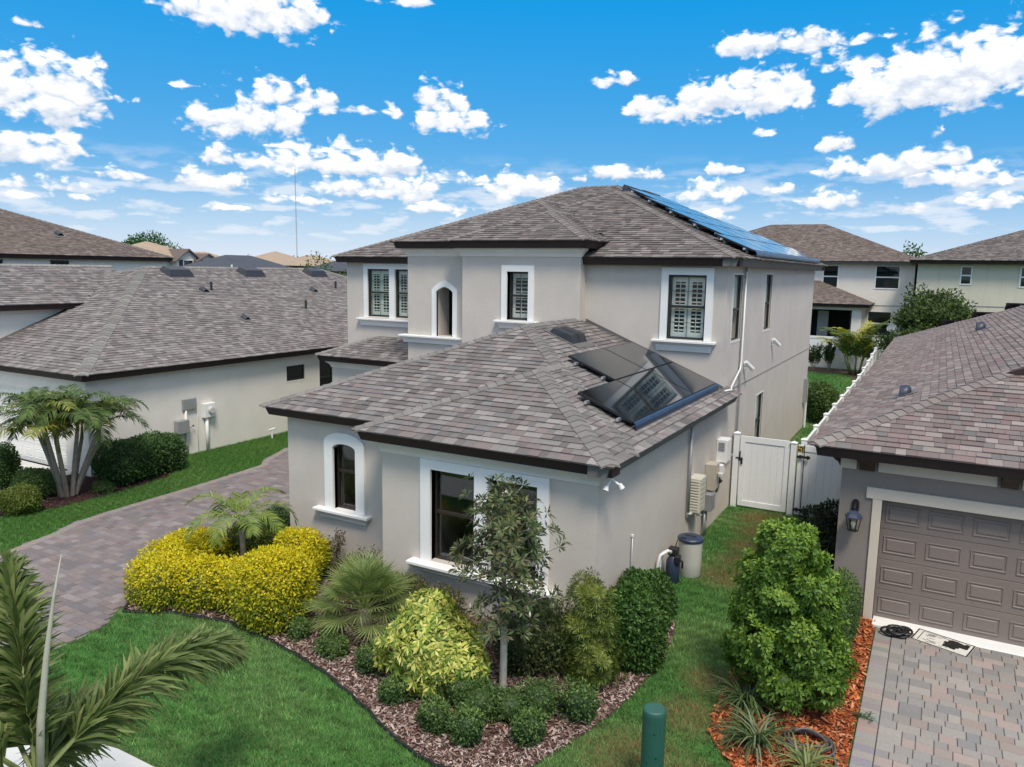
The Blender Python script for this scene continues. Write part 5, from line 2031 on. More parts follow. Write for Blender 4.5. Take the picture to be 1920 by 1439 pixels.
LAWNC = [(-4.17, 18.8), (-2.62, 18.8), (-2.62, 44.8), (-12, 44.8), (-12, 31), (-4.17, 31)]
tag(grass('grass', LAWNC, 1100, 13, .05, .09, holes=[BB], wd=.014), 'back yard lawn seen past the rear corner of the house', 'grass')

# ------------------------------------------------------------------ foliage
def leaf_quads(P, N, L, W, r, out=0.6, rnd=0.8, droop=0.0, fold=.14):
    n = len(P)
    a = N * out + r.normal(0, 1, (n, 3)) * rnd
    a[:, 2] -= droop
    a /= np.linalg.norm(a, axis=1, keepdims=True) + 1e-9
    b = np.cross(a, N + r.normal(0, .5, (n, 3)))
    b /= np.linalg.norm(b, axis=1, keepdims=True) + 1e-9
    c = np.cross(a, b)
    L = np.asarray(L).reshape(-1, 1)
    W = np.asarray(W).reshape(-1, 1)
    v1 = P + a * L * .45 + b * W * .5 + c * W * fold
    v3 = P + a * L * .45 - b * W * .5 + c * W * fold
    v2 = P + a * L - c * L * .08
    return np.stack([P, v1, v2, v3], 1)


def blob_points(ells, n, r, p=2.0, lump=.08, shell=(.80, 1.04), zmin=.03):
    """points and outward normals over a union of (super)ellipsoids"""
    area = np.array([(e[3] * e[4] + e[4] * e[5] + e[3] * e[5]) for e in ells])
    cnt = np.maximum(20, (n * area / area.sum()).astype(int))
    PP, NN = [], []
    for e, k in zip(ells, cnt):
        d = r.normal(0, 1, (int(k), 3))
        d /= np.linalg.norm(d, axis=1, keepdims=True)
        s = 1.0 / (np.abs(d) ** p).sum(1) ** (1 / p)
        w_ = np.ones(len(d))
        for q in range(5):
            kv = r.normal(0, 1, 3)
            kv *= r.uniform(2.5, 6.5) / np.linalg.norm(kv)
            w_ += lump * .6 * np.sin(d @ kv * 1.0 + r.uniform(0, 6.3))
        rad = r.uniform(shell[0], shell[1], len(d)) * w_
        c, R3 = np.array(e[:3]), np.array(e[3:6])
        q = c + d * s[:, None] * R3 * rad[:, None]
        nn = d / R3
        nn /= np.linalg.norm(nn, axis=1, keepdims=True)
        ok = q[:, 2] > zmin
        for e2 in ells:
            if e2 is e:
                continue
            t = (q - np.array(e2[:3])) / np.array(e2[3:6])
            ok &= (np.abs(t) ** p).sum(1) > .72
        PP.append(q[ok])
        NN.append(nn[ok])
    return np.vstack(PP), np.vstack(NN)


def core(ells, col, parent, sc=.80, p=2.0, name='shaded_core', mat='leaf'):  # solid fill behind the leaves, its darker colour stands for inner shade
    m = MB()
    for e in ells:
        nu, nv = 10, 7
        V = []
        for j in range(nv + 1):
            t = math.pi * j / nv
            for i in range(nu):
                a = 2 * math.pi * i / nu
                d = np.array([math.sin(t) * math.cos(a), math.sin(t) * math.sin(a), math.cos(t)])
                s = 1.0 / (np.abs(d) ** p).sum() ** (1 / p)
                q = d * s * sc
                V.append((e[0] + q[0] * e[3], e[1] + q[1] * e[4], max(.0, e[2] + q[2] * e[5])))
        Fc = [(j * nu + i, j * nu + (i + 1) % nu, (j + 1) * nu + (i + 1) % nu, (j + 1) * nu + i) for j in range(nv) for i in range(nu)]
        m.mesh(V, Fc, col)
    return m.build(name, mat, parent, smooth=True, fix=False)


def mesh_part(name, V, nper, cols, mat, parent):
    me = np_mesh(name, V, nper, cols)
    me.materials.append(MATS[mat])
    o = bpy.data.objects.new(name, me)
    return link(o, parent)


def pick(pal, n, r, jit=.18):
    return np.array(pal)[r.integers(0, len(pal), n)] * r.uniform(1 - jit, 1 + jit, (n, 1))


def shrub(name, label, cat, ells, n, L, W, pal, seed, p=2.0, group=None, lump=.08, mat='leaf', shell=(.80, 1.05), corecol=None, top=None, out=.6, rnd=.8, droop=0.0, coresc=.80, zb=0.0):
    r = np.random.default_rng(seed)
    cx, cy = np.mean([e[0] for e in ells]), np.mean([e[1] for e in ells])
    root = thing(name, label, cat, (cx, cy, zb), group)
    P, N = blob_points(ells, n, r, p, lump, shell, zmin=zb + .03)
    cols = pick(pal, len(P), r)
    if top is not None:                 # leaves facing up take the top palette: light from above painted in
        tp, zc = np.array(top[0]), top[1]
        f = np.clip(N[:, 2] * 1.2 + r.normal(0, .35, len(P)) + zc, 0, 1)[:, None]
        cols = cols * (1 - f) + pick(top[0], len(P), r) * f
    V = leaf_quads(P, N, r.uniform(.7, 1.25, len(P)) * L, r.uniform(.8, 1.2, len(P)) * W, r, out, rnd, droop)
    mesh_part('foliage', V, 4, cols, mat, root)
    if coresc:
        core(ells, corecol or tuple(np.mean(np.array(pal), 0) * .55), root, coresc, p)  # leaf colour darkened, shade of the inside painted in
    # woody stems at the base
    m = MB()
    rr_ = random.Random(seed)
    e = ells[0]
    for k in range(4):
        a = rr_.uniform(0, 6.28)
        m.tube([(e[0] + .05 * math.cos(a), e[1] + .05 * math.sin(a), zb), (e[0] + .35 * e[3] * math.cos(a), e[1] + .35 * e[4] * math.sin(a), zb + max(.1, (e[2] - zb)))], [.014, .007], 5)
    m.build('stem', 'trunk_grey', root)
    return root


YEL = [(0.34, 0.36, 0.025), (0.44, 0.43, 0.022), (0.22, 0.27, 0.028), (0.12, 0.17, 0.024)]
YTOP = [(0.62, 0.53, 0.012), (0.70, 0.56, 0.014), (0.54, 0.50, 0.020)]
GRN = [(0.075, 0.140, 0.036), (0.10, 0.175, 0.048), (0.055, 0.11, 0.028), (0.13, 0.20, 0.060)]
DGRN = [(0.044, 0.095, 0.026), (0.062, 0.12, 0.034), (0.032, 0.072, 0.020), (0.085, 0.155, 0.045)]
MGRN = [(0.050, 0.115, 0.024), (0.068, 0.145, 0.030), (0.040, 0.092, 0.020), (0.095, 0.18, 0.042)]

# golden hedge: a C-shaped clipped band round the young palm, and two mounds
ycol = (0.10, 0.12, 0.012)  # core of the golden shrubs, yellow darkened as painted inner shade
chain = [(-11.35, 7.95), (-11.75, 8.6), (-11.9, 9.3), (-11.55, 9.85), (-10.9, 10.1)]
ells = [(x, y, .36, .55, .50, .44) for (x, y) in [(-11.15, 7.98), (-11.55, 8.55), (-11.78, 9.15)]] + [(x, y, .36, .52, .46, .40) for (x, y) in [(-10.55, 8.25), (-9.95, 8.5)]]
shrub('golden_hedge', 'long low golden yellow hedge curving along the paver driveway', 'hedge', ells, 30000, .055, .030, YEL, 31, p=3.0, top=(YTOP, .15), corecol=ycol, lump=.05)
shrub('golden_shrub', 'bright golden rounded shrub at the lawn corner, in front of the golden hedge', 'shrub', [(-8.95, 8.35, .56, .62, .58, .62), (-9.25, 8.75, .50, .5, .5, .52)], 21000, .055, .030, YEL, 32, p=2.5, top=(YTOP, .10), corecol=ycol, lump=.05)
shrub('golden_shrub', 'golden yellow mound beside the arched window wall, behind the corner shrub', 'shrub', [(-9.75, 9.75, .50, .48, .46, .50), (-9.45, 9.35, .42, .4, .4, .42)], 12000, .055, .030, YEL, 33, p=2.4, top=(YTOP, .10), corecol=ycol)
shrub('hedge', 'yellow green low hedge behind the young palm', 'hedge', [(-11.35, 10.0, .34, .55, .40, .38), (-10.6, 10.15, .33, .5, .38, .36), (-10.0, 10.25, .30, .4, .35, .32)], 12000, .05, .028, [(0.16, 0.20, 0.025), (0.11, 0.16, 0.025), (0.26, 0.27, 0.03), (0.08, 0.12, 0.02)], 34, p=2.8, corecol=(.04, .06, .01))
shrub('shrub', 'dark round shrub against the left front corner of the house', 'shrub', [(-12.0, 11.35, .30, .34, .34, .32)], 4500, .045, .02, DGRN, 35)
# thin reddish shrubs along the wall
RED = [(0.09, 0.055, 0.03), (0.07, 0.085, 0.03), (0.12, 0.06, 0.04), (0.10, 0.11, 0.045)]


def wispy(name, label, x, y, h, w_, n, seed, pal, L=.05, W=.022, cat='shrub', stems=14, mat='leaf', group=None):
    r = random.Random(seed)
    rn = np.random.default_rng(seed)
    root = thing(name, label, cat, (x, y, 0), group)
    m = MB()
    P, N = [], []
    for k in range(stems):
        a = r.uniform(0, 6.28)
        q = r.uniform(.1, 1) ** .6
        tipp = Vector((x + math.cos(a) * w_ / 2 * q, y + math.sin(a) * w_ / 2 * q, h * r.uniform(.6, 1.05)))
        b0 = Vector((x + math.cos(a) * .04, y + math.sin(a) * .04, 0))
        mid = b0.lerp(tipp, .5) + Vector((0, 0, .08 * h))
        m.tube([b0, mid, tipp], [.008, .006, .003], 4, False)
        for j in range(n // stems):
            t = r.uniform(.35, 1.0)
            p = (b0.lerp(mid, t * 2) if t < .5 else mid.lerp(tipp, t * 2 - 1))
            P.append((p.x + r.gauss(0, .035), p.y + r.gauss(0, .035), p.z + r.gauss(0, .035)))
            N.append((math.cos(a) + r.gauss(0, .7), math.sin(a) + r.gauss(0, .7), .6 + r.gauss(0, .6)))
    m.build('stem', 'trunk_grey', root)
    P, N = np.array(P), np.array(N)
    N /= np.linalg.norm(N, axis=1, keepdims=True)
    V = leaf_quads(P, N, rn.uniform(.7, 1.3, len(P)) * L, rn.uniform(.8, 1.2, len(P)) * W, rn, .8, .5)
    mesh_part('foliage', V, 4, pick(pal, len(P), rn), mat, root)
    return root


wispy('shrub', 'thin reddish twiggy shrub under the arched window', -9.7, 10.55, .72, .6, 800, 41, RED)
wispy('shrub', 'sparse brownish shrub at the wall corner right of the arched window', -8.75, 10.5, .60, .7, 700, 42, RED)
wispy('shrub', 'sparse dark red shrub low beside the golden mound', -9.15, 10.2, .5, .6, 600, 43, RED)
shrub('shrub', 'olive green shrub left of the big front window, behind the fan palm', 'shrub', [(-8.05, 9.75, .36, .42, .3, .36)], 3600, .06, .022, [(0.09, 0.115, 0.04), (0.07, 0.10, 0.035), (0.11, 0.10, 0.05)], 44, shell=(.55, 1.1), coresc=.55)
shrub('shrub', 'olive and reddish shrub below the big front window sill', 'shrub', [(-7.25, 9.75, .34, .45, .28, .36), (-6.6, 9.75, .30, .4, .26, .32)], 5600, .06, .022, [(0.095, 0.115, 0.04), (0.075, 0.10, 0.035), (0.13, 0.09, 0.05), (0.11, 0.12, .05)], 45, shell=(.55, 1.1), coresc=.55)

# variegated yellow-green shrub with leaf whorls
def whorl_mesh(C_, N_, r, nl, L, W, pal, droop=.15, spread=.9):
    """rosettes of leaves: centres C_, axes N_"""
    n = len(C_)
    VV, CC = [], []
    for k in range(nl):
        a = 2 * np.pi * k / nl + r.uniform(-.25, .25, n)
        ref = np.cross(N_, np.tile([[.3, .5, .8]], (n, 1)))
        ref /= np.linalg.norm(ref, axis=1, keepdims=True) + 1e-9
        ref2 = np.cross(N_, ref)
        d = ref * np.cos(a)[:, None] + ref2 * np.sin(a)[:, None]
        ax = d * spread + N_ * r.uniform(.15, .75, (n, 1))
        ax[:, 2] -= droop
        ax /= np.linalg.norm(ax, axis=1, keepdims=True)
        s = np.cross(ax, N_)
        s /= np.linalg.norm(s, axis=1, keepdims=True) + 1e-9
        up = np.cross(s, ax)
        l = (r.uniform(.75, 1.2, n) * L)[:, None]
        w_ = (r.uniform(.8, 1.2, n) * W)[:, None]
        b = C_ + ax * .012
        VV.append(np.stack([b, b + ax * l * .55 + s * w_ * .5 + up * w_ * .12, b + ax * l - up * l * .06, b + ax * l * .55 - s * w_ * .5 + up * w_ * .12], 1))
        CC.append(pick(pal, n, r))
    return np.vstack(VV), np.vstack(CC)


r = np.random.default_rng(51)
VAR = thing('variegated_shrub', 'variegated lime yellow umbrella shrub in the middle of the front bed', 'shrub', (-5.75, 8.15, 0))
ells = [(-5.72, 8.2, .52, .60, .50, .48), (-5.92, 8.4, .84, .36, .33, .36), (-5.32, 8.12, .42, .44, .38, .36), (-5.62, 7.98, .30, .40, .30, .28)]
P, N = blob_points(ells, 1900, r, 2.0, .14, (.78, 1.08))
V, Cc = whorl_mesh(P, N, r, 8, .11, .038, [(0.58, 0.58, 0.15), (0.66, 0.64, 0.20), (0.46, 0.50, 0.10), (0.26, 0.36, 0.06), (0.13, 0.23, 0.04)], .25)
mesh_part('foliage', V, 4, Cc, 'leaf', VAR)
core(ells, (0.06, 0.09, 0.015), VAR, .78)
m = MB()
for k in range(5):
    a = k * 1.3
    m.tube([(-5.75 + .05 * math.cos(a), 8.15 + .05 * math.sin(a), 0), (-5.75 + .25 * math.cos(a), 8.15 + .2 * math.sin(a), .6)], [.02, .012], 5)
m.build('stem', 'trunk_grey', VAR)

# magnolia
def magnolia():
    rr_ = random.Random(61)
    r = np.random.default_rng(61)
    bx_, by_ = -4.76, 8.45
    T = thing('magnolia_tree', 'young magnolia tree with olive leaves and white blooms before the big front window', 'tree', (bx_, by_, 0))
    m = MB()
    tp = [(bx_, by_, 0), (bx_ + .005, by_, .12), (bx_ + .01, by_ + .01, .8), (bx_ - .02, by_ + .03, 1.5), (bx_ - .01, by_ + .0, 2.2), (bx_ - .05, by_ + .02, 2.75)]
    m.tube(tp, [.075, .055, .048, .038, .024, .010], 9)
    m.build('trunk', 'trunk_pale', T, smooth=True)
    m = MB()
    tips = []
    for k in range(46):
        z = .92 + 1.8 * (k / 45) ** .9
        a = k * 2.399 + rr_.uniform(-.3, .3)
        ln_ = (0.70 if z < 1.9 else .70 * (1 - (z - 1.9) / 1.7)) * rr_.uniform(.65, 1.08)
        if z < 1.15:
            ln_ *= .7
        b0 = Vector((bx_, by_, z))
        b1 = b0 + Vector((math.cos(a) * ln_, math.sin(a) * ln_, ln_ * rr_.uniform(.05, .5)))
        md = b0.lerp(b1, .5) - Vector((0, 0, .04))
        m.tube([b0, md, b1], [.013, .009, .005], 5, False)
        for j in range(rr_.randint(6, 9)):
            t = rr_.uniform(.35, 1.0)
            p = b0.lerp(b1, t) + Vector((rr_.gauss(0, .10), rr_.gauss(0, .10), rr_.gauss(0, .09) + .03))
            tips.append((p, (p - b0).normalized() + Vector((0, 0, .55))))
        tips.append((b1, (b1 - b0).normalized() + Vector((0, 0, .4))))
    for k in range(9):
        p = Vector((bx_ - .05 + rr_.gauss(0, .12), by_ + rr_.gauss(0, .12), 2.45 + .07 * k))
        tips.append((p, Vector((rr_.gauss(0, .3), rr_.gauss(0, .3), 1))))
    for (ox, oy, oz) in ((.30, .02, 2.72), (.22, .05, 2.6), (.36, -.02, 2.55), (.42, .05, 2.4), (-.16, .0, 2.85), (-.14, .02, 2.98), (-.18, 0, 2.7)):
        p = Vector((bx_ + ox, by_ + oy, oz))
        m.tube([(bx_, by_, oz - .5), p], [.012, .006], 5, False)
        tips.append((p, Vector((ox, oy, 1))))
    m.build('branch', 'trunk_grey', T)
    C_ = np.array([t[0] for t in tips])
    N_ = np.array([t[1].normalized() for t in tips])
    V, Cc = whorl_mesh(C_, N_, r, 9, .118, .034, [(0.050, 0.080, 0.028), (0.072, 0.105, 0.038), (0.038, 0.058, 0.020), (0.105, 0.125, 0.048), (0.10, 0.08, 0.040), (0.16, 0.185, 0.075)], .12)
    mesh_part('foliage', V, 4, Cc, 'leaf_gloss', T)
    # blooms and buds
    for (ox, oy, oz) in ((.04, -.05, 2.78), (.47, -.12, 1.95)):
        f = MB()
        c = Vector((bx_ + ox, by_ + oy, oz))
        for k in range(9):
            a = k * .7
            tl = .35 + .5 * (k % 3)
            d = Vector((math.cos(a) * tl, math.sin(a) * tl, 1 - .35 * tl)).normalized()
            s = d.cross(Vector((0, 0, 1))).normalized() * .035
            f.poly([c, c + d * .05 + s, c + d * .10, c + d * .05 - s])
        f.build('flower', 'petal', T, fix=False)
    for (ox, oy, oz) in ((-.2, -.2, 2.3), (.2, -.25, 1.6), (-.4, -.2, 1.2), (.3, .1, 2.3), (-.05, -.3, 1.9), (.5, -.2, 1.3)):
        f = MB()
        f.lathe((bx_ + ox, by_ + oy, oz), [(.006, 0), (.016, .02), (.014, .05), (.002, .085)], 7)
        f.build('bud', 'petal', T, smooth=True)


magnolia()
shrub('shrub', 'dark green loose shrub between the magnolia trunk and the needle-leaved shrub', 'shrub', [(-4.62, 9.3, .48, .50, .42, .50), (-4.85, 9.05, .36, .35, .3, .36)], 9000, .06, .026, [(0.055, 0.085, 0.025), (0.075, 0.11, 0.035), (0.040, 0.065, 0.02), (0.10, 0.12, 0.04)], 71, shell=(.7, 1.08))
r = np.random.default_rng(72)
NS = thing('needle_shrub', 'upright yellow green needle-leaved shrub against the wall right of the magnolia', 'shrub', (-3.88, 9.4, 0))
ells = [(-3.88, 9.42, .42, .33, .31, .44), (-3.93, 9.45, 1.02, .28, .26, .40), (-3.78, 9.25, .28, .28, .25, .30), (-4.02, 9.3, .72, .20, .2, .24), (-3.76, 9.4, .86, .18, .18, .22)]
P, N = blob_points(ells, 1500, r, 2.0, .20, (.70, 1.12))
V, Cc = whorl_mesh(P, N, r, 11, .095, .013, [(0.12, 0.175, 0.036), (0.095, 0.15, 0.032), (0.16, 0.215, 0.045), (0.07, 0.115, 0.026)], .0, .8)
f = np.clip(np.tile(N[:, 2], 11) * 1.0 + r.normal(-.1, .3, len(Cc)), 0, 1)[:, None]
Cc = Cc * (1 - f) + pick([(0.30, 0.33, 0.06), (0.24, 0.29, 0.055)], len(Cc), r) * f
mesh_part('foliage', V, 4, Cc, 'leaf', NS)
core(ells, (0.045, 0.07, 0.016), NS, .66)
m = MB()
for k in range(4):
    a = k * 1.57
    m.tube([(-3.88 + .04 * math.cos(a), 9.4 + .04 * math.sin(a), 0), (-3.9 + .12 * math.cos(a), 9.42 + .12 * math.sin(a), 1.1)], [.016, .006], 5)
m.build('stem', 'trunk_grey', NS)
shrub('hedge', 'glossy dark green shrub at the house corner, right of the needle-leaved shrub', 'shrub', [(-3.52, 10.05, .55, .42, .42, .58)], 9500, .065, .034, MGRN, 73, p=2.6, mat='leaf_gloss')
shrub('hedge', 'glossy green shrub beside the water softener', 'shrub', [(-3.72, 11.2, .48, .42, .55, .50)], 9500, .062, .033, MGRN, 74, p=2.5, mat='leaf_gloss')

# little clipped balls in the mulch
BALLS = [(-7.43, 8.02, .21, .44, 'small clipped ball shrub below the fan palm, left of its neighbour', GRN),
         (-6.64, 7.95, .245, .44, 'small clipped ball shrub left of the variegated shrub', DGRN),
         (-5.87, 7.60, .19, .42, 'low flat-topped little shrub at the foot of the variegated shrub', DGRN),
         (-5.10, 7.30, .23, .42, 'small round shrub nearest the black edging at the bed point', DGRN),
         (-4.56, 7.24, .26, .43, 'small round shrub at the front of the bed, below the low hedge', DGRN),
         (-3.91, 7.68, .24, .38, 'small narrow shrub in the mulch below the right end of the low hedge', DGRN),
         (-3.66, 8.42, .28, .50, 'small clipped ball shrub alone at the right edge of the mulch bed', DGRN),
         (-8.25, 8.2, .18, .42, 'low green shrub tucked between the golden shrub and the fan palm', GRN)]
for i, (x, y, hz, wd, lab, pal) in enumerate(BALLS):
    shrub('ball_shrub', lab, 'shrub', [(x, y, hz * .82, wd / 2 * .90, wd / 2 * .86, hz * .84), (x + .10 * math.cos(i * 2.1), y + .10 * math.sin(i * 2.1), hz * .75, wd / 2 * .74, wd / 2 * .72, hz * .80)], 2100, .046, .023, pal, 80 + i, p=2.2, group='small clipped shrubs in the front bed', lump=.14, shell=(.72, 1.12), top=([(0.13, 0.22, 0.055), (0.105, 0.19, 0.045), (0.17, 0.25, .07)], -.05))
shrub('low_hedge', 'low wavy green hedge in front of the magnolia trunk', 'hedge', [(-5.1, 7.95, .24, .34, .28, .28), (-4.72, 7.82, .21, .30, .26, .24), (-4.38, 7.95, .19, .28, .24, .22), (-4.10, 8.25, .22, .28, .26, .25), (-5.35, 8.2, .2, .26, .24, .22)], 9000, .044, .022, GRN, 90, lump=.16, shell=(.7, 1.12), top=([(0.10, 0.18, 0.045), (0.085, 0.155, 0.04)], -.1))


# ------------------------------------------------------------------ palms
def frond_arrays(base, az, el0, length, droop, ll, n, r, pal, plum=False, lw=.030, vee=.5, taper=True, lean=0.0, droopl=.35):
    """rachis points and leaflet quads"""
    pts = []
    p = Vector(base)
    e = el0
    seg = 14
    pts.append(p.copy())
    for k in range(seg):
        d = Vector((math.cos(az) * math.cos(e), math.sin(az) * math.cos(e), math.sin(e)))
        p = p + d * (length / seg)
        pts.append(p.copy())
        e -= droop / seg * (0.5 + 1.2 * k / seg)
    V, Cc = [], []
    side = Vector((-math.sin(az), math.cos(az), 0))
    for k in range(n):
        t = .14 + .86 * k / (n - 1)
        f = t * seg
        i = min(seg - 1, int(f))
        q = pts[i].lerp(pts[i + 1], f - i)
        d = (pts[i + 1] - pts[i]).normalized()
        up = side.cross(d).normalized()
        if up.z < 0 and not plum:
            up = -up
        sz = ll * (math.sin(math.pi * (.18 + .74 * t)) ** .7 if taper else 1)
        angs = ((1, vee), (-1, vee)) if not plum else [(math.cos(a), math.sin(a)) for a in (r.uniform(0, 6.28), r.uniform(0, 6.28), r.uniform(0, 6.28), r.uniform(0, 6.28))]
        for (cs, sn) in angs:
            lat = (side * cs + up * sn * (1 if plum else r.uniform(.5, 1.3))).normalized()
            ax = (lat * r.uniform(.75, 1.0) + d * r.uniform(.45, .85)).normalized()
            l = sz * r.uniform(.8, 1.15)
            wv = d.cross(lat)
            wv = (ax.cross(wv)).normalized() if not plum else ax.cross(Vector((r.gauss(0, 1), r.gauss(0, 1), r.gauss(0, 1)))).normalized()
            m1 = q + ax * l * .5 - Vector((0, 0, droopl * .12 * l))
            tip = q + ax * l * .95 - Vector((0, 0, droopl * l * r.uniform(.6, 1.3)))
            w_ = lw * r.uniform(.8, 1.2)
            c = pal[r.randrange(len(pal))]
            j = r.uniform(.8, 1.2)
            c = tuple(x * j for x in c)
            V += [q - wv * w_ * .25, q + wv * w_ * .25, m1 + wv * w_ * .5, m1 - wv * w_ * .5]
            V += [m1 - wv * w_ * .5, m1 + wv * w_ * .5, tip + wv * w_ * .06, tip - wv * w_ * .06]
            Cc += [c, c]
    return pts, V, Cc


def add_frond(parent, base, az, el0, length, droop, ll, n, r, pal, rad=.014, **k):
    pts, V, Cc = frond_arrays(base, az, el0, length, droop, ll, n, r, pal, **k)
    o = mesh_part('frond', np.array([tuple(v) for v in V]), 4, Cc, 'leaf', parent)
    m = MB()
    m.tube(pts, [rad * (1 - .8 * i / (len(pts) - 1)) for i in range(len(pts))], 5, False)
    m.build('rachis', 'rachis', o)
    return o


PG = [(0.085, 0.150, 0.030), (0.065, 0.120, 0.026), (0.11, 0.18, 0.038), (0.14, 0.20, 0.04)]
PGD = [(0.060, 0.110, 0.024), (0.045, 0.085, 0.020), (0.085, 0.145, 0.030), (0.115, 0.17, 0.034)]
PY = [(0.25, 0.26, 0.045), (0.19, 0.23, 0.04), (0.32, 0.27, 0.05), (0.13, 0.18, 0.035)]
# clump palm before the white house
rp = random.Random(101)
CP = thing('clump_palm', 'clump of slender palms with pale ringed trunks before the white house', 'palm', (-18.4, 10.7, 0))
for k in range(9):
    a = k * 2 * math.pi / 9 + rp.uniform(-.2, .2)
    ln_ = rp.uniform(.25, .85)
    h = rp.uniform(1.25, 1.75)
    bx_, by_ = -18.4 + .16 * math.cos(a), 10.7 + .16 * math.sin(a)
    tx, ty = bx_ + ln_ * math.cos(a), by_ + ln_ * math.sin(a)
    m = MB()
    pth = [(bx_ + (tx - bx_) * t ** 1.15, by_ + (ty - by_) * t ** 1.15, h * t) for t in np.linspace(0, 1, 22)]
    rad = [(.060 - .018 * t) * (1.0 + .07 * (i % 2)) for i, t in enumerate(np.linspace(0, 1, 22))]
    m.tube(pth, rad, 8)
    m.build('trunk', 'trunk_palm', CP, smooth=True)
    m = MB()
    m.tube([(tx, ty, h - .02), (tx + .05 * math.cos(a), ty + .05 * math.sin(a), h + .42)], [.045, .02], 8)
    m.build('crown_shaft', 'rachis', CP, smooth=True)
    for j in range(8):
        fa = a + (j - 3.5) * .85 + rp.uniform(-.3, .3)
        add_frond(CP, (tx + .05 * math.cos(a), ty + .05 * math.sin(a), h + .36), fa, rp.uniform(.55, 1.3), rp.uniform(1.1, 1.5), rp.uniform(1.5, 2.4), .44, 36, rp, PY if rp.random() < .28 else PGD, .013, vee=.32, lw=.030, droopl=.38)
# young palm inside the hedge
YP = thing('young_palm', 'young palm with arching yellow green fronds inside the golden hedge', 'palm', (-11.05, 9.6, 0))
m = MB()
m.tube([(-11.05, 9.6, 0), (-11.03, 9.6, .45), (-11.05, 9.6, .82)], [.065, .055, .045], 8)
m.build('trunk', 'trunk_palm', YP, smooth=True)
m = MB()
m.tube([(-11.05, 9.6, .80), (-11.05, 9.6, 1.02)], [.045, .02], 8)
m.build('crown_shaft', 'rachis', YP, smooth=True)
for j, a in enumerate((.1, .75, 1.5, 2.3, 3.0, 3.7, 4.4, 5.1, 5.7)):
    add_frond(YP, (-11.05, 9.6, 1.0), a + rp.uniform(-.15, .15), rp.uniform(.55, 1.05), rp.uniform(1.0, 1.25), rp.uniform(1.6, 2.4), .34, 34, rp, [(0.19, 0.26, 0.045), (0.15, 0.23, 0.04), (0.25, 0.29, 0.05), (0.11, 0.18, .035)], .012, vee=.4, lw=.026)
# foxtail palm close to the camera
FP = thing('foxtail_palm', 'foxtail palm at bottom left with bushy plume fronds and a tall pale spear leaf', 'palm', (-5.8, 2.97, 0))
m = MB()
m.tube([(-5.8, 2.97, 0), (-5.8, 2.97, .6), (-5.8, 2.97, 1.2)], [.13, .11, .085], 12)
m.build('trunk', 'trunk_palm', FP, smooth=True)
m = MB()
m.tube([(-5.8, 2.97, 1.15), (-5.8, 2.97, 1.75)], [.085, .04], 10)
m.build('crown_shaft', 'rachis', FP, smooth=True)
FOX = [(0.12, 0.17, 0.045), (0.145, 0.195, 0.055), (0.085, 0.13, 0.032), (0.21, 0.24, 0.085)]
rp = random.Random(111)
for (a, e, ln_, dr) in ((1.78, .38, 2.55, 1.10), (2.75, 1.22, 1.85, .75), (3.05, .75, 2.2, 1.3), (2.30, .15, 1.5, .9), (-1.6, .8, 2.2, 1.3), (4.1, .9, 2.2, 1.3), (5.6, .35, 2.0, 1.1), (3.6, .3, 1.9, .9)):
    add_frond(FP, (-5.80, 2.97, 1.72), a, e, ln_, dr, .44, 170, rp, FOX, .022, plum=True, lw=.034, droopl=.25)
m = MB()
m.tube([(-5.80, 2.98, 1.6), (-5.79, 3.03, 2.2), (-5.775, 3.1, 2.7), (-5.76, 3.18, 3.15), (-5.74, 3.25, 3.48)], [.032, .030, .022, .012, .003], 8)
m.build('spear_leaf', 'spear', FP, smooth=True)


# fan palm
def fan_palm(x, y, h, label, seed, nf=42):
    r = random.Random(seed)
    T = thing('fan_palm', label, 'palm', (x, y, 0))
    m = MB()
    m.tube([(x, y, 0), (x, y, .22), (x, y, .42)], [.14, .13, .08], 10)
    m.build('trunk', 'trunk_palm', T, smooth=True)
    for k in range(nf):
        az = k * 2.399
        el = 1.45 - 1.50 * (k / nf) ** .9
        pl_ = r.uniform(.40, .62)
        b = Vector((x, y, .38))
        d = Vector((math.cos(az) * math.cos(el), math.sin(az) * math.cos(el), math.sin(el)))
        hub = b + d * pl_
        side = Vector((-math.sin(az), math.cos(az), 0))
        up = side.cross(d)
        ns = 24
        V, Cc = [], []
        L = r.uniform(.42, .54)
        for j in range(ns):
            a = -1.75 + 3.5 * j / (ns - 1)
            ax = (d * math.cos(a) + side * math.sin(a) + up * (-.10 + .22 * math.cos(a))).normalized()
            l = L * (.72 + .28 * math.cos(a * .7)) * r.uniform(.92, 1.08)
            sv = ax.cross(up).normalized()
            w_ = .024
            mid = hub + ax * l * .5
            tip = hub + ax * l - Vector((0, 0, .10 * l * r.uniform(.4, 1.6)))
            V += [hub, mid + sv * w_ * .5 + up * .006, tip, mid - sv * w_ * .5 + up * .006]
            c = r.choice([(0.17, 0.235, 0.070), (0.13, 0.20, 0.058), (0.22, 0.28, 0.095), (0.26, 0.31, 0.10)])
            jj = r.uniform(.85, 1.15)
            Cc.append(tuple(q * jj for q in c))
        o = mesh_part('fan_leaf', np.array([tuple(v) for v in V]), 4, Cc, 'leaf', T)
        m = MB()
        m.tube([b, hub], [.010, .006], 5, False)
        m.build('petiole', 'rachis', o)
    return T


fan_palm(-7.50, 8.85, 1.2, 'bushy blue green fan palm left of the variegated shrub', 121)


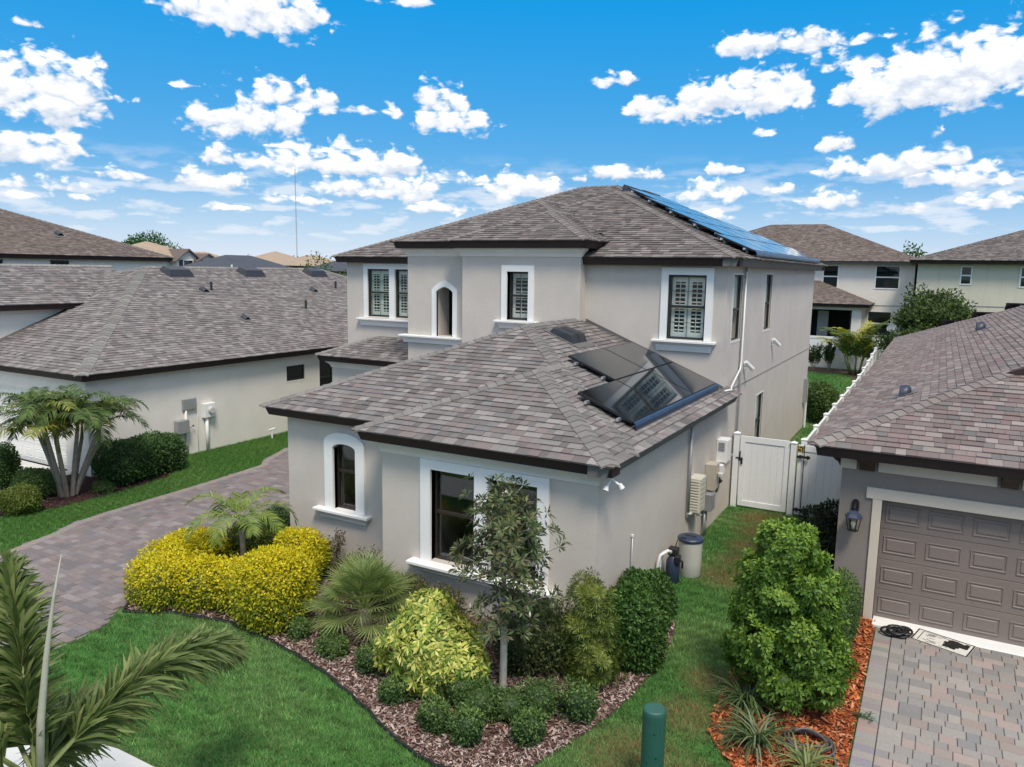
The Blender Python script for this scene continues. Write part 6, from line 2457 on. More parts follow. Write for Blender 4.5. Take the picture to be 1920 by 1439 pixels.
def strap_clump(name, label, x, y, n, L, wd, pal, seed, group=None, z=0.0, up=(.7, 1.35)):
    """tuft of arching strap leaves"""
    r = random.Random(seed)
    T = thing(name, label, 'plant', (x, y, z), group)
    V, Cc = [], []
    for k in range(n):
        a = r.uniform(0, 6.28)
        e = r.uniform(*up)
        l = L * r.uniform(.65, 1.15)
        p = Vector((x + r.gauss(0, .05), y + r.gauss(0, .05), z + .01))
        s = Vector((-math.sin(a), math.cos(a), 0))
        c = r.choice(pal)
        j = r.uniform(.8, 1.2)
        c = tuple(q * j for q in c)
        pts = [p.copy()]
        for q in range(5):
            p = p + Vector((math.cos(a) * math.cos(e), math.sin(a) * math.cos(e), math.sin(e))) * l / 5
            pts.append(p.copy())
            e -= r.uniform(.28, .52)
        ws = [wd * .7, wd, wd, wd * .8, wd * .5, wd * .08]
        for q in range(5):
            V += [pts[q] - s * ws[q] / 2, pts[q] + s * ws[q] / 2, pts[q + 1] + s * ws[q + 1] / 2, pts[q + 1] - s * ws[q + 1] / 2]
            Cc.append(c)
    o = mesh_part('leaves', np.array([tuple(v) for v in V]), 4, Cc, 'leaf', T)
    m = MB()
    m.lathe((x, y, z), [(.06, 0), (.05, .03), (.02, .05)], 8)
    m.build('crown_base', 'rachis', T)
    return T


LIL = [(0.075, 0.125, 0.040), (0.055, 0.10, 0.032), (0.12, 0.165, 0.065), (0.20, 0.23, 0.13)]
strap_clump('lily_clump', 'dark strap-leaved clump beside the big light green tree, farthest up the bed', -1.80, 9.75, 130, .75, .022, LIL[:3], 131, 'strap-leaved clumps in the orange mulch')
strap_clump('lily_clump', 'grey green strap-leaved clump at the left tip of the orange mulch', -1.52, 9.0, 120, .68, .024, LIL, 132, 'strap-leaved clumps in the orange mulch')
strap_clump('lily_clump', 'pale green strap-leaved clump beside the coiled hose', -0.88, 8.72, 60, .55, .026, [(0.20, 0.24, 0.08), (0.13, 0.18, 0.06), (0.26, 0.27, 0.11)], 133, 'strap-leaved clumps in the orange mulch', up=(.9, 1.4))
strap_clump('weed_tuft', 'small weed growing at the edge of the right driveway', -0.40, 10.3, 26, .20, .012, LIL[:2], 134)
strap_clump('dry_tuft', 'wispy dry grass tuft left of the strap-leaved clumps', -2.02, 10.1, 60, .55, .006, [(0.16, 0.13, 0.09), (0.10, 0.085, 0.06), (0.07, 0.09, 0.04)], 135, up=(.9, 1.5))

# tall light green tree-like shrub by the right driveway
LG = [(0.075, 0.155, 0.022), (0.10, 0.195, 0.028), (0.055, 0.12, 0.018), (0.135, 0.235, 0.036)]


def tall_shrub():
    r = np.random.default_rng(141)
    x, y = -1.42, 10.25
    T = thing('tall_shrub', 'tall bushy light green tree between the two houses, beside the orange mulch', 'tree', (x, y, 0))
    m = MB()
    rr_ = random.Random(141)
    for k in range(5):
        a = k * 1.26
        m.tube([(x + .06 * math.cos(a), y + .06 * math.sin(a), 0), (x + .15 * math.cos(a), y + .15 * math.sin(a), .7), (x + .28 * math.cos(a), y + .28 * math.sin(a), 1.7)], [.035, .028, .010], 6)
    m.build('trunk', 'trunk_grey', T)
    ells = [(x, y, .92, .52, .52, .62), (x + .04, y - .05, 1.5, .40, .40, .52), (x - .05, y - .05, 2.05, .24, .24, .42)]
    for k in range(26):
        t = k / 25
        zz = .35 + 1.95 * t
        rad = (.58 if zz < 1.1 else .58 - .36 * (zz - 1.1) / 1.2)
        a = k * 2.4
        s = rr_.uniform(.17, .28) * (1.1 - .35 * t)
        ells.append((x + rad * math.cos(a) * rr_.uniform(.75, 1.1), y + rad * math.sin(a) * rr_.uniform(.75, 1.1), zz, s, s, s * rr_.uniform(.9, 1.35)))
    ells += [(x + .48, y - .3, .55, .26, .24, .26), (x + .62, y - .2, .8, .2, .2, .2)]
    P, N = blob_points(ells, 7000, r, 2.0, .20, (.74, 1.14), zmin=.2)
    V, Cc = whorl_mesh(P, N, r, 6, .074, .034, LG, .05, .8)
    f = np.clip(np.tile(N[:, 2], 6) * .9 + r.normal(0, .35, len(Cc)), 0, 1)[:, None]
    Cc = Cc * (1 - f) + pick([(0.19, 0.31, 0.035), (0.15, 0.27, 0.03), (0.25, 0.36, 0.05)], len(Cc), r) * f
    mesh_part('crown', V, 4, Cc, 'leaf', T)
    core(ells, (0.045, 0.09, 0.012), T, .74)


tall_shrub()
shrub('hedge', 'clipped dark green hedge against the cream trim of the garage', 'hedge', [(-0.98, 12.75, .45, .26, .5, .46), (-0.98, 12.1, .42, .26, .45, .44)], 9000, .042, .022, DGRN, 151, p=3.2, top=([(0.10, 0.19, 0.04), (0.13, 0.22, 0.05)], -.1))
shrub('hedge', 'small-leaved hedge behind the tall light green tree, along the orange mulch', 'hedge', [(-0.98, 11.3, .40, .24, .45, .42), (-0.98, 10.75, .38, .24, .4, .40)], 7500, .04, .02, [(0.055, 0.10, 0.028), (0.075, 0.125, 0.035), (0.045, 0.08, 0.022)], 152, p=3.0)
shrub('shrub', 'very dark glossy shrub in the shade by the white gate', 'shrub', [(-1.62, 15.6, .62, .38, .7, .66), (-1.6, 14.6, .5, .34, .5, .52)], 8000, .07, .034, [(0.020, 0.035, 0.016), (0.030, 0.048, 0.022), (0.015, 0.026, 0.012)], 153, p=2.6, mat='leaf_gloss')

# left neighbour's bed
shrub('hedge', 'dense dark green hedge against the white house wall', 'hedge', [(-18.35, 12.15, .52, .55, .7, .56), (-18.55, 13.0, .52, .55, .7, .56), (-18.5, 13.55, .5, .45, .45, .52)], 17000, .075, .042, DGRN, 161, p=3.0, mat='leaf_gloss', top=([(0.085, 0.16, 0.045), (0.07, 0.135, 0.04)], -.25))
shrub('shrub', 'rounded yellow green shrub at the left picture edge', 'shrub', [(-18.0, 9.35, .32, .42, .42, .34)], 6000, .05, .026, [(0.17, 0.21, 0.035), (0.13, 0.18, 0.03), (0.10, 0.14, .028)], 162)
shrub('shrub', 'dark green shrub left of the clump palm trunks', 'shrub', [(-18.95, 10.2, .36, .48, .45, .38)], 6500, .055, .028, GRN, 163)
shrub('shrub', 'dark upright shrub cut by the left picture edge', 'shrub', [(-20.0, 10.1, .62, .34, .34, .64)], 4500, .055, .028, MGRN, 164)
shrub('shrub', 'small low shrub at the foot of the clump palm', 'shrub', [(-18.0, 11.35, .12, .3, .25, .14)], 1500, .05, .02, GRN, 165)

# back yard
shrub('shrub', 'rounded green shrub behind the rear corner of the house', 'shrub', [(-3.72, 31.5, .75, .55, .7, .80), (-3.6, 32.6, .6, .5, .6, .65)], 7000, .11, .055, [(0.075, 0.13, 0.03), (0.055, 0.10, 0.025), (0.11, 0.17, 0.04)], 171, zb=.0)
PYB = [(0.42, 0.38, 0.05), (0.34, 0.34, 0.05), (0.25, 0.28, 0.045)]
BPAL = [(0.095, 0.15, 0.035), (0.13, 0.18, 0.045), (0.07, 0.12, 0.028)]
zb = gz(0, 43.5)
BP = thing('clump_palm', 'clump palm with green and gold fronds in front of the rear white fence', 'palm', (-3.6, 43.2, zb))
rp = random.Random(181)
for k in range(8):
    a = k * .785 + rp.uniform(-.2, .2)
    x, y = -3.6 + .25 * math.cos(a), 43.2 + .2 * math.sin(a)
    tx, ty, h = x + .3 * math.cos(a), y + .3 * math.sin(a), rp.uniform(.6, 1.2)
    m = MB()
    m.tube([(x, y, zb), (tx, ty, zb + h)], [.05, .035], 6)
    m.build('trunk', 'rachis', BP, smooth=True)
    for j in range(4):
        add_frond(BP, (tx, ty, zb + h), a + (j - 1.5) * 1.2, rp.uniform(1.05, 1.5), rp.uniform(1.7, 2.4), rp.uniform(1.0, 1.7), .55, 26, rp, PYB if (k + j) % 3 == 0 else BPAL, .016, vee=.35, lw=.06)
for i, (x, h) in enumerate(((-6.6, 1.7), (-5.75, 1.35), (-4.95, 1.6))):
    w = wispy('shrub', ('tall thin shrub at the house corner before the rear fence', 'sparse leggy shrub in the middle of the rear fence', 'leggy shrub left of the rear clump palm')[i], x, 43.9, h, .8, 900, 190 + i, [(0.05, 0.09, 0.025), (0.07, 0.115, 0.03), (0.04, 0.07, 0.02)], .14, .06)
    w.location.z = gz(0, 43.9)
    for ch in w.children:
        ch.matrix_parent_inverse = Matrix.Translation(-Vector((w.location.x, w.location.y, 0)))


def leafy_tree(name, label, x, y, zb, h, w_, n, L, pal, seed, trunk=.12, ells=None, flat=1.0):
    r = np.random.default_rng(seed)
    rr_ = random.Random(seed)
    T = thing(name, label, 'tree', (x, y, zb))
    m = MB()
    m.tube([(x, y, zb), (x + .05, y, zb + h * .25), (x, y, zb + h * .55)], [trunk, trunk * .8, trunk * .4], 8)
    for k in range(7):
        a = k * .9
        m.tube([(x, y, zb + h * (.25 + .04 * k)), (x + .3 * w_ * math.cos(a), y + .3 * w_ * math.sin(a), zb + h * (.5 + .05 * k))], [trunk * .4, trunk * .12], 5, False)
    m.build('trunk', 'trunk_grey', T)
    if ells is None:
        ells = []
        for k in range(11):
            a = k * 2.4
            q = .34 * math.sqrt(k / 10)
            ells.append((x + w_ * q * math.cos(a), y + w_ * q * math.sin(a), zb + h * (.80 - .48 * (k / 10) ** 1.2 + rr_.uniform(-.08, .08)) * 1.0, w_ * rr_.uniform(.16, .24), w_ * rr_.uniform(.16, .24), h * rr_.uniform(.13, .19) * flat))
    P, N = blob_points(ells, n, r, 2.0, .22, (.55, 1.15), zmin=zb + .15)
    V = leaf_quads(P, N, r.uniform(.7, 1.3, len(P)) * L, r.uniform(.8, 1.2, len(P)) * L * .5, r, .6, .8)
    o = mesh_part('crown', V, 4, pick(pal, len(P), r, .25), 'leaf', T)
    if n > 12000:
        core(ells, tuple(np.mean(np.array(pal), 0) * .6), o, .62)  # crown fill in darkened leaf colour, inner shade painted on
    return T


OAK = [(0.060, 0.115, 0.028), (0.085, 0.15, 0.035), (0.045, 0.085, 0.022), (0.11, 0.175, 0.045)]
leafy_tree('citrus_tree', 'dark leafy tree between the two rear houses', 0.05, 40.5, .45, 4.75, 4.9, 24000, .17, [(0.045, 0.080, 0.018), (0.060, 0.105, 0.022), (0.032, 0.060, 0.014), (0.10, 0.15, 0.03)], 201)
leafy_tree('oak_tree', 'broad green tree beyond the far left house roof', -78.5, 56.0, 0, 9.0, 10.5, 20000, .30, [(0.045, 0.12, 0.03), (0.065, 0.155, 0.04), (0.035, 0.09, 0.024)], 202, .3)
leafy_tree('pine_tree', 'small tree showing between the two rear houses', -2.4, 75, .6, 7.9, 3.6, 2600, .3, OAK, 203, .2)
leafy_tree('pine_tree', 'tall thin strip of tree between the rear house walls', -1.9, 66, .6, 6.6, 2.6, 2600, .3, OAK, 204, .2)
leafy_tree('far_tree', 'small far tree left of the blue grey roof', -62, 66, 0, 7.4, 4.5, 1500, .3, OAK, 205, .2)
leafy_tree('shrub_tree', 'loose shrub standing before the far tan houses, under the mast', -43.5, 43.8, 0, 6.0, 3.0, 1500, .22, [(0.10, 0.13, 0.05), (0.13, 0.15, 0.06), (0.07, 0.10, 0.04)], 206, .12)
leafy_tree('shrub_tree', 'loose shrub beside the left eave of the two-storey house', -32.2, 35.8, 0, 5.75, 2.6, 1800, .16, [(0.10, 0.13, 0.05), (0.13, 0.15, 0.06), (0.07, 0.10, 0.04)], 207, .12)
# wood on the horizon: one mass
r = np.random.default_rng(210)
ells = []
for i in range(120):
    a = R(-29 + r.uniform(-38, 38))
    d = r.uniform(300, 420)
    ells.append((math.sin(a) * d, math.cos(a) * d, r.uniform(2.5, 4.5), r.uniform(5, 11), r.uniform(5, 11), r.uniform(3.0, 5.0)))
P, N = blob_points(ells, 26000, r, 2.0, .2, (.7, 1.1), zmin=.2)
V = leaf_quads(P, N, r.uniform(.8, 1.5, len(P)) * 1.3, r.uniform(.7, 1.2, len(P)) * .8, r)
me = np_mesh('far_wood', V, 4, pick([(0.05, 0.085, 0.04), (0.07, 0.105, 0.05), (0.04, 0.07, 0.035)], len(P), r))
me.materials.append(MATS['leaf'])
o = bpy.data.objects.new('far_wood', me)
COL.objects.link(o)
tag(o, 'distant wood along the flat horizon', 'wood', kind='stuff')

# ------------------------------------------------------------------ white vinyl gate and fences
def fence_post(x, y, z, h, parent, s=.065):
    m = MB()
    m.box(x - s, x + s, y - s, y + s, z, z + h, .006)
    m.box(x - s - .012, x + s + .012, y - s - .012, y + s + .012, z + h, z + h + .025, .006)
    m.mesh([(x - s, y - s, z + h + .025), (x + s, y - s, z + h + .025), (x + s, y + s, z + h + .025), (x - s, y + s, z + h + .025), (x, y, z + h + .06)], [(0, 1, 4), (1, 2, 4), (2, 3, 4), (3, 0, 4)])
    return m.build('post', 'vinyl_white', parent)


def bay(face, u0, u1, z, h, parent, boards=7, first='top_rail'):
    """rails and tongue-and-groove boards between two posts"""
    for (a, b, nm) in ((z + .06, z + .20, 'bottom_rail'), (z + h - .16, z + h - .02, 'top_rail')):
        m = MB()
        face.box(m, u0, u1, a, b, -.03, .03, .006)
        m.build(nm, 'vinyl_white', parent)
    wd = (u1 - u0) / boards
    for i in range(boards):
        m = MB()
        face.box(m, u0 + i * wd + .002, u0 + (i + 1) * wd - .002, z + .19, z + h - .15, -.012, .012, .004)
        m.build('board', 'vinyl_white', parent)


GF = fy(18.72)
GT = thing('gate', 'white vinyl double gate between the house wall and the taupe house', 'gate', (-3.3, 18.72, 0))
fence_post(-4.07, 18.72, 0, 1.84, GT)
fence_post(-2.74, 18.72, 0, 1.76, GT)
lm = MB()
GF.ring(lm, [(-3.97, .06), (-2.83, .06), (-2.83, 1.80), (-3.97, 1.80)], [(-3.86, .19), (-2.94, .19), (-2.94, 1.66), (-3.86, 1.66)], -.025, .028)
leafo = lm.build('gate_leaf', 'vinyl_white', GT)
for i in range(6):
    m = MB()
    wd = .92 / 6
    GF.box(m, -3.86 + i * wd + .001, -3.86 + (i + 1) * wd - .001, .185, 1.665, -.010, .010, .003)
    m.build('board', 'vinyl_white', leafo)
lm = MB()
GF.ring(lm, [(-2.64, .06), (-1.27, .06), (-1.27, 1.74), (-2.64, 1.74)], [(-2.53, .19), (-1.38, .19), (-1.38, 1.60), (-2.53, 1.60)], -.025, .028)
leaf2 = lm.build('gate_leaf', 'vinyl_white', GT)
for i in range(7):
    m = MB()
    wd = 1.15 / 7
    GF.box(m, -2.53 + i * wd + .001, -2.53 + (i + 1) * wd - .001, .185, 1.605, -.010, .010, .003)
    m.build('board', 'vinyl_white', leaf2)
m = MB()
GF.box(m, -3.985, -3.955, 1.18, 1.42, .03, .05)
GF.box(m, -4.06, -3.95, 1.24, 1.27, .05, .075)
GF.box(m, -3.945, -3.90, 1.10, 1.27, .03, .06, .01)
m.build('latch', 'black_metal', GT)
m = MB()
m.tube([GF.p(-2.495, .02, .075), GF.p(-2.495, 1.72, .075)], .011, 8)
m.tube([GF.p(-2.495, 1.72, .075), GF.p(-2.495, 1.76, .05)], .011, 8)
m.build('drop_rod', 'black_metal', GT)
for z in (.16, 1.44):
    m = MB()
    GF.box(m, -2.66, -2.36, z, z + .06, .066, .085, .006)
    GF.box(m, -2.60, -2.56, z - .02, z + .08, .066, .092, .006)
    GF.box(m, -2.43, -2.39, z - .02, z + .08, .066, .092, .006)
    m.build('hinge', 'black_metal', GT)
m = MB()
GF.box(m, -2.66, -2.52, 1.58, 1.72, .029, .036)
sg = m.build('sign_plate', 'sign_black', GT)
m = MB()
GF.ring(m, [(-2.655, 1.585), (-2.525, 1.585), (-2.525, 1.715), (-2.655, 1.715)], [(-2.643, 1.597), (-2.537, 1.597), (-2.537, 1.703), (-2.643, 1.703)], .037, .039)
GF.box(m, -2.63, -2.56, 1.645, 1.668, .037, .039)
GF.box(m, -2.575, -2.552, 1.61, 1.645, .037, .039)
GF.box(m, -2.62, -2.60, 1.668, 1.69, .037, .039)
m.build('sign_mark', 'sign_yellow', sg)

SF = thing('fence', 'long white vinyl privacy fence running back along the taupe house', 'fence', (-2.55, 31, 0))
FF = fxl(-2.55)
yy = [18.95 + 1.95 * k for k in range(14)]
for k, y in enumerate(yy):
    fence_post(-2.55, y, gz(0, y) - .02, 1.84, SF)
    if k < len(yy) - 1:
        bay(FF, y + .065, yy[k + 1] - .065, gz(0, (y + yy[k + 1]) / 2), 1.80, SF, 12)
RF = thing('fence', 'white vinyl privacy fence across the back of the yard', 'fence', (-8, 45, gz(0, 45)))
FR = fy(45.0)
xx = [-2.55 - 1.95 * k for k in range(6)]
for k, x in enumerate(xx[1:]):
    fence_post(x, 45.0, gz(0, 45), 1.84, RF)
for k in range(5):
    bay(FR, xx[k + 1] + .065, xx[k] - .065, gz(0, 45), 1.80, RF, 12)
for k in range(3):
    x = -2.55 + 1.95 * (k + 1)
    fence_post(x, 45.0 - .6, gz(0, 45), 1.84, RF)
    bay(fy(44.4), x - 1.95 + .065, x - .065, gz(0, 45), 1.80, RF, 12)

# ------------------------------------------------------------------ services on the right-hand wall
WX = -4.18


def wallbox(name, label, cat, y0, y1, z0, z1, d, mat, lid=True, extra=None, x=WX):
    t = thing(name, label, cat, (x, (y0 + y1) / 2, z0))
    m = MB()
    m.box(x + .002, x + d, y0, y1, z0, z1, .012)
    m.build('housing', mat, t)
    if lid:
        m = MB()
        m.box(x + d + .0005, x + d + .014, y0 + .012, y1 - .012, z0 + .012, z1 - .012, .005)
        m.build('cover', mat, t)
    return t


def conduit(pts, rad, parent, mat='galv', name='conduit'):
    m = MB()
    m.tube(pts, rad, 8)
    return m.build(name, mat, parent, smooth=True)


t = wallbox('inverter', 'large ribbed beige inverter box, nearest of the boxes on the right wall', 'inverter', 15.0, 15.42, .86, 1.58, .24, 'beige_plastic')
m = MB()
for k in range(11):
    z = .92 + k * .058
    m.box(WX + .03, WX + .225, 14.988, 15.001, z, z + .028, .004)
m.build('cooling_fin', 'beige_plastic', t)
m = MB()
for k in range(6):
    z = .95 + k * .10
    m.box(WX + .2565, WX + .262, 15.06, 15.30, z, z + .022)
m.build('vent_slot', 'tan_plastic', t)
conduit([(WX + .06, 14.86, 2.66), (WX + .06, 14.86, .90)], .032, t)
conduit([(WX + .06, 14.86, .90), (WX + .06, 14.92, .84), (WX + .12, 15.1, .84)], .030, t, 'white_plastic')
conduit([(WX + .12, 15.2, .86), (WX + .14, 15.28, .74), (WX + .2, 15.36, .72)], .022, t, 'white_plastic')
t = wallbox('switch_box', 'grey disconnect box right of the ribbed inverter', 'switch box', 15.62, 15.9, 1.02, 1.42, .14, 'grey_metal')
conduit([(WX + .07, 15.55, 1.0), (WX + .07, 15.72, .92), (WX + .07, 15.75, 1.02)], .02, t, 'black_metal')
t = wallbox('meter_box', 'tall tan meter box in the middle of the wall boxes', 'meter box', 16.25, 16.6, 1.02, 1.60, .22, 'tan_plastic')
m = MB()
m.lathe((WX + .30, 16.42, 1.36), [(.07, -.03), (.07, .03), (.04, .05)], 12)
m.build('meter_dial', 'lamp_glass', t)
t = wallbox('lower_box', 'small blue grey box below the tan meter box', 'junction box', 16.05, 16.36, .60, .98, .22, 'grey_metal')
conduit([(WX + .08, 16.12, .60), (WX + .08, 16.12, .0)], .028, t)
conduit([(WX + .08, 16.24, .60), (WX + .08, 16.24, .0)], .022, t, 'tan_plastic')
t = wallbox('louvred_box', 'white box with louvred top, farthest of the boxes on the right wall', 'control box', 17.15, 17.5, 1.45, 1.98, .24, 'white_plastic')
m = MB()
for k in range(6):
    z = 1.72 + k * .035
    m.box(WX + .05, WX + .19, 17.139, 17.151, z, z + .018)
m.build('louver', 'grey_metal', t)
t2 = wallbox('meter_socket', 'small white box under the louvred box', 'junction box', 17.0, 17.3, 1.18, 1.42, .18, 'white_plastic')
conduit([(WX + .09, 17.15, 1.18), (WX + .09, 17.15, .88), (WX + .09, 17.0, .8)], .025, t2, 'black_metal')
conduit([(WX + .06, 17.4, 1.2), (WX + .06, 18.5, 1.36)], .028, t2, 'galv')
m = MB()
for k in range(3):
    m.tube([(WX + .03, 17.36 + k * .04, 1.0), (WX + .10, 17.38 + k * .04, .94), (WX + .05, 17.42 + k * .04, .90)], .02, 6)
m.build('hose_bib', 'black_metal', t2)
dp = thing('downpipe', 'thin grey conduit down the right wall from the upper eave to the gate', 'conduit', (WX, 18.62, 0))
conduit([(WX + .05, 18.92, 5.84), (WX + .05, 18.92, 0.0)], .024, dp, 'galv')
conduit([(WX + .13, 17.1, 3.10), (WX + .18, 17.5, 3.08), (WX + .12, 17.75, 3.10), (WX + .07, 18.80, 3.42), (WX + .07, 18.86, 3.6), (WX + .07, 18.86, 5.75)], .022, dp, 'white_plastic', 'white_conduit')
for z in (1.4, 3.3, 4.6, 5.6):
    one('strap', 'galv', dp, 'box', WX + .001, WX + .03, 18.87, 18.97, z, z + .03)
wp = thing('wall_pipe', 'thin grey pipe standing against the right wall near the front corner', 'pipe', (WX, 11.7, 0))
conduit([(WX + .03, 11.7, .0), (WX + .03, 11.7, 1.34)], .014, wp, 'galv', 'pipe')
one('cap', 'white_plastic', wp, 'box', WX + .012, WX + .05, 11.68, 11.72, 1.34, 1.38)
rb_ = thing('rear_service', 'narrow grey box and pipe near the rear corner of the right wall', 'utility box', (WX, 29.9, 0))
one('housing', 'grey_metal', rb_, 'box', WX + .002, WX + .12, 29.75, 30.0, 1.0, 1.9)
one('pipe', 'white_plastic', rb_, 'tube', [(WX + .08, 30.1, 0), (WX + .08, 30.1, 1.75)], .035, 8)
for i, (y, z) in enumerate(((19.45, 3.40), (22.95, 3.72))):
    c = thing('security_camera', ('white security camera beside the conduit on the right wall', 'white security camera farther back on the right wall')[i], 'camera', (WX, y, z))
    m = MB()
    m.lathe((WX + .03, y, z - .02), [(.04, -.02), (.045, 0), (.02, .03)], 10)
    m.tube([(WX + .02, y, z), (WX + .14, y + .02, z + .06)], .018, 6)
    m.build('mount', 'white_plastic', c)
    m = MB()
    m.tube([(WX + .06, y - .06, z + .13), (WX + .20, y + .14, z - .06)], [.05, .055], 10)
    m.build('body', 'white_plastic', c, smooth=False)
    m = MB()
    m.tube([(WX + .20, y + .14, z - .06), (WX + .206, y + .148, z - .068)], [.045, .04], 10)
    m.build('lens', 'black_metal', c)
fl_ = thing('floodlight', 'small white twin floodlight under the front right roof corner', 'floodlight', (-3.92, 10.25, 2.7))
m = MB()
m.box(-4.06, -3.96, 10.18, 10.30, 2.70, 2.785, .01)
m.build('base', 'white_plastic', fl_)
for (dx, dy) in ((-.02, -.14), (.10, .04)):
    m = MB()
    m.tube([(-4.0, 10.24, 2.70), (-3.97 + dx, 10.22 + dy, 2.62)], .018, 6)
    m.tube([(-3.97 + dx, 10.22 + dy, 2.64), (-3.97 + dx * 1.35, 10.22 + dy * 1.35, 2.57)], [.028, .045], 10)
    m.build('lamp_head', 'white_plastic', fl_)

# water softener: grey brine tank with blue lid, and the dark filter bottle beside it
sx, sy = -3.76, 13.85
sf = thing('brine_tank', 'grey water softener tank with dark blue lid beside the right wall', 'tank', (sx, sy, 0))
m = MB()
m.lathe((sx, sy, 0), [(.20, 0), (.215, .03), (.222, .30), (.225, .68), (.225, .70)], 28)
m.build('tank', 'tank_grey', sf, smooth=True)
m = MB()
m.lathe((sx, sy, .695), [(.238, 0), (.245, .015), (.245, .045), (.225, .065), (.10, .078), (.01, .08)], 28)
ld_ = m.build('lid', 'tank_lid', sf, smooth=False)
one('lid_handle', 'vent_black', ld_, 'box', sx - .11, sx + .11, sy - .02, sy + .02, .774, .785, .003)
fb = thing('filter_bottle', 'dark blue resin bottle with black valve head and white pipes by the softener', 'filter', (-3.93, 13.35, 0))
m = MB()
m.lathe((-3.93, 13.35, 0), [(.10, 0), (.125, .03), (.13, .25), (.125, .42), (.08, .50), (.05, .53)], 20)
m.build('bottle', 'tank_lid', fb, smooth=True)
m = MB()
m.box(-4.02, -3.84, 13.27, 13.43, .53, .68, .02)
m.box(-3.88, -3.78, 13.22, 13.36, .40, .56, .02)
m.tube([(-3.82, 13.28, .5), (-3.74, 13.30, .45), (-3.76, 13.38, .3)], .02, 6)
m.build('valve_head', 'black_metal', fb)
for (ya, yb) in ((13.24, 13.10), (13.30, 12.98)):
    m = MB()
    m.tube([(-3.95, ya, .60), (-3.98, (ya + yb) / 2, .66), (-4.06, yb, .62), (-4.10, yb, .45), (-4.10, yb, 0)], .03, 8)
    m.build('pipe', 'white_plastic', fb, smooth=True)
m = MB()
m.tube([(-3.93, 13.42, .62), (-3.90, 13.5, .80), (-3.86, 13.62, .80), (-3.80, 13.72, .76)], .010, 6)
m.build('brine_line', 'black_metal', fb, smooth=True)

# ------------------------------------------------------------------ services on the white house
LX = -19.53
t = wallbox('telephone_panel', 'flat grey panel high on the white house wall', 'panel', 14.9, 15.38, 1.38, 1.72, .07, 'grey_metal', x=LX)
conduit([(LX + .04, 15.0, 1.38), (LX + .04, 15.0, 0)], .04, t, 'stucco_white')
t = wallbox('grey_box', 'grey service box low on the white house wall', 'junction box', 14.6, 15.0, .72, 1.12, .20, 'grey_metal', x=LX)
conduit([(LX + .07, 14.72, .72), (LX + .07, 14.72, 0)], .026, t, 'galv')
conduit([(LX + .09, 15.0, .8), (LX + .10, 15.2, .88)], .008, t, 'black_metal', 'cable')
m = MB()
m.lathe((LX + .08, 15.22, .86), [(.025, 0), (.03, .02), (.01, .05)], 8)
m.build('spigot', 'black_metal', t)
t = wallbox('electric_meter', 'white electric meter with round dial on the white house wall', 'meter', 15.6, 16.0, 1.05, 1.50, .14, 'white_plastic', x=LX)
m = MB()
m.tube([(LX + .155, 15.82, 1.28), (LX + .24, 15.82, 1.28)], [.11, .09], 16)
m.build('dial', 'lamp_glass', t)
conduit([(LX + .07, 15.72, 1.05), (LX + .07, 15.72, 0)], .05, t, 'white_plastic')
conduit([(LX + .02, 15.45, 1.45), (LX + .02, 15.42, .9), (LX + .02, 15.42, 0)], .008, t, 'stucco_white', 'cable')
pv = thing('cleanout_pipe', 'short white T-shaped pipe in the grass by the white house', 'pipe', (-19.1, 18.0, 0))
m = MB()
m.tube([(-19.1, 18.0, 0), (-19.1, 18.0, .30)], .03, 8)
m.tube([(-19.1, 17.86, .31), (-19.1, 18.14, .33)], .032, 8)
m.build('pipe', 'white_plastic', pv)

# ------------------------------------------------------------------ right driveway things
wl_ = thing('wall_lantern', 'dark blue grey wall lantern left of the garage door', 'lantern', (-0.95, 13.5, 1.55))
m = MB()
F = fy(13.5)
pts = [(-1.005, 1.86), (-.895, 1.86), (-.895, 2.0), (-.915, 2.035), (-.95, 2.05), (-.985, 2.035), (-1.005, 2.0)]
F.prism(m, pts, .001, .03)
m.build('back_plate', 'black_metal', wl_)
m = MB()
m.tube([F.p(-.95, 1.93, .03), F.p(-.95, 1.97, .10), F.p(-.95, 1.93, .17), F.p(-.95, 1.88, .17)], .014, 8)
m.build('arm', 'black_metal', wl_)
cx, cy_ = -.95, 13.33
m = MB()
m.lathe((cx, cy_, 1.78), [(.135, 0), (.14, .015), (.10, .07), (.05, .10), (.02, .115)], 6)
m.build('hood', 'tank_lid', wl_)
m = MB()
for k in range(6):
    a = k * math.pi / 3
    m.tube([(cx + .115 * math.cos(a), cy_ + .115 * math.sin(a), 1.78), (cx + .075 * math.cos(a), cy_ + .075 * math.sin(a), 1.56)], .008, 5)
m.lathe((cx, cy_, 1.545), [(.06, 0), (.085, .008), (.08, .02)], 6)
m.build('cage', 'black_metal', wl_)
m = MB()
m.lathe((cx, cy_, 1.57), [(.062, 0), (.10, .205)], 6)
m.build('glass', 'glass', wl_)
m = MB()
m.lathe((cx, cy_, 1.58), [(.018, 0), (.018, .05), (.035, .08), (.035, .11), (.01, .14)], 10)
m.build('bulb', 'petal', wl_, smooth=True)

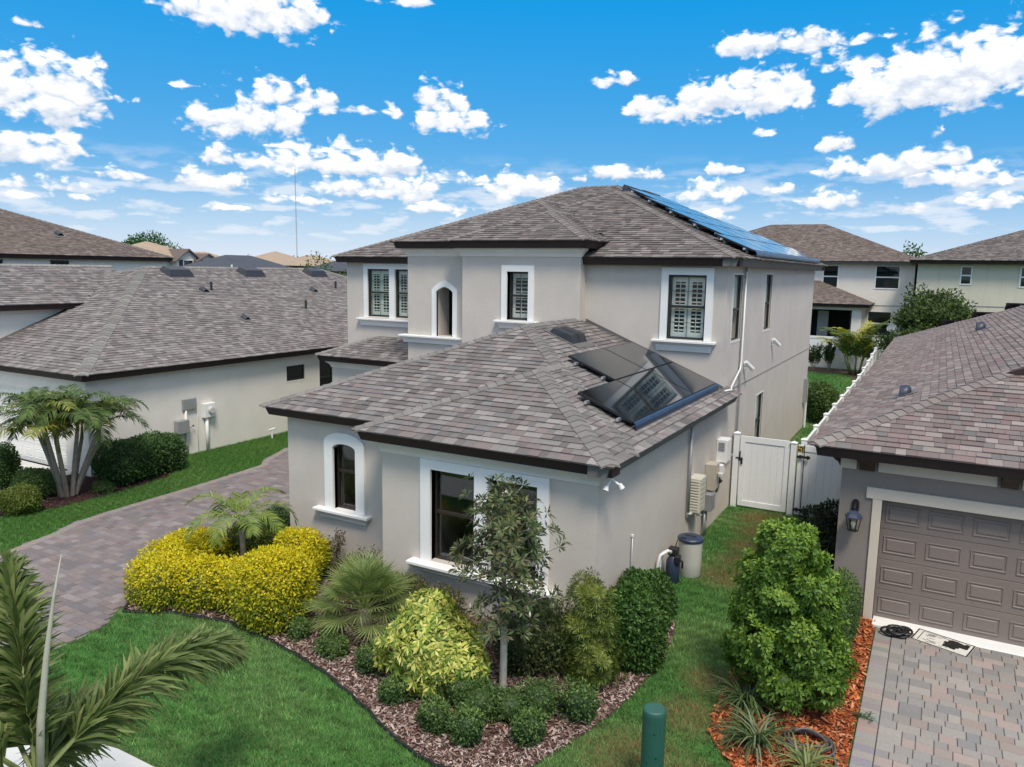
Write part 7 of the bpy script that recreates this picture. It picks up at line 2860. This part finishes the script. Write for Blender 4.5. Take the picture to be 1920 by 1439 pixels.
mt = thing('door_mat', 'white mat with black print lying before the garage door', 'mat', (.47, 13.12, .045))
A, B, C_, D_ = Vector((.03, 13.04)), Vector((.79, 12.78)), Vector((.92, 13.22)), Vector((.14, 13.46))
lerp2 = lambda u, v: (A.lerp(B, u)).lerp(D_.lerp(C_, u), v)
m = MB()
q = [lerp2(u, v) for (u, v) in ((0, 0), (1, 0), (1, 1), (0, 1))]
zt = .060
m.mesh([(p.x, p.y, .058 if k > 1 else .045) for k, p in enumerate(q)] + [(p.x, p.y, .070 if k > 1 else .057) for k, p in enumerate(q)], [(0, 3, 2, 1), (4, 5, 6, 7), (0, 1, 5, 4), (1, 2, 6, 5), (2, 3, 7, 6), (3, 0, 4, 7)])
mo = m.build('mat', 'mat_weave', mt)
m = MB()
rm = random.Random(5)


def matquad(u0, u1, v0, v1, dz=.0025):
    pts = []
    for (u, v) in ((u0, v0), (u1, v0), (u1, v1), (u0, v1)):
        p = lerp2(u, v)
        pts.append((p.x, p.y, .057 + .013 * v + dz))
    m.poly(pts)


for (a, b, c, d) in ((0, 1, 0, .05), (0, 1, .95, 1), (0, .025, .05, .95), (.975, 1, .05, .95), (.10, .115, .12, .88), (.10, .5, .88, .90)):
    matquad(a, b, c, d)
for k in range(30):
    v = .12 + .76 * rm.random()
    u = .14 + .5 * rm.random()
    matquad(u, u + rm.uniform(.03, .16), v, v + rm.uniform(.012, .035), .0025 + .0004 * (k % 3))
for k in range(26):
    u = rm.uniform(.52, .86)
    v = rm.uniform(.14, .74)
    matquad(u, min(.93, u + rm.uniform(.06, .16)), v, min(.9, v + rm.uniform(.10, .22)), .0027 + .0003 * k)
m.build('print', 'sign_black', mo, fix=False)

hp_ = thing('hose_pile', 'tangled black hose heaped at the garage door sill', 'hose', (-.10, 13.1, .045))
m = MB()
pts = []
rh = random.Random(9)
cxh, cyh, rh_, tz = -.10, 13.08, .10, .0
for lp in range(7):
    cxh, cyh, rh_, tz = -.10 + rh.uniform(-.17, .17), 13.06 + rh.uniform(-.10, .08), rh.uniform(.07, .13), rh.uniform(.2, .6)
    ph = rh.uniform(0, 6.28)
    for k in range(14):
        t = ph + k / 14 * 2 * math.pi * 1.1
        pts.append((cxh + rh_ * 1.25 * math.cos(t), cyh + rh_ * .9 * math.sin(t), .066 + .02 * lp * .4 + tz * .06 * (1 + math.sin(t))))
m.tube(pts, .019, 6)
m.build('hose', 'hose_black', hp_, smooth=True)
m = MB()
m.tube([pts[-1], (pts[-1][0] + .08, pts[-1][1] - .05, .06)], .02, 8)
m.build('nozzle', 'black_metal', hp_)
hc = thing('hose_coil', 'grey garden hose coiled on the orange mulch', 'hose', (-.92, 9.2, .03))
m = MB()
pts = []
for k in range(110):
    t = k / 109 * 2 * math.pi * 3.3
    rr_ = .30 - .012 * t / 2
    pts.append((-.95 + rr_ * math.cos(t + .8) * 1.12, 9.28 + rr_ * math.sin(t + .8) * .85, .065 + .008 * t / 2 + .02 * math.sin(2.3 * t)))
pts = [(-.52, 9.0, .05), (-.60, 8.98, .07)] + pts
m.tube(pts, .015, 6)
m.build('hose', 'hose', hc, smooth=True)
m = MB()
m.tube([(-.52, 9.0, .05), (-.47, 9.01, .06)], .02, 8)
m.build('nozzle', 'galv', hc)

# green utility pedestal
bx_, by_ = -2.33, 7.50
bo = thing('utility_pedestal', 'dark green round utility post in the lawn at the bottom edge', 'bollard', (bx_, by_, 0))
m = MB()
m.lathe((bx_, by_, 0), [(.135, 0), (.135, .30), (.126, .31), (.126, .97), (.124, 1.0)], 32)
m.build('body', 'pedestal_green', bo, smooth=False)
m = MB()
m.lathe((bx_, by_, 1.0), [(.128, -.07), (.129, .0), (.122, .03), (.105, .042), (.01, .045)], 32)
m.build('cap', 'pedestal_green', bo, smooth=False)
m = MB()
for (a, z) in ((-1.2, .80), (-1.75, .45), (-1.0, .52)):
    m.lathe((bx_ + .124 * math.cos(a), by_ + .124 * math.sin(a), z), [(.010, 0), (.010, .012)], 6)
m.build('bolt', 'black_metal', bo)

# satellite dish by the rear house
sdz = gz(0, 46)
ds = thing('satellite_dish', 'grey satellite dish on a pole beside the rear house', 'dish', (-2.15, 46.2, sdz))
m = MB()
m.tube([(-2.15, 46.2, sdz), (-2.15, 46.2, sdz + 2.2)], .05, 8)
m.build('pole', 'grey_metal', ds)
m = MB()
V, Fc = [], []
c = Vector((-2.2, 46.05, sdz + 2.35))
ax = Vector((-.3, -.8, .5)).normalized()
s1 = ax.orthogonal().normalized()
s2 = ax.cross(s1)
for j in range(5):
    rr_ = .27 * j / 4
    for k in range(16):
        a = 2 * math.pi * k / 16
        V.append(c + s1 * rr_ * math.cos(a) + s2 * rr_ * math.sin(a) * .9 + ax * (rr_ * rr_ * .5))
for j in range(4):
    for k in range(16):
        Fc.append((j * 16 + k, j * 16 + (k + 1) % 16, (j + 1) * 16 + (k + 1) % 16, (j + 1) * 16 + k))
m.mesh(V, Fc)
m.build('reflector', 'grey_metal', ds, smooth=True)
m = MB()
m.tube([c - s2 * .3, c + ax * .4], .015, 6)
m.build('feed_arm', 'grey_metal', ds)
